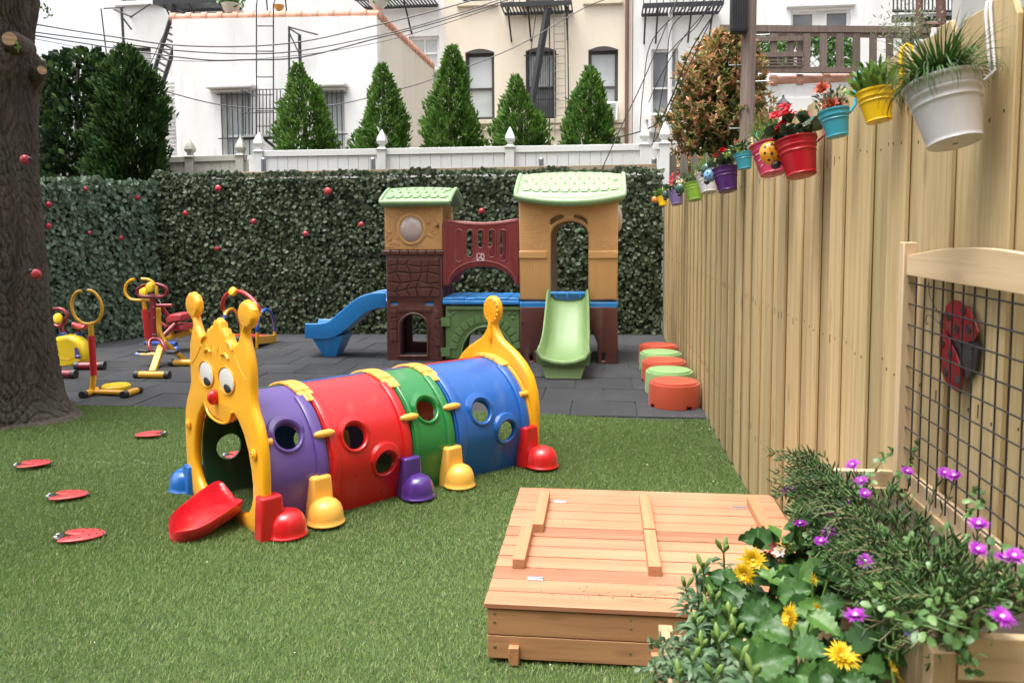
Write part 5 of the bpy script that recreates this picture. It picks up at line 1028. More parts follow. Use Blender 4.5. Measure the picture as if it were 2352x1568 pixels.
# the panel stands on two legs joined by a thin sill
hp = plate('head_panel', headout(), [mouth], .046, q_yel, ct, .020, XZ(0, -.01, 0)); ex = []
def Hs(x, z, off=0): return Vector((c0+x, -.0375-off, z))
m_ = MB()
for s in (-1, 1):   # raised rims, cheeks, brows, hair relief, screws
    m_.tube(smooth_path([Hs(s*x-.005, z, .0) for x, z in [(.065, .822), (.095, .835), (.125, .828), (.145, .812)]], 4), .0065, 8)
    m_.tube(smooth_path([Hs(s*x, z, -.001) for x, z in [(.12, .90), (.165, .885), (.185, .86)]], 4), .007, 8)
    m_.tube(smooth_path([Hs(s*x, z, -.004) for x, z in [(.20, .84), (.24, .80), (.29, .76), (.325, .735)]], 4), .0022, 6)
    for k in range(11):
        a_ = radians(-70+30*k); m_.ball(Hs(s*.322+.062*cos(a_), 1.040+.050*sin(a_), -.013), (.007, .010, .007), 8)
    m_.lathe([(.027, 0), (.027, .006), (.022, .009), (.014, .009), (.012, .013), (.004, .013), (0, .010)], 20, 0, Matrix.Translation(Hs(s*.395, .40, .0)) @ Matrix.Rotation(pi/2, 4, 'X'))
m_.tube([Hs(x, z, -.004) for x, z in [(-.14, .86), (-.09, .835), (-.05, .86), (-.01, .815), (.03, .865), (.07, .82), (.10, .86), (.15, .85)]], .0012, 6)
m_.tube(smooth_path([Hs(s_*.155, .545-.0, -.002) if 0 else Hs(x, z, .0) for s_ in (1,) for x, z in [(-.165, .56), (-.13, .51), (-.07, .488), (0, .482), (.07, .488), (.13, .51), (.165, .56)]], 4), .007, 8)
join(hp, [m_])
for s, dx in ((-1, .0), (1, .012)):
    x = s*.117+dx-.020; e = MB(); e.ball(Hs(x, .704, -.004), (.088, .009, .062), 28); ey = e.build('eye', q_wht, ct)
    e = MB(); e.ball(Hs(x+.014, .668, .001), (.040, .008, .024), 20); e.build('pupil', q_blk, ey)
    e = MB(); P_ = [Hs(x+.093*cos(t), .704+.067*sin(t), -.001) for t in np.linspace(0, 2*pi, 30)]; e.tube(P_, .004, 6, caps=False); e.build('eye_rim', q_yel, ey)
e = MB(); e.ball(Hs(-.025, .602, .008), (.025, .034, .038), 24); e.build('nose', q_red, ct)
# inner sill hidden behind the tongue and rear ring
ru = 1.69; rc = .055
def rear_out():
    R_ = [(.37, .0), (.40, .10), (.405, .22), (.41, .35), (.395, .45), (.36, .54), (.30, .61), (.23, .665), (.165, .70), (.10, .735), (.064, .775), (.047, .80), (.040, .822)]
    bt = circ(0.01, .915, .072, 22, .088, radians(-66), radians(246)); return [(rc+.02*0+x, z) for x, z in R_]+[(rc+x, z) for x, z in bt]+[(rc-x+.02, z) for x, z in R_[::-1]]
ri = [(rc+.345*cos(t)*1.0, .235+.355*sin(t)) for t in np.linspace(-.55, pi+.55, 30)]; ri = [(x, max(z, .02)) for x, z in ri]
rp = plate('tail_panel', rear_out(), [ri], .06, q_yel, ct, .02, XZ(0, ru+.02, 0)); m_ = MB(); m_.tube([(rc+.02, ru-.014, z) for z in np.linspace(.72, .87, 6)], [.012, .018, .014, .012, .011, .004], 10)
for k in range(14): a_ = radians(26*k); m_.ball((rc+.02+.057*cos(a_), ru-.004, .915+.070*sin(a_)), (.008, .010, .008), 8)
m_.tube([(rc+.375*cos(t), ru-.008, .24+.385*sin(t)) for t in np.linspace(-.3, pi+.3, 30)], .014, 8); join(rp, [m_])
# tongue ramp
tg = MB(); rings = []
cl = [(.02, .02, .100, .205), (-.05, .045, .090, .21), (-.12, .07, .076, .205), (-.19, .10, .058, .195), (-.26, .13, .044, .172), (-.31, .15, .044, .135), (-.345, .163, .042, .075), (-.355, .168, .040, .03)]
for u, v, z, w_ in cl:
    r_ = []; 
    for k in range(13): s_ = -1+2*k/12; r_.append(Vector((v+s_*w_*.98, u-.10*s_*w_*1.2, z+.055*abs(s_)**2.6*min(1, w_/.1)-.028*(1-abs(s_))*min(1, w_/.12))))
    bt_ = [Vector((v+s_*w_, u-.12*s_*w_, max(z-.03-.02*(1-abs(s_)), .006) if abs(s_) < .95 else z+.03)) for s_ in np.linspace(1, -1, 9)]; rings.append(r_+bt_)
tg.loft(rings, True, True); t_ = tg.build('tongue_ramp', q_tred, ct, ang=50); md = t_.modifiers.new('s', 'SUBSURF'); md.levels = 1; md.render_levels = 2
# ---------------- sandbox ----------------
m_ced_w = wood('cedar_lid', (.52, .245, .135), (.40, .16, .08), 0, 18, .6, .35, .36, dark=(.56, .30, .18)); m_ced_s = wood('cedar_side', (.50, .27, .13), (.38, .18, .08), 0, 20, .6, .7, .15)
m_ced_b = wood('cedar_batten', (.50, .25, .125), (.40, .18, .08), 1, 18, .6, .2, .15); m_zinc = paint('zinc', (.62, .63, .66), .3, (.5, .5, .52), 1)
SB = Vector((.193, 3.155, 0)); sb = empty('sandbox', SB, 0, 'closed square cedar sandbox with folding plank lids and raised battens on the lawn', 'sandbox')
SW_, SD, SZ = 1.165, 1.195, .20
lid_edges = [SD/2-i*SD/12 for i in range(13)]
def planks(name, i0, i1, xm):
    b = MB()
    for i in range(i0, i1):
        g0 = .007 if i == 6 else .0034; y1, y0 = lid_edges[i]-(g0), lid_edges[i+1]+.0034
        b.box((0, (y0+y1)/2, SZ-.009+random.uniform(-.0006, .0006)), (SW_+random.uniform(-.002, .002), y1-y0, .018))
    return b.build(name, m_ced_w, sb, bevel=.0022)
planks('fixed_board', 0, 2, 0); la = planks('folding_lid', 2, 6, 0); lb = planks('folding_lid', 6, 10, 0); planks('fixed_board', 10, 12, 0)
for par, x, y0, y1 in ((la, -.26, 3.60, 3.185), (la, .188, 3.60, 3.185), (la, .660, 3.60, 3.185), (lb, -.302, 3.175, 2.835), (lb, .185+.002, 3.175, 2.82), (lb, .66, 3.18, 2.83)):
    b = MB(); b.box((x-SB.x, (y0+y1)/2-SB.y, SZ+.0185), (.046, y0-y1-.006, .037)); b.build('batten', m_ced_b, par, bevel=.002)
for (x, y) in ((-.19, 3.565), (.60, 3.56), (-.235, 2.76)):
    b = MB(); b.box((x-SB.x, y-SB.y-.010, SZ+.0015), (.056, .014, .003)); b.box((x-SB.x, y-SB.y+.010, SZ+.0015), (.056, .014, .003)); b.tube([(x-SB.x-.028, y-SB.y, SZ+.004), (x-SB.x+.028, y-SB.y, SZ+.004)], .0032, 8)
    b.build('hinge', m_zinc, sb, sm=False)
b = MB(); t = .02; zz = ((.010, .088), (.091, .178))
for z0, z1 in zz:
    h = z1-z0; zc = (z0+z1)/2
    for sy in (-1, 1): b = MB(); b.box((0, sy*(SD/2-.018), zc), (SW_-.02, t, h)); b.build('side_board', m_ced_s, sb, bevel=.002)
b = MB(); m_ced_s2 = wood('cedar_side_deep', (.50, .27, .13), (.38, .18, .08), 1, 20, .6, .7, .15)
for z0, z1 in zz:
    for s in (-1, 1): b.box((s*(SW_/2-.020), 0, (z0+z1)/2), (t, SD-.06, z1-z0))
b.build('side_board', m_ced_s2, sb, bevel=.002)
for px in (1181, 1507, 1340+500):
    P = PY(px, 1510, 2.56); b = MB(); b.box((P.x-SB.x, -SD/2-.004, .030), (.034, .024, .060)); b.build('foot', m_ced_b, sb, bevel=.002)
for s in (-1, 1): b = MB(); b.box((s*.35, SD/2+.004, .030), (.034, .024, .06)); b.build('foot', m_ced_b, sb, bevel=.002)
b = MB()
for x in (-.55, -.545, .3, -.1): 
    for z in (.05, .135, .165): b.tube([(x, -SD/2+.0085, z), (x, -SD/2+.0065, z)], .0035, 8)
b.build('screws', m_zinc, sb, sm=False)
b = MB()
for k in range(150):
    if k < 100: x, y = random.gauss(.0+(k % 5)*.1-.25, .09), -SD/2+.07+abs(random.gauss(.03, .035))
    else: x, y = random.uniform(-.55, .55), random.uniform(-.5, .55)
    if abs(x) > .57 or abs(y) > .585: continue
    s = random.uniform(.0008, .0028); b.ball((x, y, SZ+s*.5), (s*random.uniform(.8, 2), s, s*.7), 5)
sp = b.build('soil_crumbs', m_soil, None, sm=False); sp.location = SB; tag(sp, 'dark soil crumbs scattered on the cedar sandbox lid', 'dirt', kind='stuff')

# ---------------- round stools ----------------
p_or = plastic('orange_plastic', lin((182, 70, 40)), .45); p_lg = plastic('pale_green_plastic', lin((134, 170, 108)), .45)
labs = ['nearest orange round stool in the row by the fence', 'pale green round stool second nearest in the row by the fence', 'middle orange round stool in the row by the fence', 'pale green round stool second farthest in the row by the fence', 'farthest orange round stool in the row by the fence']
for i, ((x, y), lb_) in enumerate(zip(((.570, 6.48), (.570, 6.98), (.562, 7.48), (.562, 7.95), (.575, 8.42)), labs)):
    o = empty('round_stool', (x, y, .004), random.uniform(-.3, .3), lb_, 'stool', 'round plastic stools'); m = p_or if i % 2 == 0 else p_lg
    b = MB(); r = .205; n = 48; prof = [(r*1.0, 0), (r*1.0, .02), (r*.985, .172), (r*.97, .182), (r*.93, .184), (r*.88, .180)]
    b.lathe(prof, n); body = b.build('body', m, o, ang=30); c = MB()
    for k in range(4): a = radians(205+90*k); c.box((r*cos(a), r*sin(a), .0), (.07, .05, .05), 0, None, Matrix.Rotation(a, 3, 'Z'))
    boolcut(body, [c]); b = MB(); b.lathe([(r*.885, .176), (r*.885, .190), (r*.87, .197), (r*.80, .199), (0, .203)], n); b.build('lid', m, o, ang=30)

# ---------------- toddler exercise machines ----------------
e_y = plastic('gym_yellow', lin((225, 165, 20)), .35); e_y2 = plastic('gym_lemon', lin((240, 205, 20)), .35); e_r = plastic('gym_red', lin((200, 30, 38)), .38); e_dr = plastic('gym_dark_red', lin((140, 16, 36)), .35); e_b = plastic('gym_blue', lin((30, 80, 170)), .38); e_p = plastic('gym_pad_red', lin((195, 60, 66)), .45); e_k = plastic('gym_black', (.02, .02, .022), .5)
e_pu = plastic('gym_indigo', lin((56, 50, 130)), .35)
E1 = lambda x, y: (94.1+.216*x, 602.1+.216*y)
def P1(x, y, Y, dy=0): p = PY(*E1(x, y), Y); return Vector((p.x, Y+dy, p.z))
class Mach:
    def __init__(s, name, lab, px, py, cat): s.o = empty(name, (*PG(*E1(px, py))[:2], .003), 0, lab, cat, 'toddler gym machines'); s.L = s.o.location
    def tube(s, name, pts, r, m, sm=True, caps=None, n=12, parent=None):
        b = MB(); P_ = [Vector(p)-s.L for p in pts]
        if sm and len(P_) > 2: P_ = smooth_path(P_, 6)
        b.tube(P_, r, n); return b.build(name, m, parent or s.o)
    def foot(s, a, b_, r, m, cap, name='foot_tube'):
        a = Vector(a); b_ = Vector(b_); d = (b_-a).normalized(); f = s.tube(name, [a+d*.03, b_-d*.03], r, m)
        for p, q in ((a, a+d*.045), (b_-d*.045, b_)): s.tube('end_cap', [p, q], r*1.16, cap, parent=f)
        return f
    def disc(s, name, c, rx, rz, th, m, n_=Vector((0, -1, .2)), parent=None, ridge=8):
        c = Vector(c)-s.L; b = MB(); q_ = Vector(n_).to_track_quat('Z', 'Y').to_matrix().to_4x4(); M_ = Matrix.Translation(c) @ q_ @ Matrix.Diagonal((rx, rz, 1, 1))
        b.lathe([(.92, -th/2), (1, -th/4), (1, th/4), (.9, th/2), (.5, th*.62), (0, th*.66)], 20, 0, M_); o = b.build(name, m, parent or s.o)
        return o
# 1 near twister
t = Mach('twister_machine', 'yellow and red twist trainer nearest the lawn, with a hoop handle and disc', 700, 1370, 'toddler gym'); Y = 6.5
A = PG(*E1(435, 1412), .032); B = PG(*E1(628, 1345), .032); C_ = PG(*E1(868, 1410), .032); D_ = PG(*E1(1055, 1350), .032)
t.foot(A, B, .028, e_y, e_k); t.foot(C_, D_, .028, e_y, e_k); m1 = A.lerp(B, .55); m2 = C_.lerp(D_, .35); t.tube('base_bar', [m1, m2], .022, e_y)
pc = PG(*E1(800, 1352), .03); b = MB(); b.lathe([(.112, .0), (.118, .012), (.118, .034), (.108, .044), (0, .046)], 32); 
for k in range(24): a = 2*pi*k/24; b.ball((.095*cos(a), .095*sin(a), .045), (.006, .006, .004), 6)
for k in range(12): a = 2*pi*k/12; b.ball((.055*cos(a), .055*sin(a), .046), (.006, .006, .004), 6)
o = b.build('twist_disc', e_y2, t.o); o.location = pc-t.L
pb = m1+Vector((0, 0, .01)); Yp = pb.y; top = P1(530, 655, Yp); seg = [pb, P1(562, 1200, Yp), P1(535, 780, Yp), top]
t.tube('lower_post', [seg[0], seg[1]+(seg[0]-seg[1])*-.02], .023, e_y); t.tube('grip_post', [seg[1], seg[2]], .027, e_r); t.tube('upper_post', [seg[2], seg[3]], .022, e_y)
t.tube('hoop_handle', [P1(x, y, Yp) for x, y in ((428, 303), (375, 325), (335, 395), (330, 480), (365, 580), (430, 640), (480, 655), (530, 652), (590, 635), (632, 580), (650, 500), (635, 420), (590, 345), (545, 308), (498, 298))], .0135, e_y)
# 2 far twister with console and blue caps
t = Mach('twister_machine', 'far yellow and red twist trainer with a round console and blue foot caps', 1150, 985, 'toddler gym'); Yp = 8.75
t.foot(P1(1012, 990, 8.55), P1(1300, 985, 8.62), .032, e_y, e_b); t.foot(P1(1048, 893, 9.32), P1(1260, 890, 9.32), .024, e_y, e_b)
t.tube('base_bar', [P1(1165, 988, 8.58), P1(1150, 880, 9.32)], .024, e_y); t.tube('step_bar', [P1(1110, 862, 9.3), P1(1440, 872, 9.2)], .03, e_b)
t.tube('grip_post', [P1(1105, 500, Yp), P1(1138, 810, Yp)], .036, e_r); t.tube('upper_post', [P1(1090, 395, Yp), P1(1105, 500, Yp)], .024, e_y); t.tube('lower_post', [P1(1138, 808, Yp), P1(1150, 905, Yp)], .024, e_y)
t.tube('hoop_handle', [P1(x, y, Yp) for x, y in ((992, 180), (935, 205), (900, 260), (900, 330), (940, 385), (1000, 402), (1090, 404), (1170, 400), (1222, 360), (1230, 290), (1195, 220), (1140, 185), (1068, 176))], .017, e_y)
t.disc('console', P1(1078, 320, Yp-.03), .06, .066, .05, e_y2)
# 3 stepper
t = Mach('stepper_machine', 'yellow stepper with a tall red column, looped handlebar and black pedals', 1190, 1195, 'toddler gym'); Yp = 8.0
t.foot(PG(*E1(1000, 1192), .036), PG(*E1(1368, 1198), .036), .034, e_y, e_k); t.foot(PG(*E1(1370, 1066), .036), PG(*E1(1665, 1066), .036), .034, e_y, e_k)
b = MB(); b.bar(P1(1185, 1170, 7.64)-t.L, P1(1290, 870, 8.0)-t.L, .07, .05); b.build('front_leg', e_y, t.o, bevel=.008)
b = MB(); b.bar(P1(1300, 840, 8.05)-t.L, P1(1545, 1058, 8.26)-t.L, .06, .045); b.build('rear_leg', e_y, t.o, bevel=.008)
t.tube('yellow_spine', [P1(1243, 490, 8.1), P1(1248, 640, 8.1), P1(1262, 750, 8.08), P1(1318, 860, 8.08)], .030, e_y)
b = MB(); b.bar(P1(1186, 335, Yp)-t.L, P1(1200, 812, Yp)-t.L, .048, .05, up=(0, 1, 0)); b.build('column', e_dr, t.o, bevel=.008)
t.tube('handlebar', [P1(x, y, Yp-.03) for x, y in ((1118, 235), (1060, 262), (1025, 295), (1035, 345), (1090, 364), (1190, 366), (1290, 364), (1335, 335), (1332, 280), (1290, 250), (1222, 230))], .017, e_dr)
t.disc('console', P1(1162, 266, Yp-.04), .042, .055, .05, e_y2)
t.tube('pedal_arm', [P1(1205, 812, Yp-.03), P1(1160, 835, Yp-.05), P1(1150, 890, Yp-.1), P1(1172, 945, Yp-.12)], .02, e_dr); t.tube('pedal_arm', [P1(1205, 812, Yp-.03), P1(1265, 825, Yp-.05), P1(1305, 880, Yp-.1), P1(1335, 945, Yp-.12)], .02, e_dr)
for (x0, x1, y_) in ((1045, 1155, 942), (1345, 1450, 950)): a = P1(x0, y_, Yp-.14)-t.L; c = P1(x1, y_+5, Yp-.14)-t.L; b = MB(); b.bar(a, c, .09, .035); b.build('pedal', e_k, t.o, bevel=.01)
b = MB()
for (x, y) in ((1196, 478), (1202, 590), (1189, 767), (1212, 767)): b.ball(P1(x, y, Yp-.05)-t.L, .008, 8)
b.build('bolts', m_zinc, t.o)
# 4 rider/rower behind
t = Mach('rowing_machine', 'red padded rowing seat machine on a yellow frame behind the stepper', 1450, 820, 'toddler gym'); Yp = 8.95
b = MB(); b.bar(P1(1335, 808, Yp)-t.L, P1(1465, 775, Yp)-t.L, .05, .045); b.bar(P1(1465, 782, Yp)-t.L, P1(1600, 722, Yp)-t.L, .06, .07); b.build('rail', e_y, t.o, bevel=.006)
t.foot(P1(1560, 752, 9.7), P1(1650, 748, 9.7), .028, e_y, e_y); t.tube('leg', [P1(1600, 755, 9.7), PG(*E1(1600, 790), .0)], .02, e_y); t.tube('link_bar', [P1(1285, 800, 8.6), P1(1430, 655, 8.75)], .028, e_dr); t.tube('link_bar', [P1(1265, 640, 8.75), P1(1340, 690, 8.75)], .022, e_dr)
t.tube('arm', [P1(1290, 475, 8.8), P1(1375, 630, 8.85)], .024, e_dr); t.tube('handle', [P1(1222, 460, 8.75), P1(1395, 460, 8.75)], .022, e_dr); t.tube('seat_post', [P1(1378, 680, 8.9), P1(1388, 770, 8.9)], .03, e_y)
def pad(name, pl, Yc, dpt, th):
    me = curve_mesh([(x, y) for x, y in pl], [], dpt, .02, None, 2); o = bpy.data.objects.new(name, me); return me
b = MB(); A = P1(1355, 625, 8.85)-t.L; c = P1(1560, 585, 8.85)-t.L; b.loft([[A+Vector((0, -.06, -.03)), A+Vector((0, .10, -.03)), A+Vector((0, .10, .035)), A+Vector((0, -.06, .035))], [A.lerp(c, .35)+Vector((0, -.12, -.02)), A.lerp(c, .35)+Vector((0, .14, -.02)), A.lerp(c, .35)+Vector((0, .14, .075)), A.lerp(c, .35)+Vector((0, -.12, .075))], [c+Vector((0, -.15, -.03)), c+Vector((0, .15, -.03)), c+Vector((0, .15, .055)), c+Vector((0, -.15, .055))]]); b.build('seat', e_p, t.o, bevel=.02, seg=3)
b = MB(); A = P1(1395, 690, 8.9)-t.L; c = P1(1572, 685, 8.9)-t.L; b.bar(A, c, .28, .07); b.build('seat', e_p, t.o, bevel=.018, seg=3)
for (x, y, m_) in ((1440, 930, e_b),): b = MB(); b.ball(P1(x, y, 8.5)-t.L, .04, 12); b.build('knob', m_, t.o)
# 5 exercise bike
t = Mach('exercise_bike', 'toddler exercise bike with a yellow body and red saddle beside the tree trunk', 300, 1190, 'toddler gym'); E2 = lambda x, y: (103.5+.108*x, 715+.108*y)
def P2(x, y, Y): p = PY(*E2(x, y), Y); return Vector((p.x, Y, p.z))
Yp = 7.9; pl = [(170, 780), (200, 660), (260, 570), (350, 520), (480, 492), (610, 498), (740, 545), (850, 640), (915, 760), (950, 880), (965, 1000), (955, 1060), (880, 1110), (700, 1160), (560, 1200), (430, 1222), (330, 1205), (250, 1130), (200, 980)]
P_ = [P2(x, y, Yp)-t.L for x, y in pl]; me = curve_mesh([(p.x, p.z) for p in P_], [], .17, .045, XZ(0, P_[0].y, 0), 4); me.name = 'body_shell'; bo = link('body_shell', me, e_y2, t.o)
b = MB(); b.tube(smooth_path([P2(x, y, Yp)-t.L+Vector((0, -.0855, 0)) for x, y in ((240, 930), (340, 930), (450, 975), (560, 1000), (640, 992), (720, 950), (800, 930), (880, 960), (940, 1010))], 4), .003, 6); b.build('seam', e_y, bo)
t.tube('crank', [P2(655, 770, Yp-.11), P2(690, 960, Yp-.12)], [.016, .02], e_pu, sm=False); b = MB(); b.ball(P2(695, 965, Yp-.13)-t.L, (.035, .025, .022), 12); b.build('pedal', e_pu, t.o)
t.foot(PG(*E2(60, 1320), .042), PG(*E2(660, 1328), .042), .038, e_dr, e_k); t.foot(PG(*E2(640, 1155), .042), PG(*E2(1270, 1150), .042), .038, e_dr, e_k); t.tube('frame_bar', [P2(350, 1300, 7.62), P2(380, 1180, 7.85)], .028, e_dr); t.tube('frame_bar', [P2(940, 1110, 7.95), P2(960, 1150, 8.03)], .028, e_dr)
t.tube('seat_sleeve', [P2(705, 445, Yp+.05), P2(715, 560, Yp+.05)], .034, e_b); t.tube('seat_post', [P2(712, 380, Yp+.05), P2(708, 450, Yp+.05)], .02, e_dr)
b = MB(); A = P2(525, 300, Yp)-t.L; c = P2(870, 320, Yp)-t.L; rg = []
for k in range(9): f_ = k/8; p = A.lerp(c, f_)+Vector((0, .05, -.012*sin(pi*f_))); w_ = .025+.085*f_**1.3*(1 if f_ < .95 else .8); h_ = .032 if f_ < .95 else .02; rg.append([p+Vector((0, w_*cos(a), h_*sin(a))) for a in np.linspace(0, 2*pi, 12, endpoint=False)])
b.loft(rg); b.build('saddle', e_p, t.o)
b = MB(); b.lathe([(.042, 0), (.038, .03), (.028, .04)], 16, 0, Matrix.Translation(P2(380, 525, Yp)-t.L)); b.build('collar', e_b, t.o); t.tube('stem', [P2(395, 480, Yp), P2(330, 300, Yp), P2(300, 230, Yp)], .022, e_dr, False)
t.tube('handlebar', [P1(x, y, Yp-.05) for x, y in ((135, 498), (200, 494), (245, 515), (280, 560), (262, 610), (235, 668), (185, 682), (130, 662), (108, 640))], .017, e_dr); t.disc('console', P1(180, 598, Yp-.12), .044, .055, .05, e_y2, Vector((.35, -1, .35)))
# 6 treadmill
E3 = lambda x, y: (470.4+.12*x, 639.7+.12*y)
def P3_(x, y, Y): p = PY(*E3(x, y), Y); return Vector((p.x, Y, p.z))
t = Mach('toddler_treadmill', 'small treadmill with red, blue and yellow arched bars behind the caterpillar face', 2300, 930, 'toddler gym'); Ya, Yb = 9.1, 9.65
t.tube('red_arch', [P3_(x, y, Y_) for x, y, Y_ in ((358, 610, 9.55), (338, 520, 9.5), (352, 420, 9.45), (400, 330, 9.4), (480, 270, 9.35), (600, 245, 9.3), (720, 262, 9.25), (830, 325, 9.2), (930, 420, 9.15), (1000, 520, 9.1), (1042, 610, 9.1))], .024, e_r)
t.disc('console', P3_(538, 248, 9.28), .05, .055, .05, e_y2, Vector((-.3, -1, .5))); t.tube('joint', [P3_(365, 600, 9.55), P3_(385, 700, 9.5)], .019, e_y); t.tube('joint', [P3_(1040, 600, 9.1), P3_(1065, 710, 9.1)], .019, e_y)
t.tube('blue_arch', [P3_(x, y, Y_) for x, y, Y_ in ((1003, 1020, Ya), (1008, 900, Ya), (1035, 760, 9.15), (1090, 650, 9.2), (1180, 595, 9.3), (1255, 640, 9.4), (1310, 770, 9.5), (1335, 900, 9.6), (1340, 1000, Yb))], .020, e_b)
t.tube('yellow_arch', [P3_(x, y, Y_) for x, y, Y_ in ((385, 720, 9.3), (410, 650, 9.35), (460, 600, 9.4), (520, 582, 9.5), (585, 625, 9.6), (640, 730, 9.65), (680, 850, 9.7), (700, 960, 9.7), (705, 1100, 9.7))], .019, e_y); t.tube('blue_sleeve', [P3_(380, 700, 9.3), P3_(360, 850, 9.25), P3_(350, 1000, 9.2), P3_(350, 1380, 9.15)], .02, e_b)
for (a, c, Y_) in (((1003, 1015), (993, 1375), Ya), ((1340, 995), (1345, 1215), Yb)): t.tube('leg', [P3_(*a, Y_), P3_(*c, Y_)], .019, e_y)
t.foot(P3_(935, 1390, Ya), P3_(1050, 1395, Ya), .02, e_y, e_k); t.foot(P3_(1290, 1232, Yb), P3_(1395, 1240, Yb), .02, e_y, e_k)
A = P3_(1000, 1180, Ya)-t.L; c = P3_(1320, 1150, Yb)-t.L; b = MB(); b.bar(A, c, .03, .10); A2 = A+Vector((-.42, .12, 0)); c2 = c+Vector((-.42, .12, 0)); b.bar(A2, c2, .03, .10); b.build('side_rail', e_y, t.o, bevel=.006)
b = MB(); rl = [A+Vector((-.02, 0, .045)), c+Vector((-.02, 0, .045)), c2+Vector((.02, 0, .045)), A2+Vector((.02, 0, .045))]; b.loft([[p-Vector((0, 0, .03)) for p in rl], rl]); b.build('belt', e_r, t.o); t.tube('roller', [A+t.L+Vector((-.03, -.02, -.0)), A2+t.L+Vector((.03, -.02, -.0))], .04, e_k)

# ---------------- ladybird ornaments ----------------
k_red = plastic('ladybird_red', lin((190, 18, 45)), .3); k_blk = plastic('ladybird_black', (.012, .014, .02), .4); k_yel = plastic('ladybird_yellow', lin((240, 160, 20)), .3); k_blu = plastic('ladybird_blue', lin((110, 165, 205)), .3); k_grn = plastic('ladybird_green', lin((40, 88, 70)), .3); k_org = plastic('ladybird_orange', lin((235, 130, 30)), .3)
def bug_proto(m):
    o = empty('ladybird_ornament', (0, 0, 0)); b = MB(); b.ball((0, 0, 0), (.042, .030, .046), 20); sh = b.build('shell', m, o); d = MB()
    for x, z in ((.018, .022), (-.018, .022), (.022, -.008), (-.022, -.008), (.0, .004), (.013, -.030), (-.013, -.030)):
        y = -.030*sqrt(max(0, 1-(x/.042)**2-(z/.046)**2)); n_ = Vector((x/.042**2, y/.03**2, z/.046**2)).normalized(); d.lathe([(.0058, 0), (.005, .0012), (0, .0016)], 8, 0, Matrix.Translation((x, y, z)) @ n_.to_track_quat('Z', 'Y').to_matrix().to_4x4())
    d.tube([(0, -.0305*sqrt(1-(z/.047)**2), z) for z in np.linspace(-.043, .043, 12)], .0009, 5); d.build('spots', k_blk, sh)
    h = MB(); h.ball((0, -.006, .048), (.02, .018, .017), 14); h.build('head', k_blk, o); l_ = MB()
    for s in (-1, 1):
        l_.tube([(s*.008, -.01, .062), (s*.014, -.014, .075), (s*.022, -.012, .082)], .0012, 5)
        for z in (-.02, .004, .026): l_.tube([(s*.034, 0, z), (s*.052, -.004, z+.006), (s*.058, .008, z+.004)], .0018, 5)
    l_.build('legs', k_blk, o); return o
protos = {'red': bug_proto(k_red), 'yellow': bug_proto(k_yel), 'blue': bug_proto(k_blu), 'green': bug_proto(k_grn), 'orange': bug_proto(k_org)}; used = set()
def bug(col, loc, s, roll, lab, yaw=0, pitch=0, grp='ladybird ornaments'):
    p = protos[col]; o = p if col not in used else copy_tree(p); used.add(col); o.location = loc; o.scale = (s, s, s); o.rotation_euler = (pitch, roll, yaw); o.rotation_mode = 'YXZ'; tag(o, lab, 'ornament', grp)
    return o
bk = [(501, 433, 1.0, 2.6, 'red ladybird high near the left end of the dark ivy screen'), (426, 490, .85, .4, 'small red ladybird on the dark ivy, lower left of the highest one'), (582, 509, .85, 1.0, 'small red ladybird on dark ivy above the treadmill'), (753, 440, 1.15, 3.1, 'largest red ladybird on dark ivy, upper middle, left of the towers'), (829, 516, .85, -2.2, 'small red ladybird on dark ivy just left of the round window tower'), (702, 537, .85, 2.0, 'red ladybird on dark ivy above the blue slide'), (498, 571, .75, 0, 'lowest red ladybird on the dark ivy'), (1106, 485, .9, .9, 'red ladybird on dark ivy above the red bridge')]
for x, y, s, r, lb_ in bk:
    p = PY(x, y, 10.3); p = PY(x, y, 10.30+(p.x+5.97)*.0535-.085); bug('red', p, s*1.02, r, lb_)
wl = [(197, 434, .7, .5, 'red ladybird near the top of the pale ivy screen'), (113, 470, .95, .0, 'red ladybird on pale ivy, upper one of two beside the trunk'), (316, 454, .85, -.5, 'red ladybird on pale ivy nearest the screen corner'), (113, 519, .95, .3, 'red ladybird on pale ivy, lower one of two beside the trunk'), (206, 535, .7, 1.2, 'small red ladybird in the middle of the pale ivy screen'), (279, 547, .8, .2, 'red ladybird low on the right part of pale ivy')]
for x, y, s, r, lb_ in wl:
    d = ray(x, y); a = pL; e = pc0-pL; nn = Vector((e.y, -e.x, 0)); t_ = (a-CO).dot(nn)/d.dot(nn); p = CO+d*t_*.992; bug('red', p, s*.9, r, lb_, atan2(e.y, e.x))
P = PY(57, 366, 5.14); bug('red', P, .75, 1.5, 'red wooden ladybird high on the tree trunk', .25, 0); P = PY(83, 629, 5.19); bug('red', P, .80, -.9, 'red wooden ladybird low on the tree trunk', .35, 0)
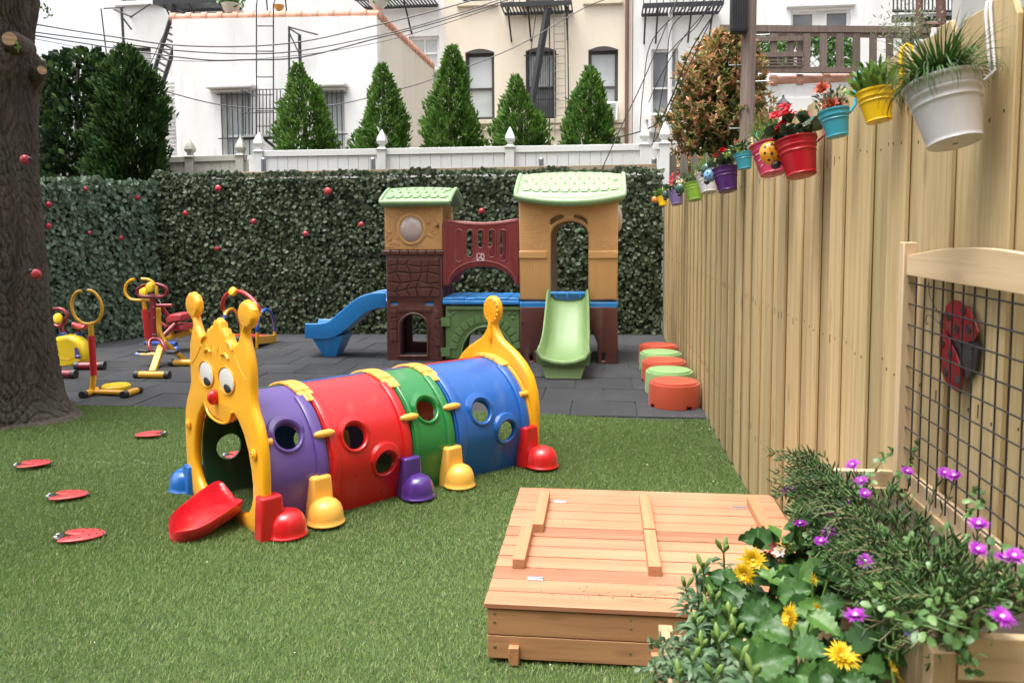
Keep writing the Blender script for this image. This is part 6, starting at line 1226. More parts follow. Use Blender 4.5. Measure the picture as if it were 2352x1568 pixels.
# painted ladybirds lying on the lawn
g_red = plastic('garden_bug_red', lin((205, 48, 48)), .4)
def ground_bug():
    o = empty('garden_ladybird', (0, 0, 0)); R_ = lambda a: Matrix.Rotation(a, 3, 'Z')
    for s in (-1, 1):
        b = MB(); b.ball((.005, s*.032, .012), (.088, .036, .022), 24, R=R_(-s*.22)); wg = b.build('wing', g_red, o); d = MB()
        for x, y in ((-.04, .0), (.0, .012), (.035, -.006), (.0, -.016), (.062, .004)):
            v = R_(-s*.22) @ Vector((x, y, 0)); z = .022*sqrt(max(0, 1-(x/.088)**2-(y/.036)**2)); d.lathe([(.0075, 0), (.006, .0012), (0, .0016)], 10, 0, Matrix.Translation((.005+v.x, s*.032+v.y, .012+z-.0006)))
        d.build('spots', k_blk, wg)
    b = MB(); b.ball((-.088, 0, .012), (.024, .03, .017), 16); h = b.build('head', k_blk, o); e = MB()
    for s in (-1, 1): e.ball((-.098, s*.014, .024), (.008, .008, .005), 10)
    e.build('eyes', q_wht, h); b = MB(); b.ball((.045, 0, .004), (.06, .022, .012), 18); ab = b.build('abdomen', k_blk, o); e = MB()
    for k in range(5): e.bar((.03+.014*k, -.017+.001*k, .0155-.0018*k), (.036+.014*k, .017-.001*k, .0155-.0018*k), .0025, .003)
    e.build('stripes', q_wht, ab, sm=False); return o
gp = ground_bug()
for i, (x, y, a, s, lb_) in enumerate(((187, 1231, .30, 1.08, 'red ladybird stepping figure nearest the camera at the lawn left'), (158, 1138, .28, 1.02, 'red ladybird figure on the lawn, second nearest at the left'), (78, 1066, .42, 1.0, 'red ladybird figure on the lawn farthest left'), (343, 998, pi+.42, 1.0, 'red ladybird figure on the lawn between the tree and the yellow face'), (552, 1045, .25, 1.0, 'red ladybird figure glimpsed through the hole inside the tunnel mouth'))):
    o = gp if i == 0 else copy_tree(gp); p = PG(x, y, .02); o.location = (p.x, p.y, .020); o.rotation_euler = (.0, 0, a); o.scale = (s, s, s*.5); tag(o, lb_, 'garden figure', 'red ladybird figures lying on the lawn')
# ---------------- hanging pots ----------------
def enamel(n_, c): return paint('enamel_'+n_, lin(c), .28, tuple(v*.88 for v in lin(c)), 0, 12, .04)
pot_m = {'white': enamel('white', (205, 203, 206)), 'yellow': enamel('yellow', (235, 190, 20)), 'turq': enamel('turquoise', (62, 158, 180)), 'red': enamel('red', (165, 15, 32)), 'pink': enamel('pink', (190, 62, 98)), 'purple': enamel('purple', (72, 34, 100)), 'green': enamel('green', (130, 170, 60)), 'lav': enamel('lavender', (118, 102, 150))}
m_psoil = paint('potting_soil', (.05, .035, .022), .95, (.02, .015, .01), sc=60, bs=1.)
f_grass = leafm('pot_grass', [(.05, .12, .02), (.09, .19, .035), (.15, .27, .06)], .5, .3); f_lt = leafm('pot_bright', [(.12, .24, .04), (.2, .34, .07), (.26, .38, .10)], .5, .3); f_grass2 = leafm('pot_deep_grass', [(.03, .075, .015), (.055, .125, .025), (.09, .17, .04)], .5, .25); f_sil = leafm('pot_silver', [(.14, .20, .12), (.2, .27, .17), (.09, .15, .07)], .55, .2); f_dk = leafm('pot_dark_leaf', [(.03, .07, .035), (.05, .10, .05), (.10, .15, .09)], .4, .15, .6)
f_redp = leafm('petal_red', [(.55, .005, .015), (.7, .01, .03), (.45, .0, .01)], .5, .3); f_mar = leafm('petal_marigold', [(.35, .02, .005), (.6, .10, .01), (.22, .01, .005)], .5, .3); f_ylw = leafm('petal_yellow', [(.80, .50, .01), (.85, .60, .02), (.75, .45, .01)], .5, .3)
f_mag = leafm('petal_magenta', [(.42, .03, .52), (.58, .07, .66), (.34, .02, .44)], .5, .35)
def tuft(C0, r, n, L_, W_, m, parent, name='foliage', up=1.2, spread=.8, curl=.35, hh=.0, flat=False):
    th = rng.uniform(0, 2*pi, n); rr = r*np.sqrt(rng.random(n)); C = np.stack([rr*np.cos(th), rr*np.sin(th), rng.uniform(0, 1, n)*hh], 1)+np.array(C0)
    D = np.stack([np.cos(th)*spread*rr/r, np.sin(th)*spread*rr/r, np.full(n, up)], 1)+rng.normal(0, .28, (n, 3)); Nn = np.array([0, 0, 1.])+rng.normal(0, .4, (n, 3)); V, F_ = leafcore(C, D, Nn, L_, W_, .12, curl); return npmesh(name, V, F_, m, parent)
def blade_tuft(C0, r, n, L_, w_, m, parent, name='foliage', sag=.9):
    """arching grass blades: each a strip of 6 segments"""
    Vs = []; Fs = []; k = 7; b = 0
    for i in range(n):
        th = rng.uniform(0, 2*pi); rr = r*sqrt(rng.random())*.6; p = np.array(C0)+[rr*cos(th), rr*sin(th), 0]; l_ = L_*rng.uniform(.6, 1.15); out = np.array([cos(th), sin(th), 0]); lean = rng.uniform(.1, 1.0)*sag; sd = np.array([-sin(th), cos(th), 0]); ang = pi/2-lean*.35
        q = p.copy()
        for j in range(k):
            w2 = w_*(1-(j/(k-1))**2)+.0002; Vs.append(q-sd*w2/2); Vs.append(q+sd*w2/2); q = q+(out*cos(ang)+np.array([0, 0, 1])*sin(ang))*l_/(k-1); ang -= lean*.36
        for j in range(k-1): a = b+2*j; Fs += [(a, a+1, a+3), (a, a+3, a+2)]
        b += 2*k
    return npmesh(name, np.array(Vs), np.array(Fs), m, parent)
def blossom(c, r, m, parent, n=9, name='flower', nrm=(0, 0, 1), layers=1, cup=.35, wd=.34, center=None):
    Nz = Vector(nrm).normalized(); A_, B_ = frame_of(Nz, (0, 1, .1)); parts = []
    for ly in range(layers):
        k = n; a = np.linspace(0, 2*pi, k, endpoint=False)+ly*.3+rng.normal(0, .05, k); D = np.outer(np.cos(a), A_)+np.outer(np.sin(a), B_)+np.outer(np.full(k, cup+ly*.5), Nz); C = np.tile(np.array(c), (k, 1))+D*r*.08; parts.append(leafcore(C, D, np.tile(np.array(Nz), (k, 1)), r*(1-.25*ly), r*wd, .04, .15))
    V, F_ = merge(parts); o = npmesh(name, V, F_, m, parent)
    if center: b = MB(); b.ball(Vector(c)+Nz*r*.14, (r*.2, r*.2, r*.16), 10); b.build('flower_centre', center, o)
    return o
def pot(px, py, big, col, lab, plant, hook=None, X=None, rs=1.):
    r = (.0735 if big else .0465)*rs; h = r*1.74; X = X or (XF-r-.030 if big else XF-r-.026); P = PX(px, py, X); o = empty('hanging_pot', P, 0, lab, 'flower pot', 'painted metal pots hanging on the pine fence'); m = pot_m[col]
    tilt = radians(8); tx = -radians(14 if big else 9); o.rotation_euler = (tx, -tilt, random.uniform(-.05, .05)); b = MB()
    prof = [(r*.655, -h), (r*.70, -h+.0015), (r*.705, -h*.985), (r*.69, -h*.97)]+[(r*(.69+.27*t_)+(.0022 if abs(t_-.64) < .02 or abs(t_-.78) < .02 else 0), -h*.97*(1-t_)) for t_ in np.linspace(.05, .97, 28)]+[(r*.97, -.003), (r*1.0, -.004), (r*1.025, -.001), (r*1.02, .003), (r*.985, .003), (r*.965, -.004), (r*.93, -.02)]
    b.lathe(prof, 40); bo = b.build('bucket', m, o, ang=50); b = MB(); b.lathe([(r*.94, -.016), (r*.5, -.010), (0, -.008)], 20); b.build('soil', m_psoil, o)
    b = MB(); b.lathe([(.0045*(1.5 if big else 1), -h-.0004), (0, -h-.0006)], 10); b.build('drain_hole', k_blk, bo)
    gap = (XF-.002)-X; zt = 1.905-P.z; w_ = .0075 if big else .005
    RY = o.rotation_euler.to_matrix().to_4x4().inverted(); b = MB(); pts = [(r*1.0, 0, -.012), (gap-.004, 0, .02), (gap-.004, 0, zt-.02), (gap, 0, zt+.004), (gap+.010, 0, zt+.012), (gap+.022, 0, zt+.006), (gap+.026, 0, zt-.04)]
    pts = [pts[0]]+[tuple(RY @ Vector(p)) for p in pts[1:]]
    for s in ((-1, 1) if big else (0,)): b.tube([(x, s*w_*1.4, z) for x, _, z in pts], .0032 if big else .0048, 8, up=(0, 1, 0))
    b.build('hanger', m, o)
    if plant == 'grass': blade_tuft((0, 0, -.01), r, 380, r*1.85, r*.055, f_grass2, o, sag=1.7); blade_tuft((0, 0, -.01), r, 80, r*1.9, r*.05, f_grass, o, 'pale_blades', 1.9)
    if plant == 'wispy': blade_tuft((0, 0, -.01), r, 150, r*1.9, r*.05, f_lt, o, sag=.8); blade_tuft((0, 0, -.01), r, 60, r*1.7, r*.05, f_grass, o, 'dark_blades', .9)
    if plant == 'silver': blade_tuft((0, 0, -.01), r, 170, r*1.75, r*.05, f_sil, o, sag=.85); tuft((0, 0, 0), r*.9, 80, r*.5, r*.14, f_grass, o, 'leaves', hh=r)
    if plant == 'succ': tuft((0, 0, -.01), r*.9, 90, r*1.1, r*.34, f_lt, o, up=1.3, spread=.9, hh=r*.7, curl=.2); tuft((0, 0, 0), r*.8, 60, r*.8, r*.22, f_grass, o, 'leaves', hh=r*1.2)
    if plant == 'bushy': tuft((0, 0, -.01), r*.95, 170, r*.75, r*.2, f_lt, o, hh=r*1.2, spread=1.); tuft((0, 0, -.01), r*.9, 90, r*.6, r*.2, f_grass, o, 'leaves', hh=r*.9)
    if plant == 'begonia':
        tuft((0, 0, 0), r*.95, 46, r*.75, r*.6, f_dk, o, up=.7, spread=1.1, hh=r*.75, curl=.3); st = MB()
        for k in range(6):
            a = rng.uniform(0, 6.28); c_ = (r*.75*cos(a), r*.75*sin(a), r*rng.uniform(.7, 1.5)); st.tube([(c_[0]*.3, c_[1]*.3, 0), (c_[0]*.8, c_[1]*.8, c_[2]*.6), c_], .0013, 5)
            for q in range(3): blossom(tuple(np.array(c_)+rng.normal(0, r*.10, 3)), r*.27, f_redp, o, 5, nrm=(rng.normal(-.4, .4), rng.normal(-.5, .4), .5), layers=2, wd=.85)
        st.build('stems', f_dk, o)
    if plant == 'geranium':
        tuft((0, 0, 0), r*.95, 70, r*.55, r*.45, f_dk, o, up=.9, spread=1, hh=r*.8)
        for q in range(16): blossom(tuple(rng.normal(0, r*.3, 3)+[0, 0, r*1.55]), r*.26, f_redp, o, 5, nrm=(rng.normal(-.3, .4), -.6, .6), layers=1, wd=.8)
    if plant == 'marigold':
        tuft((0, 0, 0), r*.95, 160, r*.42, r*.13, f_sil, o, up=1.1, spread=1, hh=r*1.1); tuft((0, 0, 0), r*.8, 60, r*.5, r*.12, f_dk, o, 'leaves', hh=r*1.5)
        for c_ in ((-r*.55, -r*.2, r*1.55), (-r*.25, -r*.6, r*.35), (r*.1, -r*.5, r*.25)): blossom(c_, r*.52, f_mar, o, 12, nrm=(-.4, -.8, .5), layers=4, wd=.55)
        st = MB(); st.tube([(0, 0, 0), (-r*.3, -r*.1, r*.8), (-r*.55, -r*.2, r*1.5)], .0013, 5); st.build('stems', f_dk, o)
    if plant == 'trailing':
        tuft((0, 0, .0), r*.95, 60, r*.6, r*.5, f_dk, o, up=.9, spread=1.1, hh=r*.9); st = MB(); cs = []
        for k in range(6):
            a = rng.uniform(2.2, 4.6); P_ = [Vector((cos(a)*r*t_*1.9, sin(a)*r*t_*1.3, r*(.5+1.2*t_-1.6*t_*t_))) for t_ in np.linspace(0, 1, 6)]; st.tube(P_, .001, 4); cs += [tuple(p+Vector(rng.normal(0, r*.08, 3))) for p in P_ for _ in range(2)]
        st.build('stems', f_lt, o); C = np.array(cs); V, F_ = leafcore(C, rng.normal(0, 1, C.shape), rng.normal(0, 1, C.shape)+[0, -.5, .8], r*.42, r*.34, .1, .2); npmesh('trailing_leaves', V, F_, f_lt, o); blossom((-r*.3, -r*.2, r*1.35), r*.26, f_mar, o, 8, nrm=(-.3, -.8, .4), layers=3, wd=.5)
    return o
pot(2163, 192, True, 'white', 'largest-looking white pot with long grass at the near end of the fence', 'grass')
pot(2008, 211, False, 'yellow', 'small yellow pot with bright succulent next to the near white pot', 'succ')
pot(1914, 256, False, 'turq', 'small turquoise pot with dark orange marigolds right of the red pot', 'marigold')
pot(1827, 325, True, 'red', 'large glossy red pot with red begonias', 'begonia')
pot(1763, 333, True, 'pink', 'pink pot with wispy grass half hidden behind the red pot', 'wispy')
pot(1706, 353, False, 'turq', 'small turquoise pot with trailing leaves left of the pink pot', 'trailing')
pot(1664, 389, True, 'purple', 'dark purple pot with red begonias', 'begonia')
pot(1622, 400, True, 'white', 'white pot mostly hidden behind the dark purple pot', 'wispy')
pot(1591, 423, True, 'green', 'lime green pot with silvery grass', 'silver')
pot(1551, 440, True, 'lav', 'lavender pot with red geraniums', 'geranium')
pot(1520, 452, True, 'yellow', 'yellow pot with bushy green plant at the far end of the fence', 'bushy', rs=.85)
for col, px, py, X, s, r, lb_ in (('yellow', 1771, 352, .60, .95, 2.75, 'yellow ladybird clipped on the rim of the red pot'), ('blue', 1631, 403, .60, .85, 3.6, 'pale blue ladybird clipped on the rim of the dark purple pot'), ('green', 1624, 389, .62, .85, 3.7, 'dark green ladybird above the pale blue one'), ('green', 1562, 434, .62, .95, 3.2, 'dark green ladybird on the rim of the lime green pot'), ('green', 1531, 447, .62, .95, 3.4, 'dark green ladybird on the rim of the lavender pot'), ('orange', 1504, 459, .64, .95, 3.2, 'orange ladybird on the rim of the farthest yellow pot')):
    bug(col, PX(px, py, X), s, r, lb_, -.15, grp='ladybirds clipped on the hanging pots')

# ---------------- trellis with ladybird sign ----------------
m_pine = wood('pale_pine', (.62, .48, .31), (.54, .39, .23), 2, 20, .6, .25, .12); m_pine_y = wood('pale_pine_rail', (.62, .48, .31), (.54, .39, .23), 1, 20, .6, .25, .12); m_wire = paint('mesh_wire', (.045, .047, .052), .45, (.06, .06, .065), .6)
TX = .752; tr = empty('wire_trellis', (TX, 1.72, .80), 0, 'pale pine trellis frame with black wire mesh above the planter', 'trellis'); R = tr.location
p = MB(); p.box((0, 2.10-R.y, .29), (.032, .032, .62)); p.build('post', m_pine, tr, bevel=.002); p = MB(); p.box((0, 1.28-R.y, .29), (.032, .032, .62)); p.build('post', m_pine, tr, bevel=.002)
pl = [(1.298-R.y, .52), (2.082-R.y, .52)]+[(2.082-R.y-(.784)*t_, .568+.030*(3*min(t_, 1-t_)*2-2*(min(t_, 1-t_)*2)**2 if 0 else sin(pi*t_))) for t_ in np.linspace(0, 1, 22)]
me = curve_mesh(pl, [], .018, .0015, Matrix(((0, 0, 1, 0), (1, 0, 0, 0), (0, 1, 0, 0), (0, 0, 0, 1))), 1); me.name = 'arched_rail'; link('arched_rail', me, m_pine_y, tr)
b = MB(); y = 2.05
while y > 1.3: b.tube([(.004, y-R.y, .0), (.004, y-R.y, .53)], .0019, 6); y -= .0515
z = .50
while z > .01: b.tube([(0, 1.285-R.y, z), (0, 2.09-R.y, z)], .0021, 6, up=(1, 0, 0)); z -= .0515
b.build('wire_mesh', m_wire, tr)
YZ = lambda y0, z0, x0: Matrix(((0, 0, 1, x0), (1, 0, 0, y0), (0, 1, 0, z0), (0, 0, 0, 1)))
C = PX(2207, 797, .772); ls = empty('ladybird_sign', C, 0, 'flat metal ladybird with open red wings hanging behind the wire mesh', 'wall decoration')
# local plane coordinates: first = -Y direction (right in view), second = up
Cs = lambda x, y: (-(PX((2100+x/2.178)*.9408, (580+y/2.178)*.9408, .772)-C).y, (PX((2100+x/2.178)*.9408, (580+y/2.178)*.9408, .772)-C).z)
MY = lambda x0: Matrix(((0, 0, -1, x0), (-1, 0, 0, 0), (0, 1, 0, 0), (0, 0, 0, 1)))
s_red = paint('sign_red', lin((128, 16, 26)), .35, lin((112, 14, 22)), 0, 10, .03)
plate('body', [Cs(x, y) for x, y in ((470, 390), (440, 400), (425, 450), (430, 540), (470, 640), (520, 720), (565, 752), (620, 700), (632, 560), (560, 520), (490, 470))][::-1], [], .004, k_blk, ls, .001, MY(0))
w1 = plate('wing', [Cs(x, y) for x, y in ((470, 400), (475, 360), (510, 328), (545, 335), (590, 370), (625, 430), (648, 500), (630, 545), (580, 560), (520, 540), (465, 490), (455, 450))][::-1], [], .004, s_red, ls, .001, MY(-.006)); w2 = plate('wing', [Cs(x, y) for x, y in ((450, 480), (436, 560), (440, 680), (470, 760), (510, 805), (552, 832), (560, 780), (556, 690), (530, 620), (500, 560), (470, 500))][::-1], [], .004, s_red, ls, .001, MY(-.006))
b = MB()
for w_, pts in ((w1, ((490, 418), (570, 385), (535, 485), (600, 487))), (w2, ((458, 560), (498, 620), (475, 715), (540, 755)))):
    b = MB()
    for x, y in pts: u_, v_ = Cs(x, y); b.tube([(-.0078, -u_, v_), (-.0095, -u_, v_)], .0105, 12)
    b.build('spots', k_blk, w_, sm=False)
b = MB()
for pts in (((430, 420), (400, 370), (370, 310), (365, 235)), ((420, 455), (385, 425), (362, 410), (350, 430), (352, 460), (362, 455))): b.tube(smooth_path([Vector((0, -Cs(x, y)[0], Cs(x, y)[1])) for x, y in pts], 5), .0011, 6)
b.build('antennae', k_blk, ls)

# ---------------- planters ----------------
m_pl = wood('planter_pine', (.44, .32, .18), (.35, .24, .12), 2, 20, .65, .35, .2, dark=(.38, .27, .16))
def planter(name, lab, x0, x1, y0, y1, z1, cap=True):
    o = empty(name, ((x0+x1)/2, (y0+y1)/2, 0), 0, lab, 'planter'); cx, cy = (x0+x1)/2, (y0+y1)/2; w, d = x1-x0, y1-y0; b = MB()
    n = max(2, int(d/.09))
    for i in range(n):
        for s in (-1, 1): b.box((s*(w/2-.009), -d/2+d*(i+.5)/n, z1/2-.01), (.016, d/n-.002, z1-.03))
    n = max(2, int(w/.09))
    for i in range(n):
        for s in (-1, 1): b.box((-w/2+w*(i+.5)/n, s*(d/2-.009), z1/2-.01), (w/n-.002, .016, z1-.03))
    b.build('side_board', m_pl, o, bevel=.0015)
    for sx in (-1, 1):
        for sy in (-1, 1): p = MB(); p.box((sx*(w/2+.001), sy*(d/2+.001), z1/2-.006), (.036, .036, z1-.008)); p.build('corner_post', m_pl, o, bevel=.002)
    b = MB(); b.box((0, 0, z1-.06), (w-.04, d-.04, .02)); b.build('soil', m_psoil, o)
    return o
m_rim = m_pine_y
pB = planter('wooden_planter', 'tall pine planter full of purple flowers below the wire trellis', .525, .775, 1.28, 2.12, .80)
for x in (-.125, .125): r_ = MB(); r_.box((x, 0, .795 if x > 0 else .775), (.022 if x > 0 else .016, .80, .05 if x > 0 else .03)); r_.build('rim', m_rim if x > 0 else m_pl, pB, bevel=.002)
for y in (-.42, .42): r_ = MB(); r_.box((0, y-.006 if y < 0 else y+.006, .78), (.21, .020, .07)); r_.build('rim', wood('pale_pine_front', (.62, .48, .31), (.54, .39, .23), 0, 20, .6, .25, .12), pB, bevel=.002)
pA = planter('wooden_planter', 'low pine planter with yellow gerberas and lilies in front of the sandbox', .165, .49, 1.15, 2.04, .42)
for x in (-.168,): r_ = MB(); r_.box((x, 0, .415), (.022, .84, .02)); r_.build('rim', m_pl, pA, bevel=.002)

# ---------------- planter A: lilies and gerberas ----------------
f_lily = leafm('lily_leaf', [(.05, .11, .05), (.08, .16, .07), (.13, .22, .11), (.19, .28, .15)], .45, .2, .45); f_bud = leafm('lily_bud', [(.16, .28, .06), (.22, .34, .09)], .45, .2, .4)
f_ger = N('gerbera_leaf'); q = f_ger; c = q.ramp(q.isl(), [(0, (.020, .062, .014)), (.5, (.034, .095, .022)), (.85, (.062, .15, .03)), (1, (.12, .25, .04))]); c = q.mix(q.math('MULTIPLY', q.noise(40, 3), .5), c, (.04, .10, .03)); q.bump(q.noise(60, 3), .45, .005); q.fin(c, .42, **{'Specular IOR Level': .4})
tr_ = q.n('BsdfTranslucent'); q.l(c, tr_.inputs[0]); mx = q.n('MixShader', inp={0: .2}); q.l(q.b.outputs[0], mx.inputs[1]); q.l(tr_.outputs[0], mx.inputs[2]); q.l(mx.outputs[0], q.o.inputs[0]); f_ger = q.m
def bigleaves(items, lobes=7, wave=.17):
    """broad leaves with a sunken midrib, puckered veins and a wavy toothed edge: items (base, dir, normal, length, width)"""
    Vs = []; Fs = []; nb = 0; nu, nv = 15, 9
    for base, D, Nn, L_, W_ in items:
        D = Vector(D).normalized(); A = D.cross(Vector(Nn)).normalized(); Nn = A.cross(D).normalized(); base = Vector(base); ph = random.uniform(0, 6); cur = random.uniform(.2, .55)
        for i in range(nu):
            t = i/(nu-1); wd = W_*.5*(sin(pi*min(1, t**.72))**.8)*(1+wave*sin(t*lobes*2*pi+ph))+.001
            for j in range(nv):
                s = -1+2*j/(nv-1); h = .16*W_*abs(s)**1.2-.05*W_*(1-abs(s))+.035*W_*sin(t*22-abs(s)*6+ph)*abs(s)**.6+.03*W_*sin(t*lobes*6+ph)*abs(s)**3; p = base+D*(L_*(t-.10*cur*t*t))+A*(s*wd)+Nn*(h-cur*L_*t*t*.55+.18*L_*t); Vs.append(tuple(p))
        for i in range(nu-1):
            for j in range(nv-1): a = nb+i*nv+j; Fs.append((a, a+1, a+nv+1, a+nv))
        nb += nu*nv
    return np.array(Vs), np.array(Fs)
PA = pA.location; gb = empty('gerbera_plant', (.36, 1.62, .40), 0, 'broad dark green gerbera leaves with yellow flowers in the low planter', 'plant'); GL = gb.location; items = []
# leaves are set where the photograph shows them, at their own depth
spots = [(1700, 1310, 1.78), (1650, 1300, 1.85), (1720, 1400, 1.62), (1690, 1350, 1.7), (1760, 1440, 1.55), (1800, 1300, 1.8), (1850, 1290, 1.75), (1830, 1380, 1.6), (1900, 1350, 1.62), (1950, 1400, 1.55), (1900, 1440, 1.5), (1990, 1360, 1.6), (1980, 1440, 1.48), (1850, 1480, 1.45), (1790, 1500, 1.42), (1730, 1470, 1.5), (1820, 1545, 1.36), (1900, 1540, 1.36), (1960, 1500, 1.4), (2010, 1520, 1.36), (1760, 1250, 1.88), (1740, 1370, 1.7), (1880, 1560, 1.32), (1940, 1570, 1.3), (1700, 1560, 1.4), (1670, 1400, 1.72), (1930, 1300, 1.7), (1830, 1340, 1.72), (2050, 1460, 1.42), (1640, 1350, 1.8), (1780, 1340, 1.74), (1870, 1410, 1.56), (2030, 1400, 1.5), (1760, 1560, 1.36)]
for (x, y, Yd) in spots:
    P = PY(x, y+14, Yd)-GL
    for k in range(3):
        a = rng.uniform(0, 2*pi); el = rng.uniform(-.25, .6); L_ = rng.uniform(.055, .10); D = Vector((cos(a), sin(a)*.8-.2, el)).normalized(); items.append((P-D*L_*.5+Vector(rng.normal(0, .012, 3))-Vector((0, 0, .03*k)), D, Vector((rng.normal(-.15, .3), rng.normal(-.45, .3), 1)), L_, L_*rng.uniform(.55, .75)))
V, F_ = bigleaves(items); npmesh('leaves', V, F_, f_ger, gb, sm=True); st = MB()
for (b_, D, Nn, L_, W_) in items[::2]: st.tube([Vector((b_[0]*.55, b_[1]*.6, -.02)), Vector(b_)*.85-Vector((0, 0, .03)), Vector(b_)+Vector(D)*.01], .0022, 5)
st.build('leaf_stalks', f_lt, gb); cen = paint('gerbera_centre', (.5, .3, .02), .7)
def gerbera(px, py, Yd, r, nrm, n=24, lay=3):
    P = PY(px, py, Yd)-GL; o = blossom(P, r, f_ylw, gb, n, nrm=nrm, layers=lay, cup=.25, wd=.24, center=cen); st = MB(); st.tube(smooth_path([P, P-Vector((0, 0, .06)), P*.7-Vector((0, 0, .14))], 4), .003, 6); st.build('flower_stalk', f_lt, o)
gerbera(1730, 1287, 1.80, .030, (-.2, -.9, .45)); gerbera(1712, 1317, 1.76, .025, (-.5, -.6, .1)); gerbera(1818, 1417, 1.52, .023, (-.9, -.3, .3)); gerbera(1933, 1508, 1.36, .026, (.1, -.5, 1.)); gerbera(2050, 1540, 1.3, .026, (.9, .1, .4), 10, 1); gerbera(1876, 1402, 1.55, .018, (.8, -.3, .4)); gerbera(1866, 1330, 1.66, .014, (.6, -.5, .3), 9, 2); gerbera(1802, 1255, 1.84, .018, (.3, -.7, .6), 8, 1)
m_hon = leafm('petal_crimson', [(.50, .01, .06), (.62, .06, .12), (.55, .25, .16)], .5, .3); f_whp = leafm('petal_white', [(.75, .72, .66), (.7, .62, .55)], .5, .3)
cb = empty('crimson_flower_plant', PY(1830, 1300, 1.86), 0, 'crimson tubular flowers with a white bud above the gerbera leaves', 'plant'); CL = cb.location
for (x, y) in ((1822, 1240), (1835, 1252), (1848, 1256), (1860, 1262), (1840, 1238), (1792, 1296), (1783, 1306), (1776, 1254), (1855, 1250), (1768, 1262)): blossom(PY(x, y, 1.86)-CL, .016, m_hon, cb, 6, nrm=(rng.normal(0, .6), -.8, rng.normal(.3, .5)), layers=2, wd=.3, cup=.9)
blossom(PY(1793, 1270, 1.84)-CL, .020, f_whp, cb, 8, 'white_bud', nrm=(-.3, -.6, .6), layers=3, cup=1.2, wd=.5); st = MB()
for (x, y) in ((1835, 1252), (1792, 1275), (1776, 1256)): p = PY(x, y, 1.86)-CL; st.tube([p, p*.5-Vector((0, 0, .03)), Vector((0, 0, -.12))], .002, 5)
st.build('stems', f_dk, cb)
C = rng.normal(0, 1, (70, 3))*[.045, .03, .035]+[0, 0, .01]; V, F_ = leafcore(C, rng.normal(0, .8, C.shape)+[0, 0, .3], rng.normal(0, .5, C.shape)+[0, -.5, 1], .05, .03); npmesh('leaves', V, F_, f_ger, cb)
# lilies: upright stems with whorled narrow leaves and green buds
def lily(px, py, Yd, hgt, lab, buds=3, nleaf=34):
    top = PY(px, py, Yd); bz = .38; base = Vector((top.x+random.uniform(.0, .03), Yd, bz)); o = empty('lily_plant', base, 0, lab, 'plant', 'budding lilies in the low planter'); T_ = top-base; P_ = smooth_path([Vector((0, 0, 0)), T_*.5+Vector((.006, .004, 0)), T_], 6); b = MB(); b.tube(P_, [.0042-.002*i/len(P_) for i in range(len(P_))], 7); b.build('stem', f_bud, o)
    n = nleaf; f_ = rng.uniform(.12, .98, n); C = np.array([P_[int(v*(len(P_)-1))] for v in f_]); th = np.arange(n)*2.4; D = np.stack([np.cos(th), np.sin(th), .55-.5*rng.random(n)], 1); V, F_ = leafcore(C, D, np.tile([0, 0, 1.], (n, 1))+D*-.3, .066*(1.1-.55*f_), .015, .12, .38); npmesh('leaves', V, F_, f_lily, o)
    for k in range(buds):
        a = 6.28*k/max(buds, 1)+px; d = Vector((cos(a)*.55, sin(a)*.55, 1)).normalized(); c = T_+d*.012; l_ = random.uniform(.018, .030); b = MB(); b.tube([T_, T_+d*.012, T_+d*(.012+l_*.3), T_+d*(.012+l_*.7), T_+d*(.012+l_)], [.0014, .003, .0058, .0055, .0012], 8); b.build('bud', f_bud, o)
lil = [(1575, 1352, 1.98, 'lily stem with three buds farthest left above the sandbox edge'), (1615, 1310, 1.9, 'lily stem with clustered buds left of the gerbera leaves'), (1600, 1325, 1.93, 'lily stem behind the left budding stems'), (1662, 1270, 1.9, 'tallest lily stem with small buds nearest the sandbox lid'), (1640, 1385, 1.75, 'lily stem with fat buds between the left ones and the gerbera leaf'), (1675, 1420, 1.62, 'lily with long buds under the big pale gerbera leaf'), (1600, 1440, 1.75, 'lily leaves low at the left planter edge'), (1650, 1480, 1.55, 'lily with yellow green buds in the middle of the leaves'), (1590, 1520, 1.55, 'lily stem at the lower left planter edge'), (1700, 1520, 1.42, 'lily below the yellow gerbera at centre'), (1640, 1560, 1.4, 'lily at the bottom picture edge left'), (1730, 1555, 1.34, 'lily at the bottom picture edge beside gerbera leaves'), (1560, 1560, 1.5, 'lily nearest the wooden planter corner'), (1625, 1410, 1.8, 'short lily behind the fat budded stem'), (1690, 1460, 1.52, 'leafy lily beside the dark gerbera leaves'), (1610, 1490, 1.65, 'leafy lily left of the middle stem')]
for (x, y, Yd, lb_) in lil: lily(x, y, Yd, 0, lb_, 3 if y < 1500 else 2, 44)
# small trailing plant over the left planter edge
f_thy = leafm('thyme_leaf', [(.07, .13, .06), (.11, .18, .08), (.17, .24, .13)], .5, .2); o = empty('trailing_plant', PY(1530, 1480, 1.98), 0, 'small-leaved trailing plant spilling over the planter corner', 'plant'); TL = o.location; b = MB(); cs = []
for k in range(16):
    x0, y0 = 1555+random.uniform(-15, 15), 1470+random.uniform(0, 90); a = PY(x0, y0, 1.9-(y0-1470)*.004)-TL; e = PY(x0-random.uniform(10, 70), y0+random.uniform(-45, 60), 1.97-(y0-1470)*.004)-TL; m_ = a.lerp(e, .5)+Vector((0, 0, .012)); P_ = smooth_path([a, m_, e], 5); b.tube(P_, .0011, 4); cs += [tuple(p+Vector(rng.normal(0, .004, 3))) for p in P_ for _ in range(2)]
b.build('stems', f_thy, o); C = np.array(cs); V, F_ = leafcore(C, rng.normal(0, 1, C.shape), rng.normal(0, .6, C.shape)+[0, -.4, 1], .013, .010, .1, .1, True); npmesh('leaves', V, F_, f_thy, o)
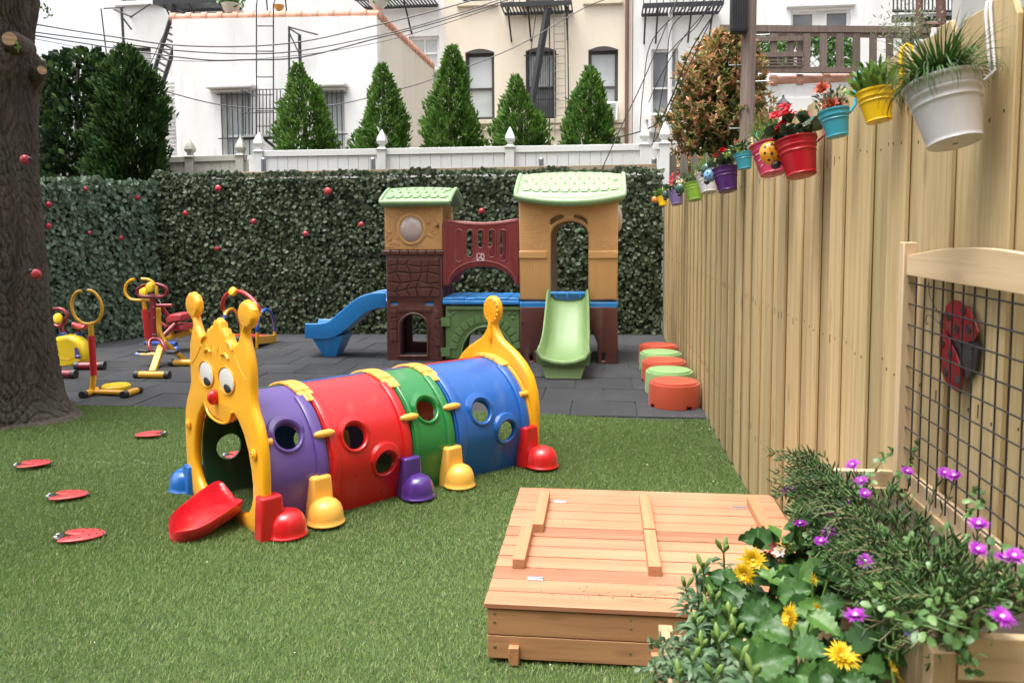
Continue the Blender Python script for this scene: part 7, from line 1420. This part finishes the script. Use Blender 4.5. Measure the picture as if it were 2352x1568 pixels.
blossom(PY(1541, 1467, 1.97)-TL, .008, leafm('petal_blue', [(.2, .2, .6), (.3, .3, .7)], .5, .3), o, 5, nrm=(0, -1, .3), wd=.7)

# ---------------- planter B: ice plants with magenta daisies ----------------
f_ice = leafm('ice_plant_leaf', [(.018, .05, .012), (.035, .09, .022), (.065, .15, .035), (.14, .24, .065)], .45, .15, .4); ip = empty('ice_plant', (.62, 1.7, .78), 0, 'sprawling fleshy-leaved plant with magenta daisies filling the tall planter', 'plant'); IL = ip.location; shoots = []; st = MB()
fl = [(1958, 1067), (1857, 1087), (2084, 1082), (2170, 1085), (2192, 1092), (1978, 1104), (1810, 1127), (1826, 1126), (1852, 1127), (1986, 1133), (1952, 1150), (1924, 1163), (1908, 1170), (1838, 1202), (1906, 1222), (1885, 1243), (2248, 1203), (1988, 1288), (2307, 1282), (2330, 1276), (1965, 1414), (2302, 1417), (2246, 1261)]
Yat = lambda x, y: min(2.25, max(1.15, 2.32-(x-1800)*.0009-(y-1060)*.0024))
cores = [(x, y) for x, y in fl]
for k in range(300):
    x = random.uniform(1815, 2360) if k % 3 else random.uniform(1812, 1990); ymin = (1125+(x-2054)*.75) if x > 2054 else 1085+abs(x-1950)*.18; ymin = ymin-(40 if random.random() < .12 else 0); y = random.uniform(ymin, min(1395, 1190+(x-1800)*1.0)); cores.append((x, y))
for i, (x, y) in enumerate(cores):
    Yd = Yat(x, y)+(0 if i < len(fl) else random.uniform(-.06, .05)); tip = PY(x, y+(4 if i < len(fl) else 0), Yd)-IL; root = Vector((min(max(tip.x*.75, -.10), .12), min(max(tip.y*.9, -.34), .36), -.03)); mid = tip.lerp(root, .5)+Vector((random.uniform(-.01, .01), random.uniform(-.01, .01), .012)); P_ = smooth_path([root, mid, tip], 6)[3:]; st.tube(P_, [.0018-.0008*j/len(P_) for j in range(len(P_))], 5)
    for j, p in enumerate(P_[1:]):
        if j % 2: continue
        a = random.uniform(0, 6.28)
        for s in (0, pi):
            t = (P_[min(j+2, len(P_)-1)]-P_[j]).normalized(); A_, B_ = frame_of(t); d = (A_*cos(a+s)+B_*sin(a+s)+t*1.1+Vector((0, 0, .35))).normalized(); l_ = random.uniform(.015, .030); shoots.append((p, d, l_))
for k in range(190):
    yw = random.uniform(1.27, 2.13); root = Vector((random.uniform(.55, .60), yw, .77))-IL; tip = Vector((random.uniform(.43, .535), yw+random.uniform(-.05, .05), random.uniform(.76, .86)))-IL; mid = root.lerp(tip, .5)+Vector((0, 0, .045)); P_ = smooth_path([root, mid, tip], 5)[2:]; st.tube(P_, .0013, 5)
    for j, p in enumerate(P_[1:]):
        a = random.uniform(0, 6.28); t = (P_[min(j+2, len(P_)-1)]-P_[j]).normalized(); A_, B_ = frame_of(t)
        for s in (0, pi): shoots.append((p, (A_*cos(a+s)+B_*sin(a+s)+t+Vector((0, 0, .35))).normalized(), random.uniform(.014, .027)))
b = MB(); V = []; F = []; nb = 0
for p, d, l_ in shoots:   # fleshy finger leaves, three-sided spindles
    A_, B_ = frame_of(d); r_ = l_*.062+.0006; cv = Vector((0, 0, .12*l_))
    for f_, rr in ((0, .5), (.35, 1), (.75, .8)):
        for q in range(4): a = q*pi/2; V.append(tuple(p+d*l_*f_+cv*f_*f_+(A_*cos(a)+B_*sin(a))*r_*rr))
    V.append(tuple(p+d*l_+cv)); 
    for s in range(2):
        for q in range(4): x_ = nb+s*4+q; y_ = nb+s*4+(q+1) % 4; F += [(x_, y_, y_+4), (x_, y_+4, x_+4)]
    for q in range(4): F.append((nb+8+q, nb+8+(q+1) % 4, nb+12))
    nb += 13
npmesh('leaves', np.array(V), np.array(F), f_ice, ip, sm=True); st.build('stems', leafm('ice_stem', [(.16, .13, .06), (.2, .17, .09)], .6, 0), ip, fix=False); cw = paint('daisy_centre', (.8, .72, .62), .7)
for i, (x, y) in enumerate(fl):
    Yd = Yat(x, y); P = PY(x, y, Yd)-IL; r = .0148 if i % 4 else .0175; P = PY(x, y, Yd-.10)-IL; blossom(P, r, f_mag, ip, 26, nrm=(rng.normal(-.15, .3), rng.normal(-.35, .25), 1.), layers=2, cup=.18, wd=.2, center=cw)
# leafy filler and climbing sprigs
f_vin = leafm('periwinkle_leaf', [(.07, .16, .05), (.12, .24, .07), (.2, .34, .10)], .42, .25, .5); vp = empty('periwinkle', (.60, 1.75, .78), 0, 'bright rounded-leaf creeper growing among the magenta daisies', 'plant'); VL = vp.location; b = MB(); cs = []
pths = [[(2060, 1130), (2072, 1085), (2100, 1040), (2125, 1015), (2165, 995)], [(1975, 1120), (2010, 1080), (2035, 1050), (2060, 1030)], [(1890, 1190), (1870, 1225), (1850, 1245)], [(1950, 1330), (1990, 1360), (2040, 1370)], [(2050, 1420), (2140, 1440), (2200, 1470)], [(2200, 1470), (2220, 1500), (2240, 1530)], [(2120, 1400), (2180, 1430), (2260, 1450)], [(1900, 1250), (1950, 1280), (2000, 1260)], [(2000, 1200), (2040, 1230), (2090, 1260)], [(2230, 1180), (2250, 1150), (2240, 1110)]]
for pt in pths:
    P_ = smooth_path([PY(x, y, Yat(x, y)-.02)-VL for x, y in pt], 5); b.tube(P_, .0013, 4); cs += [tuple(p+Vector(rng.normal(0, .006, 3))) for p in P_ for _ in range(2)]
for k in range(170): x = random.uniform(1830, 2350); y = random.uniform(1180+(abs(x-1950))*.15, min(1430, 1210+(x-1800)*.9)); cs.append(tuple(PY(x, y, Yat(x, y)+random.uniform(-.02, .05))-VL))
b.build('stems', f_vin, vp); C = np.array(cs); V, F_ = leafcore(C, rng.normal(0, 1, C.shape)+[-.2, 0, .1], rng.normal(0, .6, C.shape)+[-.2, -.4, 1], .017, .013, .12, .15, True); npmesh('leaves', V, F_, f_vin, vp)
blossom(PY(2095, 1455, 1.30)-VL, .014, leafm('petal_periwinkle', [(.16, .16, .5), (.22, .22, .6)], .5, .3), vp, 5, nrm=(-.6, -.6, .2), wd=.7)
